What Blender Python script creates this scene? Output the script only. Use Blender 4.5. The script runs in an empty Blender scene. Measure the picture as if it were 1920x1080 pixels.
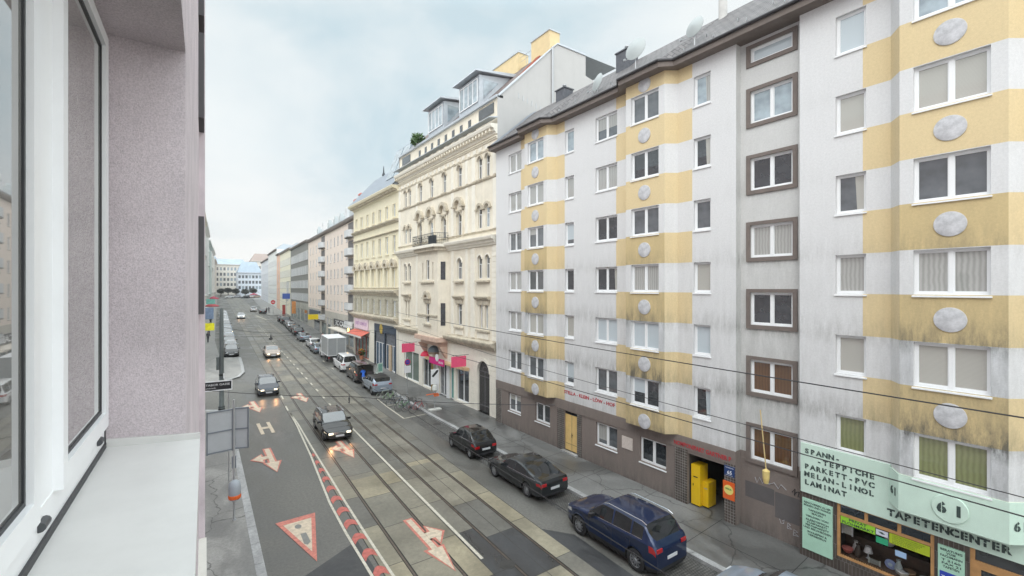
import bpy, bmesh, math, random
from mathutils import Vector, Matrix
R = math.radians
S = bpy.context.scene
COL = S.collection
random.seed(7)

# ------------------------------------------------------------------ camera
H = 9.95
cam = bpy.data.cameras.new('camera'); camo = bpy.data.objects.new('camera', cam); COL.objects.link(camo)
camo.location = (0, 0, H); camo.rotation_euler = (R(90), 0, -math.atan((960-362)/853.3))
cam.sensor_width = 36; cam.lens = 36*853.3/1920; cam.clip_start = .05; cam.clip_end = 3000
S.camera = camo

# ------------------------------------------------------------------ world: bright overcast with pale blue breaks
W = bpy.data.worlds.new('World'); S.world = W; W.use_nodes = True
nt = W.node_tree; N = nt.nodes; Lk = nt.links
for n in list(N): N.remove(n)
out = N.new('ShaderNodeOutputWorld'); bg = N.new('ShaderNodeBackground')
sky = N.new('ShaderNodeTexSky'); sky.sky_type = 'NISHITA'; sky.sun_disc = False
SUN_EL, SUN_AZ = 44, 248      # azimuth clockwise from +Y
sky.sun_elevation = R(SUN_EL); sky.sun_rotation = R(SUN_AZ)
tc = N.new('ShaderNodeTexCoord'); sep = N.new('ShaderNodeSeparateXYZ'); Lk.new(tc.outputs['Generated'], sep.inputs[0])
mx = N.new('ShaderNodeMath'); mx.operation = 'MAXIMUM'; mx.inputs[1].default_value = 0.0; Lk.new(sep.outputs['Z'], mx.inputs[0])
ad = N.new('ShaderNodeMath'); ad.operation = 'ADD'; ad.inputs[1].default_value = .22; Lk.new(mx.outputs[0], ad.inputs[0])
dx = N.new('ShaderNodeMath'); dx.operation = 'DIVIDE'; Lk.new(sep.outputs['X'], dx.inputs[0]); Lk.new(ad.outputs[0], dx.inputs[1])
dy = N.new('ShaderNodeMath'); dy.operation = 'DIVIDE'; Lk.new(sep.outputs['Y'], dy.inputs[0]); Lk.new(ad.outputs[0], dy.inputs[1])
cmb = N.new('ShaderNodeCombineXYZ'); Lk.new(dx.outputs[0], cmb.inputs[0]); Lk.new(dy.outputs[0], cmb.inputs[1])
nz = N.new('ShaderNodeTexNoise'); nz.inputs['Scale'].default_value = 1.15; nz.inputs['Detail'].default_value = 7; nz.inputs['Roughness'].default_value = .55
nz.inputs['Distortion'].default_value = .3
mpw = N.new('ShaderNodeMapping'); mpw.inputs['Location'].default_value = (4.1, 1.7, 0); mpw.inputs['Scale'].default_value = (1.0, .75, 1)
Lk.new(cmb.outputs[0], mpw.inputs[0]); Lk.new(mpw.outputs[0], nz.inputs['Vector'])
rp = N.new('ShaderNodeValToRGB'); rp.color_ramp.elements[0].position = .35; rp.color_ramp.elements[0].color = (.58, .71, .765, 1)
rp.color_ramp.elements[1].position = .60; rp.color_ramp.elements[1].color = (.86, .90, .90, 1)
e = rp.color_ramp.elements.new(.47); e.color = (.76, .83, .85, 1)
Lk.new(nz.outputs['Fac'], rp.inputs[0])
hz = N.new('ShaderNodeMapRange'); hz.inputs['From Min'].default_value = .0; hz.inputs['From Max'].default_value = .26
Lk.new(mx.outputs[0], hz.inputs[0])
mh = N.new('ShaderNodeMix'); mh.data_type = 'RGBA'; mh.inputs['A'].default_value = (.98, .94, .90, 1)
Lk.new(hz.outputs[0], mh.inputs['Factor']); Lk.new(rp.outputs[0], mh.inputs['B'])
sc_ = N.new('ShaderNodeMix'); sc_.data_type = 'RGBA'; sc_.blend_type = 'ADD'; sc_.inputs['Factor'].default_value = .06
mul = N.new('ShaderNodeVectorMath'); mul.operation = 'SCALE'; mul.inputs['Scale'].default_value = 6.6
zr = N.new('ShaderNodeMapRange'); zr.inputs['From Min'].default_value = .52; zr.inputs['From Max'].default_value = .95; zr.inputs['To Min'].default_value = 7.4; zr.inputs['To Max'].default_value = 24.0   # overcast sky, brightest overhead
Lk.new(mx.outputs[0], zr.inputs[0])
br = N.new('ShaderNodeMapRange'); br.interpolation_type = 'SMOOTHSTEP'; br.inputs['From Min'].default_value = .05; br.inputs['From Max'].default_value = -.9; br.inputs['To Min'].default_value = 1.0; br.inputs['To Max'].default_value = 2.1   # extra sky brightness behind the camera, added to light the reveal and frame
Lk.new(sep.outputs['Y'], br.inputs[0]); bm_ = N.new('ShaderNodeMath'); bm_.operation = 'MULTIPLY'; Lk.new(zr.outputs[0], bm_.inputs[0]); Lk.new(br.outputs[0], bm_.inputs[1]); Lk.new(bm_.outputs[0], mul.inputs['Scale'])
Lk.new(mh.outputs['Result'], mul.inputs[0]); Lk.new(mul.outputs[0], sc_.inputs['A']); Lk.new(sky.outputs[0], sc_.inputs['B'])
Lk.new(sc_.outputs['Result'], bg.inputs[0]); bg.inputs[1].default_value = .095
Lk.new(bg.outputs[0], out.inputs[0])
sun = bpy.data.lights.new('sun', 'SUN'); suno = bpy.data.objects.new('sun', sun); COL.objects.link(suno)
sun.energy = 1.1; sun.angle = R(50); sun.color = (1, .97, .93)
az = R(SUN_AZ); el = R(SUN_EL)
dsun = Vector((math.sin(az)*math.cos(el), math.cos(az)*math.cos(el), math.sin(el)))
suno.rotation_euler = dsun.to_track_quat('Z', 'Y').to_euler(); suno.location = (-30, -5, 40)
S.view_settings.view_transform = 'Standard'; S.view_settings.look = 'None'; S.view_settings.exposure = 0.55; S.view_settings.gamma = 1
S.cycles.max_bounces = 6; S.cycles.transparent_max_bounces = 8

# ------------------------------------------------------------------ helpers
def gz(s):
    return 0 if s < 40 else .022*(min(s, 330)-40)
def tag(o, label=None, cat=None, group=None, kind=None):
    if label: o['label'] = label
    if cat: o['category'] = cat
    if group: o['group'] = group
    if kind: o['kind'] = kind
    return o
def empty(name, loc=(0, 0, 0), rz=0, parent=None):
    o = bpy.data.objects.new(name, None); COL.objects.link(o); o.location = loc; o.rotation_euler = (0, 0, rz)
    o.empty_display_size = .2
    if parent: o.parent = parent
    return o
def link(name, mesh, parent=None, loc=None, rz=None):
    o = bpy.data.objects.new(name, mesh); COL.objects.link(o)
    if parent: o.parent = parent
    if loc: o.location = loc
    if rz is not None: o.rotation_euler = (0, 0, rz)
    return o
def copy_tree(o, parent=None):
    c = o.copy(); COL.objects.link(c)
    if parent: c.parent = parent
    for ch in list(o.children): copy_tree(ch, c)
    return c

class MB:
    def __init__(s): s.v = []; s.f = []; s.m = []
    def quad(s, pts, m=0):
        b = len(s.v); s.v += [tuple(p) for p in pts]; s.f.append(tuple(range(b, b+len(pts)))); s.m.append(m); return s
    def box(s, x0, x1, y0, y1, z0, z1, m=0):
        b = len(s.v)
        s.v += [(x0,y0,z0),(x1,y0,z0),(x1,y1,z0),(x0,y1,z0),(x0,y0,z1),(x1,y0,z1),(x1,y1,z1),(x0,y1,z1)]
        for f in ((0,3,2,1),(4,5,6,7),(0,1,5,4),(1,2,6,5),(2,3,7,6),(3,0,4,7)): s.f.append(tuple(b+i for i in f)); s.m.append(m)
        return s
    def prism(s, poly, lo, hi, axis='z', m=0):
        # poly: 2D points; axis: extrude axis
        def P(p, t):
            return (p[0], p[1], t) if axis == 'z' else ((t, p[0], p[1]) if axis == 'x' else (p[0], t, p[1]))
        b = len(s.v); n = len(poly)
        s.v += [P(p, lo) for p in poly] + [P(p, hi) for p in poly]
        s.f.append(tuple(b+i for i in range(n))[::-1]); s.m.append(m); s.f.append(tuple(b+n+i for i in range(n))); s.m.append(m)
        for i in range(n):
            j = (i+1) % n; s.f.append((b+i, b+j, b+n+j, b+n+i)); s.m.append(m)
        return s
    def tube(s, pts, r, n=8, m=0, cap=True):
        pts = [Vector(p) for p in pts]; rs = r if isinstance(r, (list, tuple)) else [r]*len(pts)
        b = len(s.v); prev = None
        for i, p in enumerate(pts):
            d = (pts[min(i+1, len(pts)-1)]-pts[max(i-1, 0)]).normalized()
            if prev is None:
                u = d.orthogonal().normalized()
            else:
                u = (prev - d*prev.dot(d)).normalized()
            prev = u; w = d.cross(u)
            for k in range(n):
                a = 2*math.pi*k/n; s.v.append(tuple(p+(u*math.cos(a)+w*math.sin(a))*rs[i]))
        for i in range(len(pts)-1):
            for k in range(n):
                k2 = (k+1) % n; s.f.append((b+i*n+k, b+i*n+k2, b+(i+1)*n+k2, b+(i+1)*n+k)); s.m.append(m)
        if cap:
            s.f.append(tuple(b+k for k in range(n))[::-1]); s.m.append(m)
            e = b+(len(pts)-1)*n; s.f.append(tuple(e+k for k in range(n))); s.m.append(m)
        return s
    def lathe(s, prof, c=(0,0,0), axis='z', n=16, m=0, cap=True):
        b = len(s.v)
        for (r, t) in prof:
            for k in range(n):
                a = 2*math.pi*k/n; x, y = r*math.cos(a), r*math.sin(a)
                p = (x, y, t) if axis == 'z' else ((t, x, y) if axis == 'x' else (x, t, y))
                s.v.append((p[0]+c[0], p[1]+c[1], p[2]+c[2]))
        for i in range(len(prof)-1):
            for k in range(n):
                k2 = (k+1) % n; s.f.append((b+i*n+k, b+i*n+k2, b+(i+1)*n+k2, b+(i+1)*n+k)); s.m.append(m)
        if cap and prof[0][0] > 1e-4: s.f.append(tuple(b+k for k in range(n))); s.m.append(m)
        if cap and prof[-1][0] > 1e-4: e = b+(len(prof)-1)*n; s.f.append(tuple(e+k for k in range(n))); s.m.append(m)
        return s
    def mesh(s, name, mats, smooth=None):
        me = bpy.data.meshes.new(name); me.from_pydata(s.v, [], s.f)
        for x in (mats if isinstance(mats, (list, tuple)) else [mats]): me.materials.append(x)
        me.polygons.foreach_set('material_index', s.m)
        bm = bmesh.new(); bm.from_mesh(me)
        if smooth is not None: bmesh.ops.remove_doubles(bm, verts=bm.verts, dist=1e-4)
        bmesh.ops.recalc_face_normals(bm, faces=bm.faces); bm.to_mesh(me); bm.free()
        if smooth is not None:
            me.polygons.foreach_set('use_smooth', [True]*len(me.polygons))
            try: me.set_sharp_from_angle(angle=R(smooth))
            except Exception: pass
        me.update(); return me
    def build(s, name, mats, parent=None, loc=None, smooth=None):
        return link(name, s.mesh(name, mats, smooth), parent, loc)

# ------------------------------------------------------------------ materials
MT = {}
def base_mat(name):
    m = bpy.data.materials.new(name); m.use_nodes = True; return m, m.node_tree.nodes, m.node_tree.links, m.node_tree.nodes['Principled BSDF']
def mat(name, col, rough=.6, metal=0, var=0, scale=3, bump=0, bscale=60, coat=0, streak=0, emit=None, estr=0, dirt=(.12,.11,.10), spec=None, mid=0):
    if name in MT: return MT[name]
    m, n, l, b = base_mat(name); b.inputs['Base Color'].default_value = (*col, 1); b.inputs['Roughness'].default_value = rough; b.inputs['Metallic'].default_value = metal
    if coat: b.inputs['Coat Weight'].default_value = coat; b.inputs['Coat Roughness'].default_value = .04
    if spec is not None: b.inputs['Specular IOR Level'].default_value = spec
    if emit: b.inputs['Emission Color'].default_value = (*emit, 1); b.inputs['Emission Strength'].default_value = estr
    tc = n.new('ShaderNodeTexCoord')
    cur = None
    if var:
        x = n.new('ShaderNodeTexNoise'); x.inputs['Scale'].default_value = scale; x.inputs['Detail'].default_value = 8; x.inputs['Roughness'].default_value = .65
        l.new(tc.outputs['Object'], x.inputs['Vector'])
        r = n.new('ShaderNodeMapRange'); r.inputs['From Min'].default_value = .3; r.inputs['From Max'].default_value = .7
        r.inputs['To Min'].default_value = 1-var; r.inputs['To Max'].default_value = 1+var*.6; l.new(x.outputs['Fac'], r.inputs[0])
        q = n.new('ShaderNodeMix'); q.data_type = 'RGBA'; q.blend_type = 'MULTIPLY'; q.inputs['Factor'].default_value = 1
        q.inputs['A'].default_value = (*col, 1); l.new(r.outputs[0], q.inputs['B']); cur = q.outputs['Result']
    if mid:
        x = n.new('ShaderNodeTexNoise'); x.inputs['Scale'].default_value = mid; x.inputs['Detail'].default_value = 4
        l.new(tc.outputs['Object'], x.inputs['Vector'])
        r = n.new('ShaderNodeMapRange'); r.inputs['From Min'].default_value = .35; r.inputs['From Max'].default_value = .65
        r.inputs['To Min'].default_value = .80; r.inputs['To Max'].default_value = 1.1; l.new(x.outputs['Fac'], r.inputs[0])
        q = n.new('ShaderNodeMix'); q.data_type = 'RGBA'; q.blend_type = 'MULTIPLY'; q.inputs['Factor'].default_value = 1
        if cur: l.new(cur, q.inputs['A'])
        else: q.inputs['A'].default_value = (*col, 1)
        l.new(r.outputs[0], q.inputs['B']); cur = q.outputs['Result']
    if streak:
        mp = n.new('ShaderNodeMapping'); mp.inputs['Scale'].default_value = (1.6, 1.6, .22); l.new(tc.outputs['Object'], mp.inputs[0])
        x = n.new('ShaderNodeTexNoise'); x.inputs['Scale'].default_value = 1.5; x.inputs['Detail'].default_value = 9; x.inputs['Roughness'].default_value = .7
        l.new(mp.outputs[0], x.inputs['Vector'])
        r = n.new('ShaderNodeMapRange'); r.inputs['From Min'].default_value = .5; r.inputs['From Max'].default_value = .75; r.inputs['To Max'].default_value = streak
        l.new(x.outputs['Fac'], r.inputs[0])
        q = n.new('ShaderNodeMix'); q.data_type = 'RGBA'
        if cur: l.new(cur, q.inputs['A'])
        else: q.inputs['A'].default_value = (*col, 1)
        q.inputs['B'].default_value = (*dirt, 1); l.new(r.outputs[0], q.inputs['Factor']); cur = q.outputs['Result']
    if cur: l.new(cur, b.inputs['Base Color'])
    if bump:
        x = n.new('ShaderNodeTexNoise'); x.inputs['Scale'].default_value = bscale; x.inputs['Detail'].default_value = 4; l.new(tc.outputs['Object'], x.inputs['Vector'])
        u = n.new('ShaderNodeBump'); u.inputs['Strength'].default_value = bump; u.inputs['Distance'].default_value = .02
        l.new(x.outputs['Fac'], u.inputs['Height']); l.new(u.outputs[0], b.inputs['Normal'])
    MT[name] = m; return m
def brickmat(name, c1, c2, mortar, bw, bh, ms=.01, rough=.6, rot=(0,0,0), offset=.5, var=.2, bump=.3, bias=0):
    m, n, l, b = base_mat(name); tc = n.new('ShaderNodeTexCoord'); mp = n.new('ShaderNodeMapping'); mp.inputs['Rotation'].default_value = rot
    l.new(tc.outputs['Object'], mp.inputs[0]); t = n.new('ShaderNodeTexBrick'); l.new(mp.outputs[0], t.inputs['Vector'])
    t.inputs['Color1'].default_value = (*c1,1); t.inputs['Color2'].default_value = (*c2,1); t.inputs['Mortar'].default_value = (*mortar,1)
    t.inputs['Scale'].default_value = 1; t.inputs['Brick Width'].default_value = bw; t.inputs['Row Height'].default_value = bh; t.inputs['Mortar Size'].default_value = ms
    t.offset = offset; t.inputs['Bias'].default_value = bias
    x = n.new('ShaderNodeTexNoise'); x.inputs['Scale'].default_value = 2.2; x.inputs['Detail'].default_value = 8; l.new(tc.outputs['Object'], x.inputs['Vector'])
    r = n.new('ShaderNodeMapRange'); r.inputs['From Min'].default_value = .3; r.inputs['From Max'].default_value = .7; r.inputs['To Min'].default_value = 1-var; r.inputs['To Max'].default_value = 1+var*.5; l.new(x.outputs['Fac'], r.inputs[0])
    q = n.new('ShaderNodeMix'); q.data_type = 'RGBA'; q.blend_type = 'MULTIPLY'; q.inputs['Factor'].default_value = 1; l.new(t.outputs['Color'], q.inputs['A']); l.new(r.outputs[0], q.inputs['B'])
    l.new(q.outputs['Result'], b.inputs['Base Color']); b.inputs['Roughness'].default_value = rough
    u = n.new('ShaderNodeBump'); u.inputs['Strength'].default_value = bump; u.inputs['Distance'].default_value = .01; u.invert = True; l.new(t.outputs['Fac'], u.inputs['Height']); l.new(u.outputs[0], b.inputs['Normal'])
    MT[name] = m; return m
def paving(name, col, wet=.5, scale=.35, contrast=.35, crack=False, fine=.15, tint=None):
    # asphalt / concrete with damp darker shinier patches
    m, n, l, b = base_mat(name); tc = n.new('ShaderNodeTexCoord')
    a = n.new('ShaderNodeTexNoise'); a.inputs['Scale'].default_value = scale; a.inputs['Detail'].default_value = 9; a.inputs['Roughness'].default_value = .62; a.inputs['Distortion'].default_value = .6
    mp = n.new('ShaderNodeMapping'); mp.inputs['Scale'].default_value = (1, .45, 1); l.new(tc.outputs['Object'], mp.inputs[0]); l.new(mp.outputs[0], a.inputs['Vector'])
    r = n.new('ShaderNodeMapRange'); r.inputs['From Min'].default_value = .38; r.inputs['From Max'].default_value = .62; l.new(a.outputs['Fac'], r.inputs[0])
    f = n.new('ShaderNodeTexNoise'); f.inputs['Scale'].default_value = 9; f.inputs['Detail'].default_value = 10; f.inputs['Roughness'].default_value = .75; l.new(tc.outputs['Object'], f.inputs['Vector'])
    fr = n.new('ShaderNodeMapRange'); fr.inputs['From Min'].default_value = .3; fr.inputs['From Max'].default_value = .7; fr.inputs['To Min'].default_value = 1-fine; fr.inputs['To Max'].default_value = 1+fine; l.new(f.outputs['Fac'], fr.inputs[0])
    q = n.new('ShaderNodeMix'); q.data_type = 'RGBA'; q.inputs['A'].default_value = (*[c*(1-contrast) for c in col],1); q.inputs['B'].default_value = (*(tint or [c*(1+contrast*.6) for c in col]),1)
    l.new(r.outputs[0], q.inputs['Factor'])
    q2 = n.new('ShaderNodeMix'); q2.data_type = 'RGBA'; q2.blend_type = 'MULTIPLY'; q2.inputs['Factor'].default_value = 1; l.new(q.outputs['Result'], q2.inputs['A']); l.new(fr.outputs[0], q2.inputs['B'])
    cur = q2.outputs['Result']
    if crack:
        v = n.new('ShaderNodeTexVoronoi'); v.feature = 'DISTANCE_TO_EDGE'; v.inputs['Scale'].default_value = .28; 
        ds = n.new('ShaderNodeTexNoise'); ds.inputs['Scale'].default_value = 1.2; ds.inputs['Detail'].default_value = 6; l.new(tc.outputs['Object'], ds.inputs['Vector'])
        vm = n.new('ShaderNodeVectorMath'); vm.operation = 'MULTIPLY_ADD'; vm.inputs[1].default_value = (.9,.9,0); l.new(ds.outputs['Color'], vm.inputs[0]); l.new(tc.outputs['Object'], vm.inputs[2])
        l.new(vm.outputs[0], v.inputs['Vector'])
        cr = n.new('ShaderNodeMapRange'); cr.inputs['From Min'].default_value = .002; cr.inputs['From Max'].default_value = .008; cr.inputs['To Min'].default_value = .45; l.new(v.outputs['Distance'], cr.inputs[0])
        q3 = n.new('ShaderNodeMix'); q3.data_type = 'RGBA'; q3.blend_type = 'MULTIPLY'; q3.inputs['Factor'].default_value = 1; l.new(cur, q3.inputs['A']); l.new(cr.outputs[0], q3.inputs['B']); cur = q3.outputs['Result']
    l.new(cur, b.inputs['Base Color'])
    rr = n.new('ShaderNodeMapRange'); rr.inputs['To Min'].default_value = max(.16, .62-wet*.6); rr.inputs['To Max'].default_value = .8; l.new(r.outputs[0], rr.inputs[0]); l.new(rr.outputs[0], b.inputs['Roughness'])
    u = n.new('ShaderNodeBump'); u.inputs['Strength'].default_value = .25; u.inputs['Distance'].default_value = .01
    g = n.new('ShaderNodeTexNoise'); g.inputs['Scale'].default_value = 70; l.new(tc.outputs['Object'], g.inputs['Vector']); l.new(g.outputs['Fac'], u.inputs['Height']); l.new(u.outputs[0], b.inputs['Normal'])
    MT[name] = m; return m
def glassmat(name, col, rough=.03, pattern=None, spec=.8):
    if name in MT: return MT[name]
    m, n, l, b = base_mat(name); b.inputs['Base Color'].default_value = (*col,1); b.inputs['Roughness'].default_value = .9 if pattern else rough
    b.inputs['Coat Weight'].default_value = 1; b.inputs['Coat Roughness'].default_value = rough; b.inputs['Coat IOR'].default_value = 1.95
    b.inputs['Specular IOR Level'].default_value = .1
    tc = n.new('ShaderNodeTexCoord')
    if pattern == 'curtain':
        w = n.new('ShaderNodeTexWave'); w.bands_direction = 'X'; w.inputs['Scale'].default_value = 2.6; w.inputs['Distortion'].default_value = 2.5; w.inputs['Detail'].default_value = 2
        l.new(tc.outputs['Object'], w.inputs['Vector']); q = n.new('ShaderNodeMix'); q.data_type = 'RGBA'; q.inputs['A'].default_value = (*[c*.75 for c in col],1); q.inputs['B'].default_value = (*col,1)
        l.new(w.outputs['Fac'], q.inputs['Factor']); l.new(q.outputs['Result'], b.inputs['Base Color'])
    elif pattern == 'blind':
        w = n.new('ShaderNodeTexWave'); w.bands_direction = 'Z'; w.inputs['Scale'].default_value = 9
        l.new(tc.outputs['Object'], w.inputs['Vector']); q = n.new('ShaderNodeMix'); q.data_type = 'RGBA'; q.inputs['A'].default_value = (*[c*.8 for c in col],1); q.inputs['B'].default_value = (*col,1)
        l.new(w.outputs['Fac'], q.inputs['Factor']); l.new(q.outputs['Result'], b.inputs['Base Color'])
    else:
        x = n.new('ShaderNodeTexNoise'); x.inputs['Scale'].default_value = 1.7; x.inputs['Detail'].default_value = 3; l.new(tc.outputs['Object'], x.inputs['Vector'])
        r = n.new('ShaderNodeMapRange'); r.inputs['From Min'].default_value = .35; r.inputs['From Max'].default_value = .65; r.inputs['To Min'].default_value = .75; r.inputs['To Max'].default_value = 1.3; l.new(x.outputs['Fac'], r.inputs[0])
        q = n.new('ShaderNodeMix'); q.data_type = 'RGBA'; q.blend_type = 'MULTIPLY'; q.inputs['Factor'].default_value = 1; q.inputs['A'].default_value = (*col,1); l.new(r.outputs[0], q.inputs['B']); l.new(q.outputs['Result'], b.inputs['Base Color'])
    MT[name] = m; return m

asphalt = paving('asphalt', (.132,.127,.115), wet=.45, scale=.3, contrast=.32, fine=.3)
asphalt_dark = paving('asphalt_dark', (.05,.05,.052), wet=.6, scale=.8, contrast=.3)
pave = paving('pavement_asphalt', (.16,.158,.152), wet=.5, scale=.4, contrast=.42, crack=True)
pave_l = paving('pavement_light', (.27,.263,.25), wet=.4, scale=.9, contrast=.35, crack=True, fine=.2)
granite = paving('granite', (.36,.36,.36), wet=.3, scale=2, contrast=.25, fine=.25)
white_line = mat('road_marking_white', (.58,.54,.45), .6, var=.3, scale=6)
red_line = mat('road_marking_red', (.50,.13,.105), .6, var=.35, scale=6)
red_pale = mat('road_marking_worn_red', (.56,.19,.145), .6, var=.35, scale=6)
warm_line = mat('road_marking_cream', (.60,.50,.38), .6, var=.3, scale=6)
steel = mat('rail_steel', (.16,.13,.11), .35, .7, var=.3)
groove = mat('rail_groove', (.025,.022,.02), .7)
PVC = mat('white_pvc', (.80,.81,.82), .35)
PVCsoft = mat('white_painted_frame', (.72,.73,.74), .45, var=.1)
gdark = glassmat('glass_dark', (.035,.04,.045)); ggrey = glassmat('glass_grey', (.10,.11,.12))
gcur = glassmat('glass_curtain', (.42,.42,.40), pattern='curtain'); gblind = glassmat('glass_blind', (.46,.45,.41), pattern='blind')
ggreen = glassmat('glass_green_blind', (.24,.26,.12), pattern='curtain'); gamber = glassmat('glass_amber', (.13,.065,.025), pattern='curtain')
glight = glassmat('glass_light', (.55,.62,.66), pattern='blind')  # pale tone for blinds, and for sky reflections painted into panes
gblue = glassmat('glass_painted_sky', (.30,.36,.40))  # reflected sky put into the pane's base colour

# ------------------------------------------------------------------ text
def text_mesh(txt, size, m, depth=.01, stencil=False, spacing=1.0, align='LEFT', shear=0, bold=0.0, offset=0):
    cu = bpy.data.curves.new('t', 'FONT'); cu.body = txt; cu.size = size; cu.extrude = depth; cu.align_x = align; cu.space_character = spacing; cu.offset = bold; cu.resolution_u = 2
    o = bpy.data.objects.new('t', cu); COL.objects.link(o)
    dg = bpy.context.evaluated_depsgraph_get(); dg.update(); me = bpy.data.meshes.new_from_object(o.evaluated_get(dg))
    bpy.data.objects.remove(o); bpy.data.curves.remove(cu); me.materials.clear(); me.materials.append(m); return me
def stencil_row(mb_list, txt, x0, pitch, size, depth=.01, bold=.012):
    """one glyph at a time, monospaced, with a stencil gap; returns vertex/face data in a MB (x right, z up, y = depth)"""
    mb = MB()
    for i, ch in enumerate(txt):
        if ch == ' ': continue
        me = text_mesh(ch, size, white_line, depth, bold=bold)
        bm = bmesh.new(); bm.from_mesh(me); bpy.data.meshes.remove(me)
        xs = [v.co.x for v in bm.verts]; ys = [v.co.y for v in bm.verts]
        cx = (min(xs)+max(xs))/2; cy = (min(ys)+max(ys))/2; g = size*.028
        halves = []
        if ch in '-·1':
            halves = [bm.copy()]
        else:
            vert = ch not in 'ITP'
            for sgn in (-1, 1):
                b2 = bm.copy(); co = Vector((cx+sgn*g, 0, 0)) if vert else Vector((0, cy+sgn*g, 0)); no = Vector((sgn,0,0)) if vert else Vector((0,sgn,0))
                bmesh.ops.bisect_plane(b2, geom=b2.verts[:]+b2.edges[:]+b2.faces[:], plane_co=co, plane_no=-no, clear_outer=True); halves.append(b2)
        for b2 in halves:
            b = len(mb.v); b2.verts.index_update()
            mb.v += [(x0+i*pitch+(v.co.x-cx), v.co.z, v.co.y) for v in b2.verts]
            for f in b2.faces: mb.f.append(tuple(b+v.index for v in f.verts)); mb.m.append(0)
            b2.free()
        bm.free()
    return mb
def flipx(mb, x):      # facade frames read right-to-left in local x, so mirror: local x = x - u
    mb.v = [(x-v[0], v[1], v[2]) for v in mb.v]; return mb
def facade_text(txt, x, y, z, size, m, parent, name='lettering', align='LEFT', spacing=1.0, bold=0.0, depth=.008, width=None):
    """text on a facade whose outward normal is local +y; reader's left is local +x"""
    me = text_mesh(txt, size, m, depth, spacing=spacing, align=align, bold=bold)
    xs = [v.co.x for v in me.vertices]; k = 1
    if width: k = width/(max(xs)-min(xs))
    me.transform(Matrix(((-k,0,0,x),(0,0,1,y),(0,1,0,z),(0,0,0,1))))
    return link(name, me, parent)

# ------------------------------------------------------------------ walls and windows (facade frame: x along street, y out to the street, z up)
def wall(mb, x0, x1, z0, z1, y, holes=(), depth=.16, matfn=None, xc=(), zc=(), rm=None):
    xs = sorted(set([x0, x1]+[c for h in holes for c in (h[0], h[1])]+[c for c in xc if x0 < c < x1]))
    zs = sorted(set([z0, z1]+[c for h in holes for c in (h[2], h[3])]+[c for c in zc if z0 < c < z1]))
    xs = [x for x in xs if x0-1e-6 <= x <= x1+1e-6]; zs = [z for z in zs if z0-1e-6 <= z <= z1+1e-6]
    for i in range(len(xs)-1):
        for k in range(len(zs)-1):
            a, b, c, d = xs[i], xs[i+1], zs[k], zs[k+1]; mx_, mz = (a+b)/2, (c+d)/2
            if any(h[0] < mx_ < h[1] and h[2] < mz < h[3] for h in holes): continue
            mb.quad([(a,y,c),(a,y,d),(b,y,d),(b,y,c)], matfn(mx_, mz) if matfn else 0)
    for h in holes:
        a, b, c, d = h[:4]; q = y-depth
        mm = rm if rm is not None else (matfn((a+b)/2, d+.05) if matfn else 0)
        mb.quad([(a,y,c),(a,y,d),(a,q,d),(a,q,c)], mm); mb.quad([(b,y,c),(b,q,c),(b,q,d),(b,y,d)], mm)
        mb.quad([(a,y,d),(b,y,d),(b,q,d),(a,q,d)], mm); mb.quad([(a,y,c),(a,q,c),(b,q,c),(b,y,c)], mm)
WC = {}
def win(parent, x0, x1, z0, z1, y, panes=2, glass=None, depth=.12, frame=None, sill=True, fw=.07, transom=None, sillmat=None, tilt=False, name='window'):
    """frame + child pane + child sill, inset `depth` behind plane y"""
    w, h = round(x1-x0, 2), round(z1-z0, 2); frame = frame or PVC
    key = (w, h, panes, frame.name, fw, transom)
    if key not in WC:
        mb = MB(); f = fw; t = .05
        mb.box(0, f, -t, 0, 0, h).box(w-f, w, -t, 0, 0, h).box(f, w-f, -t, 0, 0, f*1.1).box(f, w-f, -t, 0, h-f, h)
        for i in range(1, panes): c = w*i/panes; mb.box(c-f*.75, c+f*.75, -t, .008, f*1.1, h-f)
        if transom: mb.box(f, w-f, -t+.004, -.004, h*transom-f*.5, h*transom+f*.5)
        for i in range(panes):       # sash rebates
            a = w*i/panes+(f if i == 0 else f*.75); b = w*(i+1)/panes-(f if i == panes-1 else f*.75); g = .028
            for q in ((a, a+g, f*1.1, h-f), (b-g, b, f*1.1, h-f), (a+g, b-g, f*1.1, f*1.1+g), (a+g, b-g, h-f-g, h-f)): mb.box(q[0], q[1], -.04, -.018, q[2], q[3])
        WC[key] = mb.mesh('window', frame)
    fr = link(name, WC[key], parent, (x0, y-depth, z0))
    gl = glass or gdark; k2 = ('p', w, h, gl.name)
    if k2 not in WC: WC[k2] = MB().quad([(.02,-.045,.02),(.02,-.045,h-.02),(w-.02,-.045,h-.02),(w-.02,-.045,.02)]).mesh('pane', gl)
    link('pane', WC[k2], fr)
    if sill:
        k3 = ('s', w, (sillmat or PVC).name, depth)
        if k3 not in WC: WC[k3] = MB().prism([(.0,-.005),(depth+.05,-.03),(depth+.05,-.075),(depth+.02,-.075),(0,-.05)], -.03, w+.03, 'x').mesh('sill', sillmat or PVC)
        link('sill', WC[k3], fr)
    return fr
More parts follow.
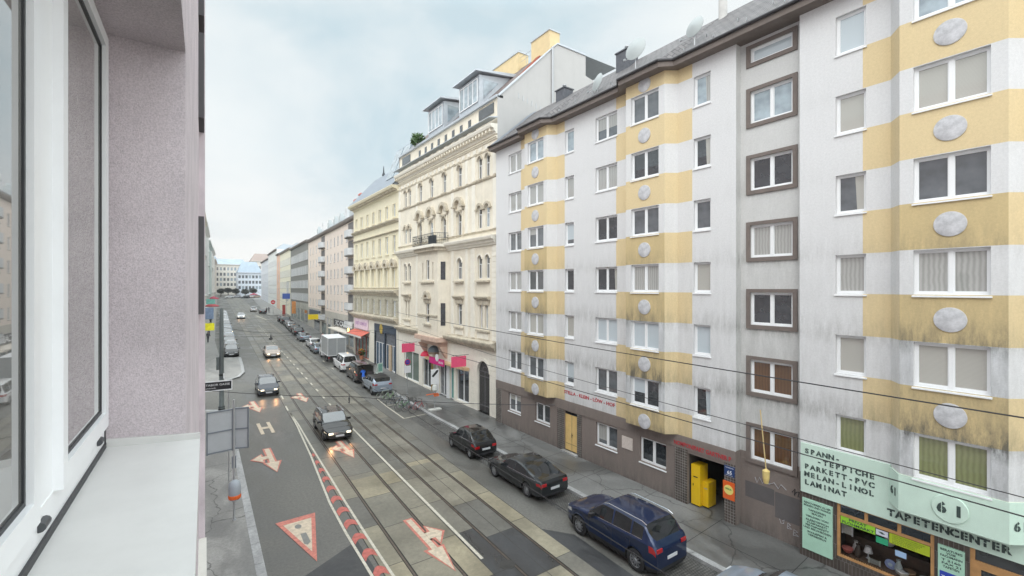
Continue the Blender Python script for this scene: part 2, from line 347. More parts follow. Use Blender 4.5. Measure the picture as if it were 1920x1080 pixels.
def arc_win(parent, xc, w, z0, zs, y, glass, frame=None, depth=.1):
    """round-headed window: rect up to spring zs then half disc"""
    r = w/2; key = ('a', round(w,2), round(zs-z0,2), glass.name)
    if key not in WC:
        h = zs-z0; arc = [(r*math.cos(math.pi*k/10), h+r*math.sin(math.pi*k/10)) for k in range(11)]
        pane = MB().quad([(-r,0,0)]+[(-a[0] if False else a[0],0,a[1]) for a in arc][::-1]+[(r,0,0)])
        fb = MB(); i = .06; inner = [((r-i)*math.cos(math.pi*k/10), h+(r-i)*math.sin(math.pi*k/10)) for k in range(11)]
        for k in range(10): fb.quad([(arc[k][0],.02,arc[k][1]),(arc[k+1][0],.02,arc[k+1][1]),(inner[k+1][0],.02,inner[k+1][1]),(inner[k][0],.02,inner[k][1])])
        fb.box(-r,-r+i,0,.02,0,h).box(r-i,r,0,.02,0,h).box(-r+i,r-i,0,.02,0,i).box(-r+i,r-i,0,.03,h*.74-.03,h*.74+.03).box(-.03,.03,0,.025,i,h*.74-.03)
        WC[key] = (fb.mesh('window', frame or PVCsoft), pane.mesh('pane', glass))
    a, b = WC[key]; o = link('window', a, parent, (xc, y-depth, z0)); link('pane', b, o); return o
def arch_reveal(mb, xc, w, zs, y, depth, m=0, seg=10, top=None):
    """fills the corners between a rectangular hole top and a half-circle arch"""
    r = w/2; top = top or zs+r; b = []
    for k in range(seg):
        a0, a1 = math.pi*k/seg, math.pi*(k+1)/seg
        p0 = (xc+r*math.cos(a0), zs+r*math.sin(a0)); p1 = (xc+r*math.cos(a1), zs+r*math.sin(a1))
        mb.quad([(p0[0],y,p0[1]),(p0[0],y,top),(p1[0],y,top),(p1[0],y,p1[1])], m)
        mb.quad([(p0[0],y,p0[1]),(p1[0],y,p1[1]),(p1[0],y-depth,p1[1]),(p0[0],y-depth,p0[1])], m)
def half_ring(mb, xc, zc, r0, r1, y0, y1, m=0, seg=12, a0=0, a1=math.pi):
    for k in range(seg):
        p, q = a0+(a1-a0)*k/seg, a0+(a1-a0)*(k+1)/seg
        P = [(xc+r*math.cos(t), zc+r*math.sin(t)) for r, t in ((r0,p),(r1,p),(r1,q),(r0,q))]
        mb.prism(P, y0, y1, 'y', m)
def molding(mb, x0, x1, z, prof, m=0, y=0, ret=True):
    """prof: list of (out, dz) from wall, extruded along x"""
    mb.prism([(y+p[0], z+p[1]) for p in prof], x0, x1, 'x', m)
CORN = [(0,0),(.12,0),(.16,.12),(.3,.2),(.34,.36),(.55,.42),(.62,.6),(.62,.68),(0,.74)]
STR = [(0,0),(.08,.0),(.1,.08),(.18,.12),(.18,.2),(0,.25)]

# ------------------------------------------------------------------ ground, road, pavements
SB = math.atan(.031)                # street axis angle against the near right facades
def samples(s0, s1, step=10):
    q = [s0]; x = math.floor(s0/step+1)*step
    while x < s1-1e-6: q.append(x); x += step
    q.append(s1)
    for e in (40, 330):
        if s0 < e < s1 and e not in q: q.append(e)
    return sorted(set(q))
def strip(mb, fl, fr, s0, s1, dz, m=0, step=10):
    q = samples(s0, s1, step)
    for a, b in zip(q, q[1:]):
        mb.quad([(fl(a),a,gz(a)+dz),(fr(a),a,gz(a)+dz),(fr(b),b,gz(b)+dz),(fl(b),b,gz(b)+dz)], m)
mb = MB()
for a, b in zip(samples(-60, 1200, 20), samples(-60, 1200, 20)[1:]):
    mb.quad([(-400,a,gz(a)),(600,a,gz(a)),(600,b,gz(b)),(-400,b,gz(b))])
tag(mb.build('road', asphalt), kind='structure')
r1 = lambda s: 5.83+.031*s
def off(f, d): return lambda s: f(s)+d
# track bed of concrete slabs
def slabmat(name, near):
    m, n, l, b = base_mat(name); tc = n.new('ShaderNodeTexCoord'); mp = n.new('ShaderNodeMapping'); mp.inputs['Rotation'].default_value = (0,0,math.atan(.031)); l.new(tc.outputs['Object'], mp.inputs[0])
    v = n.new('ShaderNodeTexNoise'); v.inputs['Scale'].default_value = 5; v.inputs['Detail'].default_value = 10; v.inputs['Roughness'].default_value = .7; l.new(tc.outputs['Object'], v.inputs['Vector'])
    oi = n.new('ShaderNodeNewGeometry'); rr = n.new('ShaderNodeMapRange'); rr.inputs['To Min'].default_value = .0; rr.inputs['To Max'].default_value = 1; l.new(oi.outputs['Random Per Island'], rr.inputs[0])
    c = n.new('ShaderNodeValToRGB'); E = c.color_ramp.elements; c.color_ramp.interpolation = 'LINEAR'
    cols = [(.0,(.22,.205,.165)),(.35,(.26,.235,.18)),(.7,(.29,.26,.19)),(1,(.36,.31,.21))] if near else [(.0,(.155,.148,.13)),(.5,(.19,.178,.15)),(1,(.23,.21,.17))]
    E[0].position = 0; E[0].color = (*cols[0][1],1); E[1].position = 1; E[1].color = (*cols[-1][1],1)
    for p, cc in cols[1:-1]: x = E.new(p); x.color = (*cc,1)
    l.new(rr.outputs[0], c.inputs[0]); fr = n.new('ShaderNodeMapRange'); fr.inputs['From Min'].default_value = .3; fr.inputs['From Max'].default_value = .7; fr.inputs['To Min'].default_value = .78; fr.inputs['To Max'].default_value = 1.12; l.new(v.outputs['Fac'], fr.inputs[0])
    q = n.new('ShaderNodeMix'); q.data_type = 'RGBA'; q.blend_type = 'MULTIPLY'; q.inputs['Factor'].default_value = 1; l.new(c.outputs[0], q.inputs['A']); l.new(fr.outputs[0], q.inputs['B'])
    w = n.new('ShaderNodeTexNoise'); w.inputs['Scale'].default_value = .5; w.inputs['Detail'].default_value = 6; l.new(tc.outputs['Object'], w.inputs['Vector'])
    fw = n.new('ShaderNodeMapRange'); fw.inputs['From Min'].default_value = .35; fw.inputs['From Max'].default_value = .65; fw.inputs['To Min'].default_value = .62; fw.inputs['To Max'].default_value = 1.1; l.new(w.outputs['Fac'], fw.inputs[0])
    q2 = n.new('ShaderNodeMix'); q2.data_type = 'RGBA'; q2.blend_type = 'MULTIPLY'; q2.inputs['Factor'].default_value = 1; l.new(q.outputs['Result'], q2.inputs['A']); l.new(fw.outputs[0], q2.inputs['B']); l.new(q2.outputs['Result'], b.inputs['Base Color'])
    r = n.new('ShaderNodeMapRange'); r.inputs['From Min'].default_value = .35; r.inputs['From Max'].default_value = .65; r.inputs['To Min'].default_value = .34; r.inputs['To Max'].default_value = .75; l.new(w.outputs['Fac'], r.inputs[0]); l.new(r.outputs[0], b.inputs['Roughness'])
    return m
slab_near = slabmat('slab_near', True); slab_far = slabmat('slab_far', False)
joint = mat('slab_joint', (.05,.045,.04), .8)
rnd = random.Random(3)
beds = MB(); jb = MB()
strip(jb, off(r1,-.9), off(r1,5.5), -12, 320, .004)
tag(jb.build('track_bed_joints', joint), kind='structure')
tracks = [(-.86,-.06),(.06,.755),(.775,1.39),(1.51,2.30),(2.33,3.14),(3.26,3.93),(3.95,4.59),(4.71,5.46)]
sb = -12.0; k = 0
while sb < 318:
    ln = 3.05 if sb < 60 else 12
    for (a, b) in tracks:
        if a in (.06, .775, 3.26, 3.95) and False: pass
        st = sb + (.9 if 1.4 < a < 3.2 else 0)
        if a < 0 or a > 4.6:
            st = sb+.4
        if (a, b) == (.775, 1.39) or (a, b) == (3.95, 4.59): continue
        bb = {.06: 1.39, 3.26: 4.59}.get(a, b)
        near = st < 24 and rnd.random() < (.95 if 14.5 > st or a > 3 else .7)
        m = 0 if near else 1
        # asphalt repair patch among the slabs close to the camera
        if 4.5 < st < 13.9 and 1.4 < a < 4 and rnd.random() < .75: m = 2
        if 1.4 < a < 2.4 and 6 < st < 12: m = 2
        q = [v for v in samples(st+.015, st+ln-.015, 12)]
        for u, v in zip(q, q[1:]):
            beds.quad([(r1(u)+a,u,gz(u)+.008),(r1(u)+bb,u,gz(u)+.008),(r1(v)+bb,v,gz(v)+.008),(r1(v)+a,v,gz(v)+.008)], m)
    sb += ln
tag(beds.build('track_bed', [slab_near, slab_far, asphalt_dark]), kind='structure')
rails = MB()
for d in (0, 1.45, 3.2, 4.65):
    strip(rails, off(r1, d-.035), off(r1, d+.035), -12, 320, .013, 0)
    strip(rails, off(r1, d+.038), off(r1, d+.085), -12, 320, .0125, 1)
    strip(rails, off(r1, d-.065), off(r1, d-.038), -12, 320, .0125, 1)
tag(rails.build('tram_rails', [steel, groove]), kind='structure')
# thin centre slot of the second track
sl = MB(); strip(sl, off(r1, 3.93), off(r1, 3.955), -12, 60, .0125); tag(sl.build('track_centre_joint', joint), kind='structure')

# markings
mk = MB(); Z = .0165
def mline(pts, w, m=0, dz=Z):
    for (a, b) in zip(pts, pts[1:]):
        a, b = Vector((*a,0)), Vector((*b,0)); d = (b-a).normalized(); n_ = Vector((-d.y, d.x, 0))*w/2
        mk.quad([(p.x, p.y, gz(p.y)+dz) for p in (a+n_, b+n_, b-n_, a-n_)], m)
def mpoly(pts, m=0, dz=Z): mk.quad([(p[0], p[1], gz(p[1])+dz) for p in pts], m)
for a, b in zip(samples(14.3, 34, 5), samples(14.3, 34, 5)[1:]): mline([(8.27+.0295*a, a), (8.27+.0295*b, b)], .12, 0)
s = 37.0
while s < 118:
    x = 8.30+.031*s; mline([(x, s), (x+.031*1.0, s+1.0)], .13, 0); s += 3.0
for s in (40.6, 44.6): mline([(6.3+.06*(s-40.6), s), (6.35+.06*(s-40.6), s+1.5)], .12, 0)
# closing wedge with red curved bars
wl = [(6.32,39.6),(6.12,35.5),(5.72,29),(5.40,25),(5.17,22),(5.08,19),(5.05,14),(5.02,8)]
wr = [(6.32,39.6),(6.29,36.4),(6.06,30.3),(5.90,25),(5.79,21.8),(5.70,18),(5.66,15),(5.62,8)]
mline(wl, .10); mline(wr, .10)
def ip(P, s):
    for a, b in zip(P, P[1:]):
        if b[1] <= s <= a[1]: t = (s-b[1])/(a[1]-b[1]); return b[0]+t*(a[0]-b[0])
    return P[-1][0]
s = 29.0
while s > 9:
    a, b = ip(wl, s)+.07, ip(wr, s)-.07; h = .50; pts = []; n_ = 6
    for i in range(n_+1):
        t = i/n_; pts.append((a+(b-a)*t, s-.3+.34*math.sin(math.pi*t*.9)))
    for i in range(n_):
        p, q = pts[i], pts[i+1]; mpoly([(p[0],p[1]-h/2),(q[0],q[1]-h/2),(q[0],q[1]+h/2),(p[0],p[1]+h/2)], 1)
    s -= 1.32
# warning triangle with tram symbol
T = [(2.84,21.45),(4.42,21.5),(3.69,17.6)]
mpoly(T, 2); cx, cy = sum(p[0] for p in T)/3, sum(p[1] for p in T)/3
mpoly([(cx+(p[0]-cx)*.70, cy+(p[1]-cy)*.70) for p in T], 3, Z+.004)
gm = 4
mpoly([(3.58+.13*math.cos(t), 20.62+.2*math.sin(t)) for t in [i*math.pi/5 for i in range(10)]], gm, Z+.008)
mpoly([(3.53+.02,19.95),(3.53+.23,19.95),(3.53+.24,19.1),(3.53+.1,18.95),(3.53+.0,19.1)], gm, Z+.008)
def arrow(x, y, L, Wd, turn=0, side=-1, sc=1.0):
    """traffic arrow pointing toward -y with a side head, red outline with pale core"""
    def tr(pts): 
        c, s_ = math.cos(turn), math.sin(turn); return [(x+p[0]*c-p[1]*s_, y+p[0]*s_+p[1]*c) for p in pts]
    shaft = [(-.13*Wd, L*.5), (.13*Wd, L*.5), (.13*Wd, -.12*L), (.36*Wd, -.12*L), (0, -.5*L), (-.36*Wd, -.12*L), (-.13*Wd, -.12*L)]
    cxs = 0
    def grow(P, g): 
        out = []; n_ = len(P)
        for i in range(n_):
            a, b, c_ = Vector(P[i-1]), Vector(P[i]), Vector(P[(i+1)%n_]); d1 = (b-a).normalized(); d2 = (c_-b).normalized()
            n1 = Vector((d1.y,-d1.x)); n2 = Vector((d2.y,-d2.x)); nn = (n1+n2); nn = nn/max(nn.dot(n1), .35); area = sum(P[j][0]*P[(j+1)%n_][1]-P[(j+1)%n_][0]*P[j][1] for j in range(n_))
            out.append(tuple(b+nn*g*(1 if area > 0 else -1)))
        return out
    br = [(side*.135*Wd, .17*L), (side*.135*Wd, .05*L), (side*.42*Wd, .05*L), (side*.42*Wd, -.06*L), (side*.92*Wd, .11*L), (side*.42*Wd, .28*L), (side*.42*Wd, .17*L)]
    for P in (shaft, br):
        mpoly(tr(grow(P, .10)), 2, Z)
    mpoly(tr(shaft), 3, Z+.004); mpoly(tr(br), 3, Z+.008)
arrow(3.72, 29.6, 4.2, 1.0, side=-1)
arrow(4.25, 43.2, 3.8, 1.0, turn=.05, side=-1)
arrow(8.05, 44.3, 3.4, .9, side=-1)
arrow(7.72, 28.9, 3.4, .8, side=-1)
arrow(7.55, 16.4, 4.2, .85, side=1)
# H of the stop
for (a, b, c, d) in ((3.78,4.0,35.0,38.0),(4.42,4.64,35.0,38.0),(4.0,4.42,36.3,36.8)): mpoly([(a,c),(b,c),(b,d),(a,d)], 3)
# bicycle bay and parking ticks
mline([(13.30,37.4),(13.14,33.1),(14.95,33.3)], .1); mline([(13.3,37.4),(15.0,37.5)], .1); mline([(13.3,37.4),(13.5,40.3)], .08)
for s in (56, 61.6, 75.5, 78, 81, 84, 87): mline([(13.35+.04*(s-50), s), (13.35+.04*(s-50), s+.9)], .1)
mline([(14.25,143.5),(15.1,128.5),(17.6,127.2)], .3)
tag(mk.build('road_markings', [white_line, red_line, red_pale, warm_line, mat('marking_grey', (.22,.215,.2), .7, var=.2)]), kind='structure')
# dark asphalt patches and cobbled parking lane
pt = MB()
for (a, b, c, d) in ((2.6,5.2,9.5,17.3),): mpoly_pts = [(a,c),(b,c),(b+.1,d+.9),(a+.1,d-.6)]; pt.quad([(p[0],p[1],.006) for p in mpoly_pts])
pt.quad([(11.35,8.5,.006),(12.3,6.5,.006),(12.6,13.6,.006),(11.4,15.2,.006)])
tag(pt.build('asphalt_patch', asphalt_dark), kind='structure')
cob = brickmat('cobbles', (.17,.165,.155), (.11,.11,.105), (.05,.048,.045), .12, .11, .014, rough=.55, var=.4, bump=.8)
cb = MB(); strip(cb, lambda s: 13.35+.004*s, lambda s: 15.02, 2, 33.0, .006); tag(cb.build('parking_lane', cob), kind='structure')
# litter specks / leaves are left to the texture; manholes
mh_ = MB()
for (x, y, r_) in ((5.3,27.5,.0),(9.25,13.5,.28),(12.2,13.4,.0),(4.1,33.2,.0),(14.6,30.4,.28)):
    if r_: mh_.lathe([(0,.02),(r_,.02),(r_+.02,.0)], (x,y,0), n=20)
tag(mh_.build('manhole_covers', mat('cast_iron', (.07,.068,.065), .5, .5, var=.3)), kind='structure')

# pavements
def kR(s): return 15.05 if s < 33 else 15.05+.04*(s-33)
def kL(s): return 1.84+.0135*s
def kL2(s): return 2.2+.0385*(s-70.8)
pv = MB(); strip(pv, off(kR,.16), lambda s: 40, -30, 126.5, .12)
q = samples(126.5, 126.5+16, 8)
tag(pv.build('pavement_right', pave), kind='structure')
kb = MB()
def kerb(mb, f, s0, s1, w, step=1.5, side=1):
    s = s0
    while s < s1-1e-6:
        e = min(s+step, s1); g0, g1 = gz(s), gz(e-.02); a, b = f(s), f(e-.02); x = [(a,s),(a+side*w,s),(b+side*w,e-.02),(b,e-.02)]; z = [g0,g0,g1,g1]
        i = len(mb.v); mb.v += [(p[0],p[1],zz-.05) for p, zz in zip(x, z)]+[(p[0],p[1],zz+.128) for p, zz in zip(x, z)]
        for fc in ((4,5,6,7),(0,1,5,4),(1,2,6,5),(2,3,7,6),(3,0,4,7)): mb.f.append(tuple(i+j for j in fc)); mb.m.append(0)
        s = e
kerb(kb, kR, -20, 60, .26); kerb(kb, kR, 60, 126.5, .26, 6)
tag(kb.build('kerb_right', granite), kind='structure')
pr2 = MB(); strip(pr2, lambda s: 17.0+.06*(s-143), lambda s: 60, 143, 300, .12); tag(pr2.build('pavement_far_right', pave_l), kind='structure')
# paving seams on the right pavement
sm = MB()
for s in [-6+3.3*i for i in range(18)]:
    sm.quad([(15.35,s,.1235),(18.4,s+.2,.1235),(18.4,s+.225,.1235),(15.35,s+.025,.1235)])
strip(sm, lambda s: 16.72, lambda s: 16.745, -10, 34, .1235)
tag(sm.build('pavement_seams', mat('seam', (.035,.034,.033), .8)), kind='structure')
# left near pavement with rounded corner
P = [(-30,-20),(kL(-20)-.3,-20),(kL(0)-.3,0),(kL(20)-.3,20),(kL(38)-.3,38),(2.12,40.6),(1.95,42.0),(1.5,43.2),(.6,44.0),(-1,44.3),(-30,44.3)]
pl = MB(); pl.prism([(p[0],p[1]) for p in P], -.2, .12, 'z'); o = tag(pl.build('pavement_left', pave_l), kind='structure')
P2 = [(-30,-20),(kL(-20),-20),(kL(0),0),(kL(20),20),(kL(38),38),(2.42,40.6),(2.28,42.2),(1.75,43.6),(.75,44.35),(-1,44.65),(-30,44.65)]
kl = MB()
for i in range(1, len(P)-1):
    a, b, c_, d = P[i], P[i+1], P2[i+1], P2[i]
    n_ = max(1, int((Vector(b)-Vector(a)).length/1.5))
    for j in range(n_):
        L = lambda p, q, t: (p[0]+(q[0]-p[0])*t, p[1]+(q[1]-p[1])*t)
        t0, t1 = j/n_, (j+1)/n_-.02/max(.1,(Vector(b)-Vector(a)).length); Q = [L(a,b,t0), L(a,b,t1), L(d,c_,t1), L(d,c_,t0)]
        kl.prism(Q, -.1, .128, 'z')
tag(kl.build('kerb_left', granite), kind='structure')
# far left pavement with bulb-out
P3 = [(-60,52.6),(-2,53.4),(.9,53.94),(2.69,54.9),(4.1,56.6),(4.75,59.1),(5.0,64),(5.2,70.0),(2.9,70.8),(kL2(90),90),(kL2(120),120),(kL2(160),160),(kL2(230),230),(kL2(320),320),(-60,320)]
fb = MB(); b0 = len(fb.v)
fb.v += [(p[0],p[1],gz(p[1])+.12) for p in P3]+[(p[0],p[1],gz(p[1])-.3) for p in P3]; n_ = len(P3)
fb.f.append(tuple(range(n_))); fb.m.append(0)
for i in range(n_): j = (i+1) % n_; fb.f.append((i, j, n_+j, n_+i)); fb.m.append(0)
tag(fb.build('pavement_far_left', pave_l), kind='structure')
fk = MB()
for i in range(1, 8):
    a, b = Vector(P3[i]), Vector(P3[i+1]); d = (b-a).normalized(); n2 = Vector((-d.y, d.x))*.3; 
    Q = [a, b-d*.02, b-d*.02+n2, a+n2]; z = [gz(p[1]) for p in Q]; i0 = len(fk.v)
    fk.v += [(p[0],p[1],zz-.02) for p, zz in zip(Q, z)]+[(p[0],p[1],zz+.129) for p, zz in zip(Q, z)]
    for fc in ((4,5,6,7),(0,1,5,4),(1,2,6,5),(2,3,7,6),(3,0,4,7)): fk.f.append(tuple(i0+j for j in fc)); fk.m.append(0)
tag(fk.build('kerb_far_left', granite), kind='structure')

# ------------------------------------------------------------------ own building: pink render, window and sill beside the camera
OA = math.atan((960-385)/853.3); OPHI = math.atan((960-362)/853.3)-OA      # own facade direction (1.05 deg)
# facade frame of the own building: x = along street away from camera? outward normal points to the street (+X)
own = empty('apartment_house', (0,0,0), -math.pi/2-OPHI)        # local x = -s, local y = outward
tag(own, 'pink roughcast house wall with white window and pale metal sill right beside the camera', 'building')
def roughcast():
    m, n, l, b = base_mat('pink_roughcast'); tc = n.new('ShaderNodeTexCoord')
    v = n.new('ShaderNodeTexNoise'); v.inputs['Scale'].default_value = 190; v.inputs['Detail'].default_value = 5; v.inputs['Roughness'].default_value = .75; l.new(tc.outputs['Object'], v.inputs['Vector'])
    w = n.new('ShaderNodeTexNoise'); w.inputs['Scale'].default_value = 3; w.inputs['Detail'].default_value = 6; l.new(tc.outputs['Object'], w.inputs['Vector'])
    g = n.new('ShaderNodeTexNoise'); g.inputs['Scale'].default_value = 320; g.inputs['Detail'].default_value = 2; l.new(tc.outputs['Object'], g.inputs['Vector'])
    c = n.new('ShaderNodeValToRGB'); c.color_ramp.elements[0].position = .36; c.color_ramp.elements[0].color = (.56,.49,.515,1); c.color_ramp.elements[1].position = .6; c.color_ramp.elements[1].color = (.82,.73,.765,1); l.new(v.outputs['Fac'], c.inputs[0])
    r = n.new('ShaderNodeMapRange'); r.inputs['From Min'].default_value = .3; r.inputs['From Max'].default_value = .7; r.inputs['To Min'].default_value = .82; r.inputs['To Max'].default_value = 1.08; l.new(w.outputs['Fac'], r.inputs[0])
    q = n.new('ShaderNodeMix'); q.data_type = 'RGBA'; q.blend_type = 'MULTIPLY'; q.inputs['Factor'].default_value = 1; l.new(c.outputs[0], q.inputs['A']); l.new(r.outputs[0], q.inputs['B']); l.new(q.outputs['Result'], b.inputs['Base Color'])
    b.inputs['Roughness'].default_value = .9
    u = n.new('ShaderNodeBump'); u.inputs['Strength'].default_value = .9; u.inputs['Distance'].default_value = .006; ml = n.new('ShaderNodeMath'); ml.operation = 'ADD'; l.new(v.outputs['Fac'], ml.inputs[0]); l.new(g.outputs['Fac'], ml.inputs[1]); l.new(ml.outputs[0], u.inputs['Height']); l.new(u.outputs[0], b.inputs['Normal'])
    return m
pinkR = roughcast()
d0 = -.066; gp = -.32                 # wall plane and window plane (local y)
E1 = 2.25                             # far reveal, metres from the camera along the wall
wb = MB(); zb, zt = H-.68, H+.947
hole = (-E1, 1.6, zb, zt)
wall(wb, -42, 12, -.2, 21.5, d0, [hole], depth=.30)
wb.quad([(-42,d0,-.2),(-42,d0,21.5),(-42,-12,21.5),(-42,-12,-.2)]); wb.quad([(-42,d0,21.5),(12,d0,21.5),(12,-12,21.5),(-42,-12,21.5)]); wb.quad([(12,d0,-.2),(12,d0,21.5),(12,-12,21.5),(12,-12,-.2)]); wb.quad([(-42,-12,-.2),(-42,-12,21.5),(12,-12,21.5),(12,-12,-.2)])
wb.build('wall', pinkR, own)
# window: frame set into the opening
fx = MB(); fo = gp+.01
def fbox(a, b, z0, z1, y1=0., y0=-.07): fx.box(-b, -a, fo+y0, fo+y1, H+z0, H+z1)
fbox(-1.6, E1-.012, -.574, -.50, 0.)                    # bottom rail of the fixed frame
fbox(-1.6, E1-.012, .905, .947, 0.)
fbox(E1-.055, E1-.012, -.50, .905, 0.)
fbox(1.37, 1.56, -.50, .905, -.002)                        # centre post
# sashes, slightly recessed
for (a, b) in ((1.56, E1-.055), (-1.5, 1.37)):
    fbox(a, a+.045, -.5, .905, .018, -.05); fbox(b-.045, b, -.5, .905, .018, -.05); fbox(a+.045, b-.045, -.5, -.445, .018, -.05); fbox(a+.045, b-.045, .862, .905, .018, -.05)
fr = fx.build('window_frame', mat('white_pvc_near', (.86,.87,.88), .3, var=.03, scale=8), own)
# glass and black seals
sg = MB()
for (a, b) in ((1.605, E1-.10), (-1.455, 1.325)):
    t = .011
    for q in ((a,a+t,-.445,.862),(b-t,b,-.445,.862),(a+t,b-t,-.445,-.445+t),(a+t,b-t,.862-t,.862)): sg.box(-q[1], -q[0], fo-.008, fo+.006, H+q[2], H+q[3])
sg.box(-E1+.012, 1.6, fo-.02, fo+.006, H-.592, H-.574)   # gasket under the frame
sg.box(-E1, -E1+.012, fo-.02, fo+.003, H-.58, H+.947)
sg.build('seal', mat('black_rubber', (.03,.032,.036), .5), fr)
for (a, b) in ((1.616, E1-.111), (-1.444, 1.314)):
    g = MB().quad([(-b-.011,fo+.002,H-.445),(-a+.011,fo+.002,H-.445),(-a+.011,fo+.002,H+.862),(-b-.011,fo+.002,H+.862)])
    g.build('pane', glassmat('glass_near', (.24,.235,.225), rough=.02), fr)
for s in (2.12, 1.45, 1.02):
    MB().tube([(-s-.022,fo+.004,H-.535),(-s+.022,fo+.004,H-.535)], .011, 10).build('drain_cap', mat('grey_cap', (.06,.065,.07), .5), fr)
# metal sill with upstand at the end
sl = MB(); yi, yo = fo+.004, -.018
sl.prism([(yi,H-.592),(yo,H-.612),(yo,H-.650),(yo-.004,H-.650),(yo-.004,H-.618),(yi,H-.598)], -E1+.004, 1.6, 'x')
sl.prism([(yi,H-.594),(yo+.0,H-.614),(yo+.0,H-.588),(yi,H-.562)], -E1+.001, -E1+.006, 'x')
sl.build('sill', mat('sill_metal', (.60,.595,.58), .38, var=.05, scale=9), own)
# dark louvre boxes and lower ledge further along the wall
for (z0, z1) in ((3.12, 4.9), (1.95, 2.92), (-.3, .82)):
    MB().box(-7.6, -6.3, d0, -.012, H+z0, H+z1).build('window_shutter', mat('dark_shutter', (.07,.065,.07), .6), own)
MB().box(-14, -6.9, d0, -.004, H-6, H+9.6).build('wall_bay', pinkR, own)
MB().box(-6.6, 1, d0, .012, H-3.12, H-3.0).build('ledge', mat('ledge_cream', (.62,.6,.55), .6, var=.1), own)

# ------------------------------------------------------------------ near apartment house (white and yellow, three bays)
D1 = 18.4
apt = empty('apartment_building', (D1, 0, 0), math.pi/2)       # local x = world +Y, local y = toward the street
tag(apt, 'long white and yellow striped apartment block with round grey plaques and mint green shop', 'building')
def dirty_plaster(name, col, dcol, amt, lo, hi):
    """render with soot that gathers in vertical runs, stronger on the lower storeys where the photo shows grime"""
    m, n, l, b = base_mat(name); tc = n.new('ShaderNodeTexCoord'); b.inputs['Roughness'].default_value = .88
    mp = n.new('ShaderNodeMapping'); mp.inputs['Scale'].default_value = (1.5,1.5,.32); l.new(tc.outputs['Object'], mp.inputs[0])
    x = n.new('ShaderNodeTexNoise'); x.inputs['Scale'].default_value = 2.4; x.inputs['Detail'].default_value = 12; x.inputs['Roughness'].default_value = .78; l.new(mp.outputs[0], x.inputs['Vector'])
    r = n.new('ShaderNodeMapRange'); r.inputs['From Min'].default_value = .36; r.inputs['From Max'].default_value = .60; l.new(x.outputs['Fac'], r.inputs[0])
    sp = n.new('ShaderNodeSeparateXYZ'); l.new(tc.outputs['Object'], sp.inputs[0]); hr = n.new('ShaderNodeMapRange'); hr.inputs['From Min'].default_value = hi; hr.inputs['From Max'].default_value = lo; hr.inputs['To Min'].default_value = .12; hr.inputs['To Max'].default_value = 1; l.new(sp.outputs['Z'], hr.inputs[0])
    ml = n.new('ShaderNodeMath'); ml.operation = 'MULTIPLY'; l.new(r.outputs[0], ml.inputs[0]); l.new(hr.outputs[0], ml.inputs[1])
    ph = n.new('ShaderNodeMath'); ph.operation = 'SUBTRACT'; ph.inputs[1].default_value = 4.21+1.36; l.new(sp.outputs['Z'], ph.inputs[0])
    pm_ = n.new('ShaderNodeMath'); pm_.operation = 'FLOORED_MODULO'; pm_.inputs[1].default_value = 2.77; l.new(ph.outputs[0], pm_.inputs[0])
    pr_ = n.new('ShaderNodeMapRange'); pr_.inputs['From Min'].default_value = 0; pr_.inputs['From Max'].default_value = .75; pr_.inputs['To Min'].default_value = 1.25; pr_.inputs['To Max'].default_value = .42; l.new(pm_.outputs[0], pr_.inputs[0])
    ps_ = n.new('ShaderNodeMapRange'); ps_.inputs['From Min'].default_value = 2.35; ps_.inputs['From Max'].default_value = 2.77; ps_.inputs['To Min'].default_value = .42; ps_.inputs['To Max'].default_value = 1.25; l.new(pm_.outputs[0], ps_.inputs[0])
    px_ = n.new('ShaderNodeMath'); px_.operation = 'MAXIMUM'; l.new(pr_.outputs[0], px_.inputs[0]); l.new(ps_.outputs[0], px_.inputs[1])
    pq = n.new('ShaderNodeMath'); pq.operation = 'MULTIPLY'; l.new(ml.outputs[0], pq.inputs[0]); l.new(px_.outputs[0], pq.inputs[1])
    m2 = n.new('ShaderNodeMath'); m2.operation = 'MULTIPLY'; m2.inputs[1].default_value = amt; l.new(pq.outputs[0], m2.inputs[0]); m2.use_clamp = True
    f = n.new('ShaderNodeTexNoise'); f.inputs['Scale'].default_value = 14; f.inputs['Detail'].default_value = 9; f.inputs['Roughness'].default_value = .8; l.new(tc.outputs['Object'], f.inputs['Vector'])
    fr = n.new('ShaderNodeMapRange'); fr.inputs['From Min'].default_value = .3; fr.inputs['From Max'].default_value = .7; fr.inputs['To Min'].default_value = .86; fr.inputs['To Max'].default_value = 1.05; l.new(f.outputs['Fac'], fr.inputs[0])
    q = n.new('ShaderNodeMix'); q.data_type = 'RGBA'; q.inputs['A'].default_value = (*col,1); q.inputs['B'].default_value = (*dcol,1); l.new(m2.outputs[0], q.inputs['Factor'])
    q2 = n.new('ShaderNodeMix'); q2.data_type = 'RGBA'; q2.blend_type = 'MULTIPLY'; q2.inputs['Factor'].default_value = 1; l.new(q.outputs['Result'], q2.inputs['A']); l.new(fr.outputs[0], q2.inputs['B']); l.new(q2.outputs['Result'], b.inputs['Base Color'])
    u = n.new('ShaderNodeBump'); u.inputs['Strength'].default_value = .35; u.inputs['Distance'].default_value = .015; g = n.new('ShaderNodeTexNoise'); g.inputs['Scale'].default_value = 45; l.new(tc.outputs['Object'], g.inputs['Vector']); l.new(g.outputs['Fac'], u.inputs['Height']); l.new(u.outputs[0], b.inputs['Normal'])
    return m
WHT = dirty_plaster('white_render', (.69,.69,.695), (.28,.275,.265), .65, 5, 14)
YEL = dirty_plaster('yellow_render', (.70,.56,.33), (.34,.29,.18), .7, 5, 14)
YGR = dirty_plaster('sooty_yellow_render', (.60,.47,.25), (.15,.135,.10), 1.0, 6, 13.5)
WGR = dirty_plaster('sooty_white_render', (.62,.63,.645), (.15,.15,.145), 1.0, 6, 13)
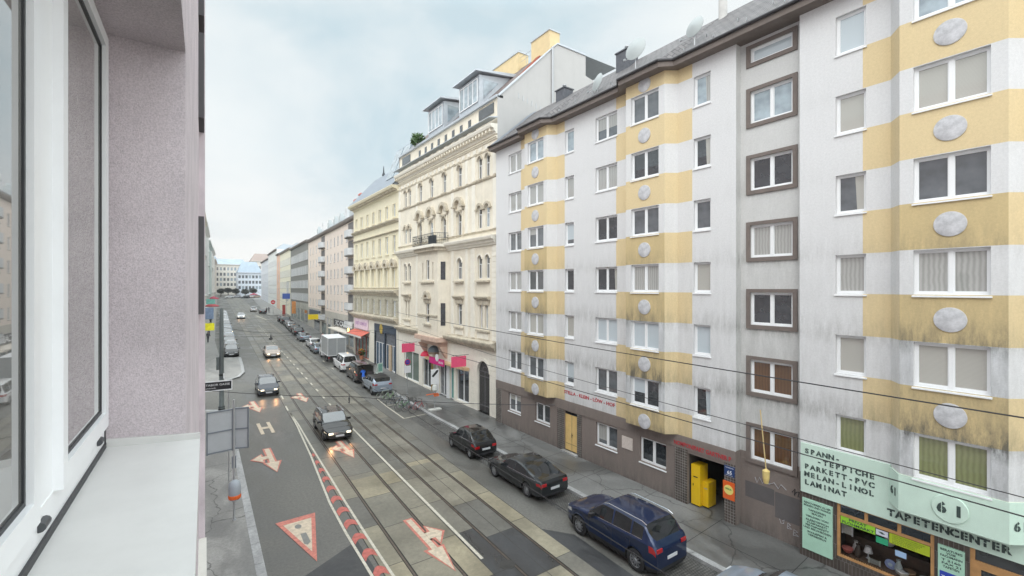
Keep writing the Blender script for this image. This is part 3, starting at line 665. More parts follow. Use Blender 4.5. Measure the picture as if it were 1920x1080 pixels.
BRN = dirty_plaster('brown_render', (.225,.185,.165), (.12,.105,.095), .9, 0, 4)
BRN2 = mat('brown_trim', (.17,.14,.125), .8, var=.15)
STC = dirty_plaster('stair_render', (.60,.60,.59), (.20,.20,.19), .8, 5, 17)
MINT = mat('mint_board', (.60,.76,.66), .45, var=.08, scale=1.2, streak=.08)
MED = mat('plaque_cement', (.54,.54,.56), .85, var=.3, scale=5, bump=.3)
SILLS = [4.21+2.77*k for k in range(6)]
YB = [(max(3.17, s-1.41), s) for s in SILLS]+[(SILLS[5]+1.36, 20.05)]
bays = [22.95, 14.37, 3.5]
def isY(z): return any(a < z < b for a, b in YB)
def mfn(x, z):
    if z < 3.17: return 2
    for c in bays:
        if 1.5 < abs(x-c) < 2.25: return 1 if isY(z) else 0
    return 0
zc = sorted(set([3.17]+[v for p in YB for v in p]))
xc = [v for c in bays for v in (c-2.25, c+2.25)]
holes = []; wins = []
rg = random.Random(11)
for k, s in enumerate(SILLS):
    for (a, b, p) in ((25.13,26.68,2),(19.9,20.68,1),(16.55,18.14,2),(11.23,12.05,1),(5.66,6.54,1)):
        if k == 0 and a == 5.66: z0, z1 = s+.08, s+1.34
        else: z0, z1 = s, s+1.34
        holes.append((a,b,z0,z1)); wins.append((a,b,z0,z1,p,0,k))
for (a, b) in ((25.2,26.7),(22.1,23.6),(16.55,18.1),(13.5,15.06)): holes.append((a,b,1.27,2.5)); wins.append((a,b,1.27,2.5,2,0,-1))
holes.append((19.6,20.75,.12,2.55))       # yellow door
holes.append((10.6,12.37,.1,2.46))        # passage
shop_h = [(3.95,6.5,.62,2.46),(.2,3.18,.12,2.46)]
mb = MB()
def gapwall(a, b, z0, z1): wall(mb, a, b, z0, z1, 0, [h for h in holes+shop_h if h[0] >= a-.01 and h[1] <= b+.01 and h[2] >= z0-.01 and h[3] <= z1+.01], .16, mfn, xc, zc)
# upper walls between bays, lower walls below
segs = [(24.45,28.3),(15.87,21.45),(10.1,12.87),(5.0,7.69),(-6,2.0)]
for a, b in segs: gapwall(a, b, 3.17, 20.05)
gapwall(10.1, 28.3, 0, 3.17)
wall(mb, -6, 7.69, 0, 3.17, 0, shop_h, .14, lambda x, z: 5, (), ())
# recessed stair strip
SW = [(8.06,9.68, 8.15+.0+2.74*k-0, 0) for k in range(4)]
st_h = []
for k in range(-2, 4): t = 9.91+2.74*k; st_h.append((8.06,9.68,t-1.46,t-.14))
st_h.append((8.06,9.68,19.15,19.75))
wall(mb, 7.69, 10.1, 0, 20.05, -.35, st_h, .10, lambda x, z: 2 if z < 3.2 else 3, (), (3.2,))
for x in (7.69, 10.1):
    for (a, b, m) in ((0,3.2,2),(3.2,20.05,3)): mb.quad([(x,0,a),(x,0,b),(x,-.35,b),(x,-.35,a)], m)
# bays
for c in bays:
    zb0 = 3.17 if c > 5 else 3.08
    hs = [(c-.82,c+.82,s,s+1.34) for s in SILLS]
    fm = lambda x, z, c=c: (7 if (isY(z) and z < 13.5) else (1 if isY(z) else (8 if z < 9 else 0)))
    wall(mb, c-1.15, c+1.15, zb0, 20.05, .5, hs, .16, fm, (), [z for z in zc if z > zb0], 0)
    zz = [zb0]+[z for z in zc if z > zb0+.01]
    for a, b in zip(zz, zz[1:]):
        m = 1 if isY((a+b)/2) else 0
        for sg_ in (-1, 1): mb.quad([(c+sg_*1.5,0,a),(c+sg_*1.5,0,b),(c+sg_*1.15,.5,b),(c+sg_*1.15,.5,a)], m)
    mb.quad([(c-1.5,0,zb0),(c-1.15,.5,zb0),(c+1.15,.5,zb0),(c+1.5,0,zb0)], 1)
    for s in SILLS: wins.append((c-.82,c+.82,s,s+1.34,2,.5,SILLS.index(s)))
TILE = brickmat('dark_tiles', (.075,.06,.052), (.095,.075,.065), (.20,.19,.18), .11, .5, .006, rough=.3, rot=(R(90),0,0), offset=.5, var=.3)
TILE2 = brickmat('ceramic_tiles', (.10,.08,.07), (.075,.06,.052), (.33,.32,.30), .12, .12, .008, rough=.28, rot=(R(90),0,0), offset=0, var=.35)
# end walls, back and floor slab of the passage
mb.quad([(28.3,0,0),(28.3,0,20.05),(28.3,-10,20.05),(28.3,-10,0)], 0); mb.quad([(-6,0,0),(-6,-10,0),(-6,-10,20.05),(-6,0,20.05)], 0); mb.quad([(-6,-10,0),(28.3,-10,0),(28.3,-10,20.05),(-6,-10,20.05)], 0)
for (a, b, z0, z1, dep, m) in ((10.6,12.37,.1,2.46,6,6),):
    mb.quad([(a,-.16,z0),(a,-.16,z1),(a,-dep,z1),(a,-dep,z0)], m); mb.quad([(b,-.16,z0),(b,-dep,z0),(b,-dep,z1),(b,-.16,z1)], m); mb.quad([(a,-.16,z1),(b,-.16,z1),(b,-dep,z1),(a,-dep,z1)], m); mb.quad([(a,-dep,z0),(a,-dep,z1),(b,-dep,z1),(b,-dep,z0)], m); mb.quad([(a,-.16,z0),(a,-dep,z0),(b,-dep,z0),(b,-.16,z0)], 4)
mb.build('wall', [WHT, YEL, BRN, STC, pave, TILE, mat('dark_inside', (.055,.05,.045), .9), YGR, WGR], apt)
ROW = {5:[glight,gblue],4:[gcur,gdark],3:[gdark,ggrey],2:[gdark,gcur],1:[gblind,gdark],0:[gdark,ggrey],-1:[ggrey,gdark]}
for (a, b, z0, z1, p, y, k) in wins:
    g = rg.choice(ROW[k]+[ggrey, gblind, gcur] if k > 0 else ROW[k]+[ggrey])
    if y and a < 5: g = [ggreen, gblind, gcur, ggrey, gblind, gblue][k]
    if a == 5.66: g = [ggreen, gblind, gcur, ggrey, gblind, glight][k]
    if k == 1 and a in (16.55,11.23) or (k == 1 and y and 10 < a < 15): g = glight
    f = win(apt, a, b, z0, z1, y, p, g)
    if g in (gdark, ggrey, gblue) and rg.random() < .5:
        w_, h_ = b-a, z1-z0; q_ = rg.choice([.35,.55,.75]); i_ = rg.randrange(p); x_ = w_*i_/p+.08; x2 = w_*(i_+1)/p-.08
        if rg.random() < .5: x_, x2 = .08, w_-.08
        bb_ = MB().quad([(x_,-.043,h_*(1-q_)),(x_,-.043,h_-.06),(x2,-.043,h_-.06),(x2,-.043,h_*(1-q_))]) if rg.random() < .6 else MB().quad([(x_,-.043,.06),(x_,-.043,h_-.06),(x_+(x2-x_)*.38,-.043,h_-.06),(x_+(x2-x_)*.30,-.043,.06)])
        bb_.build('blind' if q_ else 'curtain', rg.choice([gcur, gblind, glight]), f)
for i, h in enumerate(sorted(st_h, key=lambda h: h[2])):
    win(apt, h[0], h[1], h[2], h[3], -.35, 2 if h[3]-h[2] > 1 else 1, [gamber, gamber, gdark, gcur, gdark, gblue, glight][i] if i < 7 else gdark, depth=.07, sill=False)
    fm = MB(); a, b, c_, d = h[0]-.16, h[1]+.16, h[2]-.16, h[3]+.14
    for q in ((a,h[0],c_,d),(h[1],b,c_,d),(h[0],h[1],h[3],d),(h[0],h[1],c_,h[2])): fm.box(q[0],q[1],-.35,-.29,q[2],q[3])
    fm.build('window_surround', BRN2, apt)
# plaques
pm = MB(); pm.lathe([(.36,0),(.36,.028),(.345,.035),(0,.036)], (0,0,0), 'y', 28); pmm = pm.mesh('plaque', MED, smooth=40)
for c in bays:
    for s in SILLS:
        if c < 5 and s < 5: continue
        o = link('plaque', pmm, apt, (c, .5, s-.72))
    hp = MB(); hp.lathe([(.36,0),(.36,.035),(0,.036)], (0,0,0), 'y', 28); 
    link('plaque', pmm, apt, (c, .5, 19.80))
# fascia above the ground floor, trim line
MB().box(10.1, 28.3, 0, .035, 2.60, 3.165).build('fascia_band', BRN, apt)
for (a, b) in ((13.0,12.37),(10.13,10.6),(20.75,21.35),(19.25,19.6),(27.6,28.28)): MB().box(min(a,b), max(a,b), 0, .03, .12, 2.6).build('tiled_pilaster', TILE2, apt)
# yellow entrance door
dr = MB().box(19.6, 20.75, -.14, -.10, .22, 2.35).build('door', mat('door_yellow', (.72,.50,.20), .5, var=.12, scale=5), apt)
MB().box(20.165,20.18,-.10,-.092,.24,2.34).box(19.62,20.73,-.10,-.092,.6,.615).build('door_seam', joint, dr)
MB().box(19.6,20.75,-.15,-.11,2.36,2.54).build('fanlight', gdark, dr); MB().box(20.1,20.14,-.10,-.03,1.15,1.19).box(20.1,20.14,-.05,-.03,1.05,1.3).build('door_handle', steel, dr)
MB().box(19.5,20.85,-.02,.22,.12,.2).build('doorstep', granite, apt)
MB().box(15.5,16.2,0,.03,1.62,2.24).build('stone_plaque', mat('plaque_stone', (.62,.55,.50), .5, var=.15, scale=12), apt)
redp = mat('red_letters', (.42,.035,.045), .5)
facade_text('STELLA - KLEIN - LÖW - HOF', 20.75, .004, 3.60, .27, redp, apt, 'red_lettering', width=4.05, bold=.006)
facade_text('NOMPONIPART GARTNER P', 13.05, .039, 2.70, .27, redp, apt, 'red_lettering', width=2.75, bold=.006)
# eave, gutter, roof
def outline(o1, o2):
    pts = [(28.3+.25, o1)]
    for c in bays: pts += [(c+1.15+.5, o1), (c+1.15+.05, o2), (c-1.15-.05, o2), (c-1.15-.5, o1)]
    return pts+[(-6, o1)]
P = outline(.52, 1.02)
ev = MB(); pts = P+[(-6,-.5),(28.55,-.5)]; ev.prism(pts, 20.04, 20.30, 'z')
ev.build('eave', BRN2, apt)
gt = MB(); gt.tube([(p[0], p[1]+.05, 20.33) for p in P], .07, 8); gt.build('gutter', mat('gutter_dark', (.045,.042,.045), .4, .4), apt)
TR = brickmat('roof_tiles', (.155,.14,.14), (.115,.105,.108), (.05,.045,.045), .33, .22, .02, rough=.6, rot=(0,0,0), var=.3, bump=.6)
rf = MB(); ridge = [(p[0], -3.2, 23.5) for p in P]
for i in range(len(P)-1):
    a, b = P[i], P[i+1]; rf.quad([(a[0],a[1],20.36),(b[0],b[1],20.36),(b[0],-3.2,23.5),(a[0],-3.2,23.5)])
rf.quad([(28.55,-3.2,23.5),(-6,-3.2,23.5),(-6,-9,20),(28.55,-9,20)]); rf.quad([(28.55,.52,20.36),(28.55,-3.2,23.5),(28.55,-9,20)], 1); rf.quad([(28.55,.52,20.3),(28.55,.52,20.36),(28.55,-9,20),(28.55,-9,19.9)], 1)
roof = rf.build('roof', [TR, mat('roof_metal', (.33,.36,.40), .45, .3, var=.1)], apt)
ms = MB()
for t in (0, .35, .7): ms.prism([(.52-.0,20.38),(-3.2,23.54),(-3.2,23.60),(.52,20.44)], 28.2-t*.9, 28.24-t*.9, 'x')
ms.build('roof_seams', MT['roof_metal'], roof)
sgd = MB()
for i in range(46):
    x = 27.6-i*.72; zz = 20.75 if i % 2 else 21.3; yy = .52-(zz-20.36)/(3.14)*3.72; sgd.box(x, x+.03, yy-.02, yy+.05, zz, zz+.12)
sgd.build('snow_guards', mat('galvanised', (.45,.46,.47), .4, .6), roof)
for (x, y, w, d, zt) in ((24.0,-2.9,.9,.8,23.75),(18.3,-2.8,1.0,.8,23.95),(8.6,-3.0,2.3,.9,25.1)):
    ch = MB().box(x-w/2, x+w/2, y-d/2, y+d/2, 22.4, zt).box(x-w/2-.06, x+w/2+.06, y-d/2-.06, y+d/2+.06, zt, zt+.07).build('chimney', mat('slate_chimney', (.10,.105,.12), .7, var=.3, scale=5), roof)
    MB().lathe([(.09,zt),(.09,zt+.35),(.14,zt+.36),(.14,zt+.42),(0,zt+.45)], (x,y,0), n=12).build('chimney_pot', MT['galvanised'], ch)
MB().lathe([(.2,22.8),(.2,24.9),(.24,24.92),(.24,25.05),(.05,25.1)], (12.35,-2.9,0), n=16).build('vent_pipe', mat('vent_concrete', (.55,.54,.52), .8, var=.15), roof)
MB().lathe([(.12,22.8),(.12,24.1),(.17,24.12),(.0,24.2)], (18.6,-2.9,0), n=12).build('vent_pipe', MT['galvanised'], roof)

# mint shop front
sf = MB()
sf.box(5.0, 7.63, 0, .06, 2.48, 4.27); sf.box(-6, 2.0, 0, .06, 2.48, 4.27); sf.box(2.0, 5.0, 0, .06, 2.48, 3.075)
sf.build('shop_sign_board', MINT, apt)
sb_ = MB(); zb0, zt0 = 3.10, 4.205
c = 3.5; y = .5
sb_.prism([(c+1.53,.062),(c+1.17,.53),(c-1.17,.53),(c-1.53,.062)], zb0-.02, zt0, 'z'); sbm = sb_.build('bay_sign_board', MINT, apt)
pl2 = MB(); pl2.lathe([(.40,.53),(.40,.555),(.385,.565),(0,.566)], (c,0,3.58), 'y', 32); pl2.build('sign_roundel', MINT, sbm)
ink = mat('sign_ink', (.045,.07,.065), .5)
def srow(txt, x, z, size, pitch, y, parent, bold=.01):
    mbx = flipx(stencil_row(None, txt, 0, pitch, size, .004, bold), x)
    mbx.v = [(v[0], v[1]+y, v[2]+z) for v in mbx.v]
    mbx.build('stencil_lettering', ink, parent)
srow('SPANN-', 7.42, 3.93, .24, .193, .066, apt)
srow('-TEPPICHE', 7.02, 3.66, .24, .193, .066, apt)
srow('PARKETT-PVC', 7.42, 3.37, .24, .193, .066, apt)
srow('MELAN-LINOL', 7.42, 3.09, .24, .193, .066, apt)
srow('LAMINAT', 7.42, 2.79, .24, .193, .066, apt)
srow('TAPETENCENTER', 4.98, 2.64, .30, .212, .066, apt, .014)
srow('61', 3.67, 3.44, .40, .36, .57, sbm, .022)
def side61(sg_):
    mbx = stencil_row(None, '61', -.1, .2, .34, .004, .012); x0 = c+sg_*1.35; y0 = .296; d = Vector((-.36*sg_ if sg_ > 0 else -.36, .468 if sg_ > 0 else -.468, 0)).normalized()
    n_ = Vector((sg_*.468, .36, 0)).normalized()
    mbx.v = [tuple(Vector((x0,y0,3.45))+d*v[0]+n_*(.004+v[1]+.004)+Vector((0,0,v[2]))) for v in mbx.v]
    mbx.build('stencil_lettering', ink, sbm)
side61(1); side61(-1)
# tiled lower wall shows; boards with text
PAN = mat('mint_panel', (.42,.66,.52), .4, var=.06)
pA = MB().box(6.62, 7.58, 0, .05, .42, 2.26).build('text_board', PAN, apt)
for t, z, w in (('RENOVIEREN ALLER',2.10,.86),('BÖDEN UND WÄNDE',2.00,.86),('TAPEZIEREN',1.86,.56),('MALEN',1.76,.34),('VERLEGEN VON',1.63,.72),('KLEBETEPPICH',1.50,.72),('STABPARKETT',1.40,.64),('FERTIGPARKETT',1.30,.74),('UND MELANBODEN',1.20,.88),('SCHLEIFEN &',1.06,.62),('VERSIEGELN',.96,.58)):
    facade_text(t, 7.10+w/2, .053, z, .09, ink, pA, 'board_lettering', width=w, bold=.002, depth=.002)
pB = MB().box(3.28, 3.86, 0, .05, .35, 2.26).build('text_board', PAN, apt)
for t, z, w in (('BERATUNG',2.12,.48),('VOM',2.03,.2),('FACHMANN',1.94,.48),('T 2160',1.82,.42),('FAX 21',1.72,.42),('TAPETEN',1.62,.36)):
    facade_text(t, 3.57+w/2, .053, z, .09, ink, pB, 'board_lettering', width=w, bold=.002, depth=.002)
MB().box(3.32,3.82,.05,.056,1.2,1.5).build('blue_label', mat('label_blue', (.03,.06,.42), .4), pB)
facade_text('Tarkett', 3.78, .058, 1.28, .14, PVC, pB, 'label_lettering', width=.4, bold=.003, depth=.002)
MB().box(3.32,3.82,.05,.056,.6,1.15).build('label_picture', mat('label_warm', (.45,.25,.18), .5, var=.5, scale=8), pB)
WOOD = mat('shop_wood', (.50,.27,.11), .5, var=.2, scale=4)
fw = MB(); a, b, z0, z1, yy = 3.95, 6.5, .62, 2.46, -.02
for q in ((a,a+.09,z0,z1),(b-.09,b,z0,z1),(a+.09,b-.09,z0,z0+.08),(a+.09,b-.09,2.06,2.15),(4.75,4.84,2.15,z1),(5.62,5.71,2.15,z1),(a+.09,b-.09,z1-.03,z1)): fw.box(q[0],q[1],-.09,yy,q[2],q[3])
sw_ = fw.build('shop_window', WOOD, apt)
m, n, l, bb = base_mat('shop_glass'); mixs = n.new('ShaderNodeMixShader'); tr_ = n.new('ShaderNodeBsdfTransparent'); gl_ = n.new('ShaderNodeBsdfGlossy'); gl_.inputs['Roughness'].default_value = .02; lw = n.new('ShaderNodeLayerWeight'); lw.inputs[0].default_value = .25
ml = n.new('ShaderNodeMath'); ml.operation = 'MULTIPLY'; ml.inputs[1].default_value = .75; l.new(lw.outputs['Fresnel'], ml.inputs[0])
l.new(ml.outputs[0], mixs.inputs[0]); l.new(tr_.outputs[0], mixs.inputs[1]); l.new(gl_.outputs[0], mixs.inputs[2]); l.new(mixs.outputs[0], n['Material Output'].inputs[0]); shopglass = m
MB().quad([(4.04,-.05,.70),(4.04,-.05,2.06),(6.41,-.05,2.06),(6.41,-.05,.70)]).build('pane', shopglass, sw_)
MB().quad([(4.04,-.055,2.15),(4.04,-.055,2.43),(6.41,-.055,2.43),(6.41,-.055,2.15)]).build('pane', gdark, sw_)
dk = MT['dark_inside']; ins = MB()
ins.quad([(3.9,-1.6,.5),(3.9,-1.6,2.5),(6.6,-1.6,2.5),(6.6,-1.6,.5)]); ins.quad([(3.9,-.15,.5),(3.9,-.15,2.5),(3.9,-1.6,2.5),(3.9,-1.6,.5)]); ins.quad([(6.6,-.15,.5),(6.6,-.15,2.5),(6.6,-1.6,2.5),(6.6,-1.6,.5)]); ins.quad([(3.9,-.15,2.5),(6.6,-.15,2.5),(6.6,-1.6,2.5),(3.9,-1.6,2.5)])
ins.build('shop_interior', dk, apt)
MB().box(3.92, 6.58, -1.58, -.12, .5, .72).box(3.92,6.58,-1.58,-1.0,.72,1.1).build('display_shelf', mat('shelf_brown', (.14,.09,.06), .7, var=.3), apt)
lime = mat('lime_sign', (.30,.62,.04), .4); 
sgA = MB().box(5.42,6.40,-.045,-.035,1.80,2.05).build('window_sign', lime, sw_)
facade_text('PRIVAT', 6.16, -.033, 1.945, .12, ink, sgA, 'sign_lettering', width=.5, bold=.003, depth=.002)
facade_text('FLOHMARKT', 6.36, -.033, 1.825, .12, ink, sgA, 'sign_lettering', width=.9, bold=.003, depth=.002)
sgB = MB().box(4.06,5.05,-.045,-.035,1.72,2.04).build('window_sign', mat('yellowgreen_sign', (.42,.52,.03), .4), sw_)
for i in range(5): facade_text(['TAPETEN BODENBELÄGE','TEPPICHE VORHÄNGE','MALERARBEITEN','LAMINAT PARKETT','BERATUNG'][i], 4.98, -.033, 1.97-.055*i, .05, mat('sign_ink_soft', (.10,.16,.02), .5), sgB, 'sign_lettering', width=.8-.06*i, depth=.001)
sgC = MB().box(5.08,5.40,-.045,-.035,1.84,2.02).build('window_sign', mat('card_white', (.62,.64,.72), .5), sw_)
MB().prism([(5.16,1.92),(5.24,1.97),(5.34,1.95),(5.24,1.90)], -.035, -.032, 'y').build('card_mark', ink, sgC)
MB().box(5.08,5.40,-.045,-.035,1.58,1.78).build('window_sign', mat('card_green', (.03,.34,.17), .5), sw_)
MB().box(4.62,4.90,-.045,-.035,1.38,1.56).build('window_sign', mat('card_blue', (.35,.50,.72), .5), sw_)
# shop door
dw = MB()
for q in ((.2,.3,.12,2.46),(3.08,3.18,.12,2.46),(.3,3.08,2.02,2.12),(1.6,1.7,2.12,2.46),(.3,.42,.12,2.02),(1.55,1.67,.12,2.02),(1.75,1.87,.12,2.02),(2.96,3.08,.12,2.02),(.42,1.55,1.9,2.02),(1.87,2.96,1.9,2.02),(.42,1.55,.12,.32),(1.87,2.96,.12,.32)): dw.box(q[0],q[1],-.1,-.03,q[2],q[3])
sd = dw.build('shop_door', WOOD, apt); MB().quad([(.25,-.075,.12),(.25,-.075,2.44),(3.1,-.075,2.44),(3.1,-.075,.12)]).build('pane', gdark, sd)
# address plate and orange sign at the passage, graffiti
np_ = MB().box(10.14,10.58,.032,.05,2.08,2.50).build('number_plate', mat('enamel_blue', (.02,.05,.16), .3), apt)
facade_text('65', 10.46, .052, 2.17, .2, PVC, np_, 'plate_lettering', width=.2, bold=.004, depth=.001); facade_text('TABORSTRASSE', 10.54, .052, 2.41, .06, PVC, np_, 'plate_lettering', width=.36, depth=.001); facade_text('LEOPOLDSTADT', 10.52, .052, 2.11, .04, PVC, np_, 'plate_lettering', width=.3, depth=.001)
os_ = MB().box(10.12,10.62,.06,.09,1.12,1.86).build('orange_sign', mat('sign_orange', (.72,.12,.02), .45), apt)
MB().lathe([(.2,.09),(.2,.098),(0,.099)], (10.37,0,1.52), 'y', 24).build('sign_disc', mat('disc_yellow', (.80,.68,.20), .4), os_)
facade_text('NOLA', 10.50, .102, 1.53, .10, mat('sign_green', (.05,.25,.06), .5), os_, 'sign_lettering', width=.26, bold=.005, depth=.001)
GW = mat('graffiti_white', (.42,.42,.44), .7); GB = mat('graffiti_black', (.04,.04,.045), .7); PG = mat('paint_patch', (.12,.11,.11), .8, var=.1)
gp_ = MB().box(8.75,9.9,-.35,-.346,1.35,2.0).box(7.75,8.72,-.35,-.345,.95,1.95); gp_.build('paint_patch', PG, apt)
def scrib(pts, name, m, y=-.34, r=.012): MB().tube([(x, y, z) for x, z in pts], r, 5).build(name, m, apt)
scrib([(8.55,.95),(8.5,.8),(8.4,.82),(8.38,.98),(8.45,.9)], 'graffiti', GW); scrib([(8.27,.72),(8.25,.9),(8.15,.85),(8.24,.8),(8.1,.72),(8.27,.7)], 'graffiti', GW); scrib([(8.05,.55),(8.03,.75),(7.9,.7),(8.02,.64),(7.86,.55),(8.06,.53)], 'graffiti', GW)
scrib([(9.5,2.25),(9.42,2.05),(9.32,2.3),(9.2,2.1),(9.1,2.32),(8.95,2.15),(8.75,2.28),(8.6,2.1),(8.5,2.3),(8.3,2.15)], 'graffiti', GW, r=.015)
scrib([(8.1,2.15),(8.0,2.3),(8.02,2.05),(7.95,2.2),(7.85,2.25),(7.88,2.05),(7.76,2.18),(7.72,2.0)], 'graffiti', GB, r=.018)
facade_text('UBB', 8.6, -.345, .62, .0001, GW, apt, 'graffiti') if False else None
# things around this house
rope = empty('hanging_brush', (D1-.30+.0, 8.75, 0)); tag(rope, 'long yellow handle with yellow sack hanging on the wall below the stair windows', 'brush')
MB().tube([(0,.22,5.2),(0,0,2.95)], .022, 8).build('handle', mat('wood_handle', (.60,.46,.22), .5), rope)
MB().lathe([(.03,2.98),(.13,2.9),(.12,2.62),(.08,2.42),(.02,2.40)], n=12).build('sack', mat('sack_yellow', (.68,.52,.20), .6, var=.2), rope)
YC = mat('cabinet_yellow', (.78,.50,.01), .4, var=.06)
cabn = empty('letter_cabinet', (D1+.45, 12.05, .12)); tag(cabn, 'yellow metal cabinet standing just inside the dark passage', 'cabinet')
MB().box(-.3,.3,-.22,.22,.06,1.85).build('tall_body', YC, cabn); MB().box(-.1,.5,-.5,-.225,.06,1.15).build('low_body', YC, cabn)
MB().box(-.315,-.302,-.1,.1,1.3,1.34).box(-.315,-.302,.1,.13,.9,1.0).build('slot', groove, cabn); MB().box(-.115,-.102,-.45,-.3,.85,.89).build('cabinet_handle', MT['galvanised'], cabn)
cab2 = empty('orange_cabinet', (D1+1.6, 10.95, .12)); tag(cab2, 'orange brown box deep in the shadow of the passage', 'box'); MB().box(-.3,.3,-.25,.25,.5,1.9).build('body', mat('box_orange', (.45,.20,.03), .5), cab2); MB().box(-.31,-.301,-.2,.2,1.0,1.7).build('door', mat('box_orange2', (.38,.16,.03), .5), cab2)
for (s, yy, zz_, r_, turn, lab) in ((18.1,-.1,20.95,.50,R(75),'pale satellite dish on the roof edge, leftmost of the three and beside the middle bay'),(15.2,.15,21.5,.58,R(96),'large pale satellite dish seen edge on, above the middle bay'),(12.1,-.15,21.25,.47,R(83),'pale satellite dish on a bracket, nearest to the tall vent pipe')):
    e = empty('satellite_dish', (D1-yy, s, zz_), 0); tag(e, lab, 'satellite dish', 'satellite dishes along the eave')
    dm = MB(); dm.lathe([(.001,.13),(.15*r_/.5,.115),(.3*r_/.5,.07),(r_,0),(r_,-.015),(.3*r_/.5,.055),(.001,.115)], (0,0,0), 'y', 24)
    o = dm.build('dish', mat('dish_paint', (.38,.41,.41), .5, var=.05), e, smooth=50); o.rotation_euler = (R(12),0,turn); o.location = (0,0,.5)
    mm_ = MB(); mm_.tube([(0,0,-.5),(0,0,.5)], .025, 8); mm_.tube([(0,0,.0),(0,0,.3)], .03); mm_.build('mast', MT['galvanised'], e)
    a_ = MB(); dv = Vector((-math.sin(turn), math.cos(turn), 0)); a_.tube([(0,0,.1), tuple(dv*-.0+Vector((-.1,.62,.12)))], .015, 6); a_.box(-.14,-.06,.58,.68,.1,.2); a_.build('feed_arm', MT['galvanised'], e)
# goods in the flea market window
GR = 'second-hand goods in the shop window'
def goods():
    r = random.Random(4)
    W_ = lambda c, n: mat(n, c, .4, var=.25, scale=20)
    L = [('vase','tall white vase in the shop window',(.6,.6,.58)),('picture_frame','small white picture frame hanging at the left edge of the shop window',(.6,.6,.55)),('bowl','red and white bowl low in the left corner of the shop window',(.5,.12,.10)),('jug','dark brown jug near the left corner of the shop window',(.07,.05,.04)),
         ('lamp','white table lamp with grey shade in the shop window',(.6,.62,.64)),('box','black and white patterned box at the front of the shop window',(.25,.27,.25)),('plate','blue and white plate leaning in the middle of the shop window',(.3,.38,.65)),('vase','glassy grey vase beside the blue plate',(.42,.48,.48)),
         ('basket','brown wicker basket on the right of the shop window',(.2,.12,.06)),('figurine','small pale figurine in front of the basket',(.6,.58,.5)),('bowl','pale glass bowl at the far right of the shop window',(.5,.55,.6)),('clock','round white clock on the upper shelf of the shop window',(.6,.6,.55))]
    X = [6.1,6.3,6.28,5.98,5.75,5.5,5.1,4.88,4.62,4.75,4.2,5.35]; Yv = [-.5,-.35,-.3,-.3,-.5,-.25,-.35,-.3,-.35,-.2,-.3,-1.1]; Zv = [.72,1.35,.72,.72,.72,.72,.72,.72,.72,.72,.72,1.1]
    for i, (nm, lb, c) in enumerate(L):
        e = empty(nm, (D1-Yv[i], X[i], Zv[i])); tag(e, lb, nm.replace('_',' '), GR); m_ = W_(c, 'goods_'+str(i)); m2 = W_(tuple(min(.7, v*1.5+.05) for v in c), 'goods_b'+str(i)); k = 1.3
        if nm in ('vase','jug'): MB().lathe([(.05*k,0),(.09*k,.1*k),(.06*k,.22*k),(.035*k,.28*k),(.05*k,.33*k),(.03*k,.33*k)], n=14).build('body', m_, e, smooth=60); MB().tube([(.05,.0,.28),(.12,0,.26),(.12,0,.12),(.08,0,.08)], .01, 6).build('handle', m2, e)
        elif nm in ('picture_frame','box'): MB().box(-.02,.0,-.15,.15,0,.3 if nm[0] == 'p' else .16).build('panel', m_, e); MB().box(-.04,-.005,-.17,-.13,-.02,.32 if nm[0]=='p' else .18).box(-.04,-.005,.13,.17,-.02,.32 if nm[0]=='p' else .18).build('edge', m2, e)
        elif nm == 'lamp': MB().lathe([(.07,0),(.02,.04),(.02,.2),(.0,.2)], n=12).build('base', m_, e, smooth=50); MB().lathe([(.13,.2),(.08,.4)], n=16).build('lamp_shade', m2, e)
        elif nm in ('plate','clock'): MB().lathe([(.15,-.02),(.16,0),(.11,-.01),(0,-.012)], (0,0,.16), 'x', 20).build('disc', m_, e, smooth=50); MB().lathe([(.06,-.03),(0,-.031)], (0,0,.16), 'x', 16).build('centre', m2, e)
        else: MB().lathe([(.06,0),(.14,.08),(.16,.16),(.14,.16),(.12,.09),(.0,.03)], n=16).build('body', m_, e, smooth=50); MB().lathe([(.145,.15),(.165,.16),(.165,.175),(.145,.175)], n=16).build('rim', m2, e)
goods()

# ------------------------------------------------------------------ cream palace-style house
D2 = 18.7
CRM = mat('cream_stucco', (.76,.70,.585), .85, var=.10, scale=1.2, bump=.3, bscale=18, streak=.22, dirt=(.36,.29,.21))
CRL = mat('cream_light', (.80,.76,.67), .85, var=.08, scale=2, streak=.15, dirt=(.40,.34,.26))
CRD = mat('cream_weathered', (.58,.49,.36), .85, var=.35, scale=3, streak=.55, dirt=(.20,.17,.13))
TRM = mat('trim_sooty', (.55,.49,.39), .85, var=.3, scale=2.5, streak=.6, dirt=(.17,.15,.12))
PNK = mat('pinkish_trim', (.62,.44,.35), .8, var=.15, scale=2, streak=.3)
ZINC = mat('zinc', (.50,.54,.58), .45, .3, var=.1)
crm = empty('palace_house', (D2, 28.6, 0), math.pi/2)
tag(crm, 'ornate cream stucco house with round arched windows, oriel, iron balcony and two grey dormers', 'building')
X1 = 19.9
fl = MB(); holes = []; arcs = []
def pair(xc, z0, zs, w=.62, gap=1.15): return [(xc-gap/2, w, z0, zs), (xc+gap/2, w, z0, zs)]
T_ = pair(1.95, 18.6, 20.1)+pair(17.45, 18.6, 20.1)+[(x, .72, 18.6, 20.1) for x in (5.9, 8.8, 11.5, 14.1)]
B_ = pair(1.95, 14.7, 16.2)+pair(17.45, 14.7, 16.2)+[(x, .74, 14.3, 16.1) for x in (5.9, 8.8, 11.5, 14.1)]
C_ = pair(1.95, 10.7, 12.25)+pair(17.45, 10.7, 12.25)+[(5.9, .82, 10.7, 12.1)]
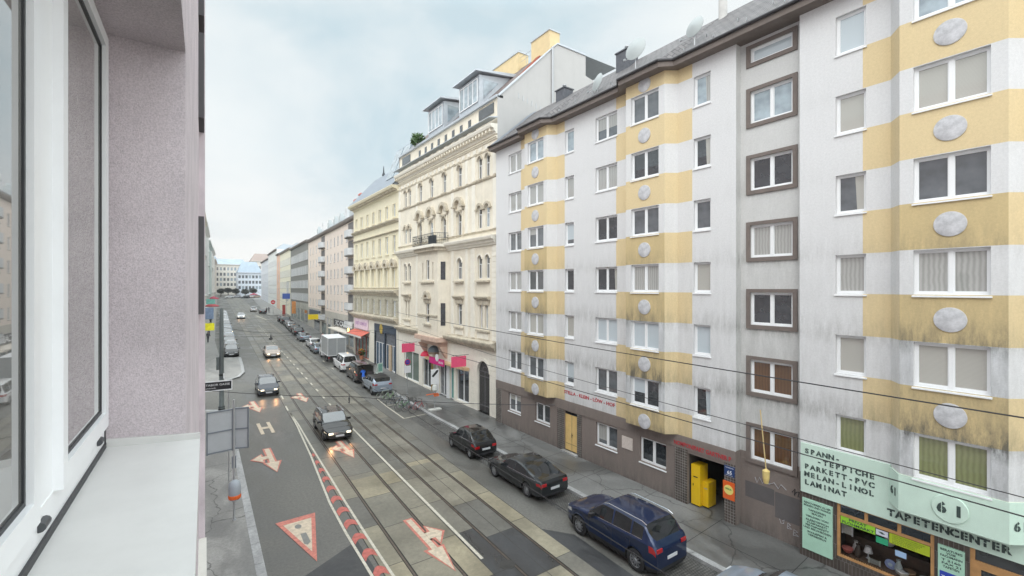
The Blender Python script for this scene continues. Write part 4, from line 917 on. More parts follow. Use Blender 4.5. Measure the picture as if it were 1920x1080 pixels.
for xc_, w, z0, zs in T_+B_+C_:
    holes.append((xc_-w/2, xc_+w/2, z0, zs+w/2)); arcs.append((xc_, w, z0, zs))
D_ = [(x0, x1, 6.75, 8.6) for x0, x1 in ((1.35,1.8),(2.15,2.6),(5.5,6.3),(16.9,17.3),(17.6,18.0))]
holes += D_
gate = (1.1, 2.9, .12, 3.3+.9); holes.append(gate)
shops = [(4.3,6.5,.3,3.0),(7.0,7.7,.12,3.0),(8.3,9.9,.12,3.0),(10.4,11.0,.12,3.0),(11.6,13.6,.3,3.0),(14.5,18.4,.3,3.3)]
holes += shops
ox0, ox1 = 7.9, 13.3
hm = [h for h in holes if not (h[2] > 5 and h[3] < 13.2 and ox0 < h[0] < ox1)]
wall(fl, 0, X1, 0, 22.3, 0, hm, .22, lambda x, z: 1 if z < 5.1 else 0, (), (5.1,))
for xc_, w, z0, zs in arcs: arch_reveal(fl, xc_, w, zs, 0, .22, 0)
arch_reveal(fl, 2.0, 1.8, 3.3, 0, .22, 1)
# oriel
oy = .85
oh = [(10.2,10.85,10.7,12.55),(9.3,9.55,10.7,12.3),(11.5,11.75,10.7,12.3),(10.2,10.9,6.75,8.5)]
wall(fl, ox0+.5, ox1-.5, 5.5, 13.3, oy, oh, .18, lambda x, z: 0)
for sx, s2 in ((ox0, ox0+.5), (ox1, ox1-.5)):
    fl.quad([(sx,0,5.5),(sx,0,13.3),(s2,oy,13.3),(s2,oy,5.5)], 0)
fl.quad([(ox0,0,5.5),(ox0+.5,oy,5.5),(ox1-.5,oy,5.5),(ox1,0,5.5)], 2)
# gable, back and far side
gp = [(0,0),(0,24.4),(-5.9,30.0),(-9.1,30.0),(-9.1,28.3),(-13,27.5),(-13,0)]
fl.prism(gp, 0, -.02, 'x', 3); fl.prism([(0,0),(0,24.4),(-5.9,30.0),(-13,30),(-13,0)], X1, X1+.02, 'x', 3)
fl.build('wall', [CRM, CRL, PNK, mat('firewall_render', (.47,.465,.455), .9, var=.05, scale=.6, streak=.08)], crm)
for xc_, w, z0, zs in arcs:
    arc_win(crm, xc_, w, z0, zs, 0, rg.choice([ggrey, gdark, gblue, gdark]), depth=.16)
for (a, b, c_, d) in D_: win(crm, a, b, c_, d, 0, 1, rg.choice([ggrey, gblue, gcur]), depth=.16, frame=PVCsoft, sill=False, transom=.7, fw=.05)
for (a, b, c_, d) in oh: win(crm, a, b, c_, d, oy, 1, gdark, depth=.12, frame=PVCsoft, sill=False, transom=.7, fw=.05)
for sx in (ox0, ):
    for (z0, z1) in ((10.7,12.3),(6.6,8.6)): 
        mbq = MB(); mbq.prism([(sx+.14,.27),(sx+.36,.62),(sx+.34,.64),(sx+.12,.29)], z0, z1, 'z'); mbq.build('side_window', gdark, crm)
tr = MB()
molding(tr, -.02, X1, 21.55, CORN, 0); molding(tr, -.02, X1, 21.2, STR, 1)
for i in range(40): x = .25+i*.5; tr.box(x, x+.2, .0, .5, 21.72, 21.92, 1)
for i in range(22): x = .3+i*.92; tr.box(x, x+.45, 0, .07, 20.75, 21.05, 0)
molding(tr, 0, X1, 20.6, [(0,0),(.07,0),(.1,.06),(0,.08)], 1)
molding(tr, 0, X1, 18.35, [(0,0),(.1,.02),(.14,.12),(0,.17)], 2); molding(tr, 0, X1, 14.35, [(0,0),(.1,.02),(.14,.1),(0,.14)], 2)
molding(tr, 0, ox0, 13.25, CORN, 0); molding(tr, ox1, X1, 13.25, CORN, 0); tr.prism([(ox0-.1,0),(ox0+.35,oy+.35),(ox1-.35,oy+.35),(ox1+.1,0)], 13.3, 13.62, 'z', 2); tr.prism([(ox0-.3,0),(ox0+.2,oy+.6),(ox1-.2,oy+.6),(ox1+.3,0)], 13.62, 13.86, 'z', 0)
molding(tr, 0, ox0, 5.1, CORN, 2); molding(tr, ox1, X1, 5.1, CORN, 2); tr.prism([(ox0-.1,0),(ox0+.35,oy+.3),(ox1-.35,oy+.3),(ox1+.1,0)], 5.12, 5.5, 'z', 3); tr.prism([(ox0+.3,0),(ox0+.75,oy-.2),(ox1-.75,oy-.2),(ox1-.3,0)], 4.7, 5.12, 'z', 3)
for xq in (ox0+.3, ox1-.8): tr.prism([(0,3.6),(.25,3.9),(.75,4.7),(0,4.7)], xq, xq+.5, 'x', 3)
for (a, b) in ((.0,.55),(3.2,3.75),(4.4,4.8),(6.9,7.35),(14.7,15.1),(19.3,19.88)):
    for (z0, z1) in ((5.9,13.2),(14.5,18.3),(18.6,20.55)):
        tr.box(a, b, 0, .06, z0, z1, 0)
for i in range(18):
    z = 5.95+i*.4; tr.box(.0, .62, .06, .1, z, z+.36, 0); tr.box(3.3, 3.85, .06, .1, z, z+.36, 0)
for i in range(10):
    z = .5+i*.45; tr.box(.0, .95, 0, .035, z, z+.42, 0); tr.box(3.05, 4.1, 0, .035, z, z+.42, 0)
# window hoods
for xc_, w, z0, zs in T_: half_ring(tr, xc_, zs, w/2, w/2+.13, 0, .1, 2); tr.box(xc_-w/2-.1, xc_+w/2+.1, 0, .16, z0-.14, z0-.02, 2)
for xc_, w, z0, zs in B_[:4]: half_ring(tr, xc_, zs, w/2, w/2+.2, 0, .14, 2); tr.box(xc_-w/2-.28, xc_-w/2, 0, .2, zs-.08, zs+.02, 2); tr.box(xc_+w/2, xc_+w/2+.28, 0, .2, zs-.08, zs+.02, 2)
for xc_, w, z0, zs in B_[4:]:
    half_ring(tr, xc_, zs, w/2, w/2+.12, 0, .12, 2); half_ring(tr, xc_, zs+.85, .5, .78, 0, .32, 2); tr.box(xc_-.95, xc_-.5, 0, .36, zs+.72, zs+.86, 2); tr.box(xc_+.5, xc_+.95, 0, .36, zs+.72, zs+.86, 2); tr.box(xc_-.7, xc_-.52, 0, .1, z0, zs+.7, 1); tr.box(xc_+.52, xc_+.7, 0, .1, z0, zs+.7, 1)
    tr.box(xc_-.7, xc_+.7, 0, .14, zs+.42, zs+.52, 2)
for xc_, w, z0, zs in C_: half_ring(tr, xc_, zs, w/2, w/2+.12, 0, .08, 0)
for (a, b) in ((1.15,2.85),(5.3,6.55),(16.7,18.3)):
    tr.box(a-.15, b+.15, 0, .26, 10.42, 10.54, 2); tr.prism([(0,9.0),(.2,9.02),(.34,9.2),(.34,9.28),(0,9.3)], a-.2, b+.2, 'x', 2); tr.box(a-.05, b+.05, 0, .1, 8.62, 9.0, 2); tr.box(a-.1, b+.1, 0, .22, 6.5, 6.62, 2); tr.box(a, b, 0, .08, 5.95, 6.45, 0)
half_ring(tr, 10.55, 9.05, .32, .62, oy, oy+.25, 2); tr.box(9.8, 11.3, oy, oy+.3, 8.95, 9.08, 2); tr.box(9.9,11.2, oy, oy+.14, 8.6, 8.95, 2); tr.box(9.8, 11.3, oy, oy+.2, 6.5, 6.62, 2); tr.box(9.1, 12.0, oy, oy+.22, 10.42, 10.54, 2)
tr.prism([(ox0+.1,0),(ox0+.55,oy+.1),(ox1-.55,oy+.1),(ox1-.1,0)], 7.35, 7.5, 'z', 2)
half_ring(tr, 2.0, 3.3, .9, 1.12, 0, .06, 0)
tr.build('stucco_trim', [CRL, CRM, TRM, PNK], crm)
# attic storey, roof, dormers
at = MB(); at.box(.0, X1, -.35, -.1, 22.3, 24.3)
for i in range(9): x = 3.6+i*1.45; at.box(x-.35, x+.35, -.1, -.02, 22.4, 23.4)
at.box(-.02, X1, -.5, .12, 24.3, 24.48, 1); at.build('attic', [CRM, ZINC], crm)
for i in range(8): x = 4.32+i*1.45; MB().box(x-.22, x+.22, -.1, -.06, 23.2, 23.85).build('attic_window', gdark, crm)
for x in (1.7, 18.0): MB().box(x-1.1, x+1.1, -.1, -.04, 23.3, 24.1).build('attic_window', gdark, crm)
RTL = brickmat('red_brown_tiles', (.20,.14,.125), (.14,.10,.095), (.06,.045,.04), .3, .2, .02, var=.3, bump=.5)
rr = MB(); rr.quad([(.3,-.3,24.48),(X1,-.3,24.48),(X1,-5.9,30.05),(.3,-5.9,30.05)]); rr.quad([(0,-5.9,30.05),(X1,-5.9,30.05),(X1,-13,30.05),(0,-13,30.05)], 1)
rr.prism([(-.1,24.5),(-5.9,30.15),(-9.2,30.15),(-9.2,30.0),(-5.85,30.02),(-.1,24.35)], -.1, .45, 'x', 1)
rr.prism([(0,22.75),(.75,22.62),(.75,22.68),(0,22.85)], -.02, X1, 'x', 1)
crf = rr.build('roof', [RTL, ZINC], crm)
for (a, b) in ((4.3,7.8),(10.9,14.4)):
    d = MB(); d.prism([(-1.0,25.3),(-1.0,27.9),(-4.4,28.4),(-4.4,25.3)], a, b, 'x', 0); d.prism([(-.45,28.0),(-.5,28.14),(-4.6,28.75),(-4.6,28.45)], a-.35, b+.35, 'x', 0)
    do = d.build('dormer', ZINC, crf)
    g = MB(); g.box(a+.25, b-.25, -.99, -.95, 25.75, 27.6); g.prism([(-1.4,25.9),(-1.4,27.6),(-2.9,27.6)], a-.03, a-.004, 'x'); go = g.build('dormer_glass', gblue, do)
    f2 = MB()
    for i in range(5): x = a+.2+(b-a-.4)*i/4; f2.box(x-.04, x+.04, -.95, -.9, 25.7, 27.65)
    f2.box(a+.2, b-.2, -.95, -.91, 25.66, 25.74).box(a+.2, b-.2, -.95, -.91, 27.6, 27.68); f2.build('dormer_frame', PVC, go)
OCH = mat('ochre_chimney', (.66,.52,.30), .85, var=.1, scale=2)
for (a, b, zt, y0) in ((.5,3.0,31.35,-5.5),(4.9,9.4,31.35,-5.5)):
    ch = MB().box(a, b, y0-1.1, y0, 29.3, zt, 0).box(a-.08, b+.08, y0-1.18, y0+.08, zt, zt+.1, 1).build('chimney', [OCH, ZINC], crf)
    for j in range(3): MB().lathe([(.12,zt+.1),(.12,zt+.42),(.16,zt+.44),(0,zt+.5)], (a+.5+j*(b-a-1)/2, y0-.5, 0), n=10).build('chimney_pot', MT['galvanised'], ch)
MB().box(12.6, 13.4, -4.4, -3.6, 27.6, 29.4).build('chimney', OCH, crf)
rl = MB()
for i in range(14): x = .8+i*1.05; rl.tube([(x,-5.7,30.0),(x,-5.7,30.9)], .02, 5)
rl.tube([(.8,-5.7,30.9),(14.5,-5.7,30.9)], .02, 5); rl.tube([(.8,-5.7,30.5),(14.5,-5.7,30.5)], .015, 5); rl.build('roof_railing', MT['galvanised'], crf)
bkm = mat('red_brick_edge', (.42,.13,.08), .8, var=.3, scale=6); rb = MB(); 
for i in range(14): t = .45+i*.038; rb.box(.5+.1*i, 1.0+.1*i+.1, -.3-5.6*t-.22, -.3-5.6*t, 24.5+5.6*t, 24.62+5.6*t)
rb.build('ridge_bricks', bkm, crf)
vp_ = MB(); vp_.tube([(-.12,-5.3,23.2),(-.12,-5.3,29.6)], .09, 8); vp_.build('flue_pipe', MT['galvanised'], crm)
rg2 = MB()
for i in range(9): y = -1.6-.42*i; rg2.box(-.6, -.56, y, y+.08, 24.35-.1*i, 24.75-.1*i)
rg2.build('cable_ladder', MT['galvanised'], crm)
# iron balcony rail on the oriel
br_ = MB(); P = [(ox0-.1,.15),(ox0+.35,oy+.45),(ox1-.35,oy+.45),(ox1+.1,.15)]
for z in (13.95, 14.45, 14.85): br_.tube([(p[0],p[1],z) for p in P], .022, 5)
for (a, b) in zip(P, P[1:]):
    n_ = int(math.hypot(b[0]-a[0], b[1]-a[1])/.16)
    for i in range(n_+1):
        x, y = a[0]+(b[0]-a[0])*i/n_, a[1]+(b[1]-a[1])*i/n_; br_.tube([(x,y,13.88),(x,y,14.85)], .013, 4)
        if i % 2 == 0: br_.lathe([(.06,-.012),(.07,0),(.06,.012)], (x, y, 14.22 if i % 4 else 14.62), 'y', 8)
IRON = mat('wrought_iron', (.035,.04,.048), .5, .3); br_.build('balcony_railing', IRON, crm)
MB().box(ox0+.5, ox0+1.7, oy+.1, oy+.38, 13.9, 14.65).build('balcony_box', mat('balcony_fabric', (.05,.06,.07), .7), crm)
MB().tube([(11.6,oy+.2,13.9),(11.6,oy+.2,16.5)], .03, 6).tube([(11.6,oy+.2,16.3),(8.9,oy+.5,16.35)], .02, 5).build('flag_pole', IRON, crm)
# gateway and shop fronts
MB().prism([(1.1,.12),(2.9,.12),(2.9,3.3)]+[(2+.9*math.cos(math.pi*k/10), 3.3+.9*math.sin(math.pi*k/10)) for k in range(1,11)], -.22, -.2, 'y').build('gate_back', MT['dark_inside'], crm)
ga = MB()
for i in range(13): x = 1.12+i*.145; zt = 3.3+math.sqrt(max(0, .81-(x-2)**2)); ga.box(x-.012, x+.012, -.18, -.16, .12, zt)
for z in (.6, 2.9, 3.3): ga.box(1.1, 2.9, -.185, -.155, z, z+.07)
half_ring(ga, 2.0, 3.3, .4, .46, -.18, -.155); ga.box(1.95,2.05,-.185,-.15,.12,3.3); ga.build('iron_gate', mat('gate_grey', (.16,.16,.165), .5, .3, var=.4, scale=6), crm)
rose = mat('rose_panel', (.66,.34,.36), .6); teal = mat('teal_panel', (.02,.26,.22), .4)
for i, (a, b, c_, d) in enumerate(shops):
    g = [gdark, teal, ggrey, mat('brown_panel', (.20,.12,.06), .5), gdark, ggreen if False else mat('green_grey_glass', (.16,.20,.17), .1)][i]
    f = win(crm, a, b, c_, d, 0, 2 if b-a > 1.2 else 1, g, depth=.14, frame=PVCsoft, sill=False, fw=.06, name='shop_window' if i != 1 else 'side_door')
MB().box(7.75, 8.25, 0, .08, .12, 3.0).box(9.95, 10.35, 0, .08, .12, 3.0).build('door_surround', PVCsoft, crm)
MB().box(11.1,11.5,0,.05,.12,3.0).build('ochre_panel', mat('ochre_panel', (.30,.20,.07), .6, var=.2), crm)
MB().box(4.2, 12.8, .02, .42, 3.14, 3.36).build('wooden_beam', mat('beam_wood', (.62,.44,.26), .6, var=.2, scale=4), crm)
MAG = mat('magenta', (.62,.01,.20), .45); PKS = mat('pink_sign', (.85,.10,.22), .45, var=.05)
so = MB().box(7.9, 10.9, .44, .52, 2.95, 3.55).build('shop_sign', MAG, crm); MB().lathe([(.34,.52),(.34,.56),(0,.57)], (9.2,0,3.62), 'y', 20).build('sign_roundel', PVC, so)
facade_text('SALON', 8.95, .525, 3.15, .26, PVC, so, 'sign_lettering', width=.9, bold=.004, depth=.003)
for (s, lab) in ((4.35,'pink rectangular hanging sign nearer the arched gateway'),(15.0,'pink rectangular hanging sign beside the far green shop window')):
    e = empty('hanging_sign', (D2-.1, 28.6+s, 3.75), 0); tag(e, lab, 'sign', 'pink hanging signs'); 
    MB().box(-1.5,-.15,-.03,.03,-.25,.62).build('panel', PKS, e); MB().tube([(.1,0,.7),(-1.5,0,.7)], .02, 6).tube([(-.3,0,.7),(-.3,0,.6)], .01).tube([(-1.3,0,.7),(-1.3,0,.6)], .01).build('bracket', IRON, e)
# dome awnings
def dome(s, z, r, m, lab, m2=None):
    e = empty('dome_awning', (D2-.05, 28.6+s, z), 0); tag(e, lab, 'awning')
    d = MB(); n1, n2 = 6, 12
    for i in range(n1):
        for k in range(n2):
            P = []
            for (u, v) in ((i,k),(i+1,k),(i+1,k+1),(i,k+1)):
                a = math.pi/2*u/n1; b = math.pi*v/n2; P.append((-r*math.cos(a)*math.sin(b)*.9, r*math.cos(a)*math.cos(b), r*.75*math.sin(a)))
            d.quad(P)
    o = d.build('canopy', m, e, smooth=60); vl = MB(); 
    pts = [(-r*.9*math.sin(math.pi*k/12), r*math.cos(math.pi*k/12)) for k in range(13)]
    for a, b in zip(pts, pts[1:]): vl.quad([(a[0],a[1],0),(b[0],b[1],0),(b[0],b[1],-.2),(a[0],a[1],-.2)])
    vl.build('valance', m2 or m, e)
dome(10.6, 4.0, .75, mat('awning_grey', (.10,.13,.15), .7, var=.1), 'dark grey green dome awning above the middle shop window', mat('awning_ochre', (.20,.15,.10), .7))
dome(12.6, 3.35, .62, mat('awning_red', (.62,.02,.07), .6), 'small red dome awning with white band above the shop', mat('awning_white', (.6,.58,.56), .7))
# plant on the roof edge
pe = empty('roof_plant', (D2+.1, 28.6+14.9, 24.45)); tag(pe, 'bushy green plant at the roof edge of the cream house', 'plant')
def leaves(e, R_, n_, size, m, cz=0, sq=1.0, seed=1):
    r = random.Random(seed); b = MB()
    for i in range(n_):
        while True:
            p = Vector((r.uniform(-1,1), r.uniform(-1,1), r.uniform(-1,1)))
            if p.length < 1: break
        p = Vector((p.x*R_, p.y*R_, p.z*R_*sq+cz)); u = Vector((r.gauss(0,1), r.gauss(0,1), r.gauss(0,1))).normalized(); v = u.orthogonal().normalized(); w = u.cross(v); k = size*r.uniform(.5,1.2)
        b.quad([p-v*k*.4, p+w*k, p+v*k*.4, p-w*k])
    return b.build('foliage', m, e)
LEAF = mat('leaf_green', (.06,.12,.035), .6, var=.5, scale=4)
leaves(pe, .75, 260, .28, LEAF, .6, .8); MB().tube([(0,0,-.1),(.05,0,.5)], .04).build('stem', mat('bark', (.10,.07,.05), .9), pe); MB().lathe([(.2,0),(.27,.35),(.24,.35)], n=12).build('pot', mat('pot_grey', (.3,.3,.3), .7), pe)

# ------------------------------------------------------------------ yellow stucco house
YW = 17.35
yel = empty('stucco_house', (D2, 48.55, 0), math.pi/2); tag(yel, 'pale yellow stucco house with seven window axes, corniced eaves and striped rusticated first floor', 'building')
YLW = mat('pale_yellow_stucco', (.76,.70,.53), .85, var=.07, scale=1.2, streak=.15, dirt=(.42,.36,.25)); RUST = mat('rusticated_stone', (.50,.47,.38), .85, var=.2, scale=3, streak=.35, dirt=(.2,.18,.14))
xs7 = [1.35+2.42*i for i in range(7)]
yh = [(x-.45,x+.45,z0,z1) for x in xs7 for (z0,z1) in ((18.0,19.5),(13.9,15.95),(10.0,12.0),(6.7,8.5))]
ysh = [(1.0,4.3,.35,4.95),(4.6,8.0,.35,4.95),(10.5,16.6,.6,3.6)]
yw = MB(); wall(yw, 0, YW, 0, 21.0, 0, yh+ysh, .2, lambda x, z: 0 if z > 9.15 else (1 if z > 5.9 else 2), (), (5.9, 9.15))
yw.quad([(0,0,0),(0,0,21),(0,-12,21),(0,-12,0)]); yw.quad([(YW,0,0),(YW,-12,0),(YW,-12,21),(YW,0,21)])
yw.build('wall', [YLW, RUST, mat('shop_pale', (.66,.63,.55), .8, var=.08)], yel)
for (a, b, c_, d) in yh: win(yel, a, b, c_, d, 0, 2, rg.choice([gblue, gcur, ggrey, glight]), depth=.14, frame=PVCsoft, sill=False, fw=.05, transom=.7)
yt = MB(); molding(yt, -.05, YW, 20.65, [(0,0),(.15,.05),(.25,.3),(.75,.42),(.85,.62),(.85,.7),(0,.75)], 0)
for i in range(36): yt.box(.2+i*.475, .4+i*.475, 0, .6, 20.82, 21.02, 1)
molding(yt, 0, YW, 17.3, [(0,0),(.1,.03),(.35,.2),(.42,.3),(.42,.36),(0,.42)], 1); molding(yt, 0, YW, 16.3, [(0,0),(.22,.06),(.25,.14),(0,.18)], 1)
molding(yt, 0, YW, 9.0, CORN, 1); molding(yt, 0, YW, 9.9, [(0,0),(.12,.02),(.12,.1),(0,.12)], 1); molding(yt, 0, YW, 5.85, CORN, 1)
for x in xs7:
    for (z0, z1) in ((18,19.5),(13.9,15.95)): yt.box(x-.6, x-.45, 0, .07, z0, z1+.1, 0); yt.box(x+.45, x+.6, 0, .07, z0, z1+.1, 0); yt.box(x-.65, x+.65, 0, .13, z0-.14, z0-.02, 0)
    half_ring(yt, x, 12.42, .42, .86, 0, .35, 1); yt.box(x-.9, x+.9, 0, .4, 12.3, 12.42, 1); yt.box(x-.62, x-.46, 0, .14, 10, 12.3, 0); yt.box(x+.46, x+.62, 0, .14, 10, 12.3, 0)
for i in range(7):
    z = 6.75+i*.29
    for a, b in zip([0]+[x+.47 for x in xs7], [x-.47 for x in xs7]+[YW]): yt.box(a+.02, b-.02, 0, .09, z, z+.21, 2)
yt.build('stucco_trim', [YLW, TRM, RUST], yel)
ry = MB(); ry.quad([(-.1,.75,21.42),(YW,.75,21.42),(YW,-3,25.6),(-.1,-3,25.6)]); ry.quad([(-.1,-3,25.6),(YW,-3,25.6),(YW,-12,21),(-.1,-12,21)]); ry.quad([(0,.7,21.3),(0,-3,25.5),(0,-12,21)]); 
ry.prism([(-.6,22.6),(-2.2,27.0),(-6,27.0),(-6,22)], .8, 6.4, 'x')
yr = ry.build('roof', mat('slate_blue', (.24,.27,.31), .5, .1, var=.2, scale=2), yel)
MB().prism([(-.75,23.1),(-2.1,26.8),(-2.0,26.8),(-.65,23.1)], 1.2, 3.4, 'x').prism([(-.75,23.1),(-2.1,26.8),(-2.0,26.8),(-.65,23.1)], 3.7, 6.0, 'x').build('skylight', gblue, yr)
MB().lathe([(.02,25.4),(.25,25.6),(.1,26.0),(.03,26.9)], (13.5,-3,0), n=10).build('finial', IRON, yr)
# its shops
navy = mat('navy_front', (.035,.055,.085), .4, var=.2); 
s1 = MB().box(.8, 8.2, -.1, .06, 4.6, 5.55).box(.8,1.0,-.1,.06,.3,4.6).box(8.0,8.2,-.1,.06,.3,4.6).box(4.3,4.6,-.1,.06,.3,4.6).build('shop_front', navy, yel)
MB().lathe([(.01,.08),(.45,.10),(.62,.05),(.62,.0)], (5.7,0,5.0), 'y', 12).build('sign_emblem', mat('emblem_ochre', (.45,.32,.06), .6, var=.5, scale=6), s1)
for (a, b) in ((1.0,4.3),(4.6,8.0)): win(yel, a, b, .35, 3.3, 0, 3, mat('blue_grey_glass', (.10,.14,.19), .15, var=.3, scale=2), depth=.1, frame=PVCsoft, sill=False, fw=.05, name='shop_window'); MB().box(a,b,-.15,-.1,3.32,4.6).build('shop_transom', mat('shop_transom_grey', (.13,.14,.16), .4, var=.5, scale=2.5), yel)
MB().box(2.35,3.1,-.1,.05,.3,3.3).build('sandstone_pier', mat('sandstone', (.48,.38,.27), .8, var=.25, scale=3), yel)
f = win(yel, 10.5, 16.6, .6, 3.6, 0, 4, mat('busy_window', (.25,.30,.29), .25, var=1.0, scale=1.6), depth=.1, frame=mat('shop_red', (.42,.10,.07), .6), sill=False, fw=.08, name='shop_window')
aw = MB(); aw.prism([(.02,4.25),(1.1,3.75),(1.1,3.5),(1.06,3.5),(1.06,3.72),(.02,4.2)], 10.2, 16.9, 'x', 0).box(10.2,16.9,1.11,1.13,3.48,3.72,1); aw.build('awning', [mat('awning_brick', (.55,.13,.09), .7, var=.15), MT['awning_white']], yel)
sb2 = MB().box(10.6, 16.6, .02, .12, 4.35, 5.75).build('shop_sign', mat('sign_lilac', (.72,.58,.66), .5, var=.15, scale=1.5), yel)
facade_text('OBST GEMÜSE', 16.1, .125, 4.95, .62, mat('lilac_ink', (.40,.22,.45), .5), sb2, 'sign_lettering', width=5, bold=.01, depth=.003)

# ------------------------------------------------------------------ houses further along the right side (line X = 19.3 + .0406 (s - 66))
FR = math.atan(.0406)
def XF(s): return 19.3+.0406*(s-66)
def frame_right(name, s0, label, x=None):
    e = empty(name, (XF(s0) if x is None else x, s0, gz(s0)*0), math.pi/2-FR); return tag(e, label, 'building')
def plain_window(w, h, m, frame=True):
    key = ('pw', round(w,2), round(h,2), m.name, frame)
    if key not in WC:
        b = MB(); b.quad([(-w/2,0,0),(-w/2,0,h),(w/2,0,h),(w/2,0,0)], 0)
        b.box(-w/2-.05, w/2+.05, -.01, .12, -.09, -.02, 2); b.box(-w/2, w/2, .0, .03, h-.16, h, 2)  # grey sill; dark strip along the head paints its shadow line
        if frame:
            f = .07
            for q in ((-w/2,-w/2+f,0,h),(w/2-f,w/2,0,h),(-w/2+f,w/2-f,0,f),(-w/2+f,w/2-f,h-f,h),(-f/2,f/2,f,h-f)): b.box(q[0],q[1],.01,.05,q[2],q[3],1)
        WC[key] = b.mesh('window', [m, PVCsoft, mat('window_sill_head_shade', (.26,.24,.22), .7)])
    return WC[key]
def simple_house(name, s0, s1, z1, label, wallm, cols, rows, roof=None, base=None, wm=(ggrey, gdark, gcur), trim=None, eave=.5, roofh=3.2, x=None, flip=False, depth=.15, back=12, gap=None):
    """cols: (x, w) list in local metres; rows: (z0, z1)"""
    e = frame_right(name, s0, label, x); L = (s1-s0)/math.cos(FR); g0 = gz(s0)-.3; zb = gz(s1)+4.2
    hs = [(c-w/2, c+w/2, a, b) for (c, w) in cols for (a, b) in rows if 0 < c-w/2 and c+w/2 < L]
    b = MB(); wall(b, 0, L, g0, z1, 0, hs, depth, (lambda xx, z: 1 if z < zb else 0), (), (zb,))
    b.quad([(0,0,g0),(0,0,z1),(0,-back,z1),(0,-back,g0)]); b.quad([(L,0,g0),(L,0,z1),(L,-back,z1),(L,-back,g0)]); b.quad([(0,0,z1),(L,0,z1),(L,-back,z1),(0,-back,z1)]); b.build('wall', [wallm, base or wallm], e)
    for (a, c, z0, z2) in hs:
        link('window', plain_window(c-a, z2-z0, rg.choice(wm)), e, ((a+c)/2, -depth+.01, z0))
    t = MB(); molding(t, 0, L, z1-.45, [(0,0),(eave*.8,.12),(eave,.3),(eave,.42),(0,.48)], 0); t.build('eave', trim or BRN2, e)
    if roof: 
        r = MB(); r.quad([(0,eave,z1+.05),(L,eave,z1+.05),(L,-roofh*1.1,z1+roofh),(0,-roofh*1.1,z1+roofh)]); r.quad([(0,-roofh*1.1,z1+roofh),(L,-roofh*1.1,z1+roofh),(L,-back,z1),(0,-back,z1)]); r.quad([(0,eave,z1),(0,-roofh*1.1,z1+roofh),(0,-back,z1)]); r.quad([(L,eave,z1),(L,-roofh*1.1,z1+roofh),(L,-back,z1)]); r.build('roof', roof, e)
    return e, L
PKW = mat('pink_beige_render', (.76,.66,.585), .88, var=.06, scale=.8, streak=.12, dirt=(.42,.36,.31))
GRB = mat('balcony_grey', (.58,.59,.60), .7, var=.12, scale=1.5)
pc = [(6.85-.15,1.0),(10.1,.9),(13.0,.9),(15.65,.9),(18.75,.9),(21.8,.9),(29.7,.85),(33.3,.85),(37.1,.85),(40.4,.85)]
pr = [(18.62-2.72*k-1.5, 18.62-2.72*k) for k in range(5)]+[(3.2,4.6)]
pk, Lp = simple_house('pink_house', 66, 109.3, 20.4, 'long pale pink house with small square windows and two stacks of round balconies', PKW, pc, pr, roof=mat('roof_grey_flat', (.25,.25,.26), .6, var=.2), base=mat('pink_base', (.50,.47,.42), .8, var=.15, scale=1, streak=.3), roofh=1.6, depth=.10, trim=mat('eave_grey_brown', (.25,.22,.20), .7))
for (a, b) in ((2.2,6.0),(23.9,28.0)):
    for k in range(6):
        z = 17.6-2.72*k
        if z < 3.4: continue
        bb = MB(); P = [(a+.1,.02),(a+.1,.3),(a+.8,.72),(b-.8,.72),(b-.1,.3),(b-.1,.02)]; bb.prism(P, z-.15, z, 'z', 1)
        for p, q in zip(P, P[1:]): bb.quad([(p[0],p[1],z),(q[0],q[1],z),(q[0],q[1],z+1.0),(p[0],p[1],z+1.0)], 0)
        bb.build('balcony', [GRB, mat('balcony_underside', (.20,.19,.18), .8)], pk)
        MB().box(a+.3, b-.3, .004, .02, z+.05, z+2.2).build('balcony_recess', mat('recess_grey', (.20,.19,.19), .8, var=.3), pk)
# shops at its foot
dks = mat('dark_fascia', (.05,.05,.06), .5, var=.3)
o = MB().box(2.0, 15.5, .02, .18, 3.7, 4.7).build('shop_fascia', dks, pk); facade_text('3C CAFE', 14, .2, 3.8, 1.1, PVC, o, 'fascia_lettering', width=8, bold=.02)
for (a, b) in ((1.2,4.4),(5.6,8.8),(9.8,12),(13,16),(19,21),(23,27),(29.5,35.5)): MB().box(a,b,-.02,.03,gz(80)+.3,3.4).build('shop_window', rg.choice([gdark, ggrey, MT['busy_window'], gblue]), pk)
MB().box(1, 13, .05, 1.6, 3.35, 3.5).build('canopy', mat('canopy_pale', (.72,.66,.58), .6), pk)
MB().box(28.5, 40, .02, .3, 3.9, 5.4).build('shop_fascia', mat('fascia_slate', (.08,.10,.13), .5), pk)
e = empty('box_sign', (XF(93)-1.2, 93, 4.35)); tag(e, 'bright yellow box sign sticking out above the far pavement', 'sign'); MB().box(-1.3,1.1,-.2,.2,-.4,.55).build('panel', mat('sign_yellow', (.85,.62,.01), .5), e); MB().tube([(1.0,0,0),(1.6,0,0)], .05).build('bracket', IRON, e)
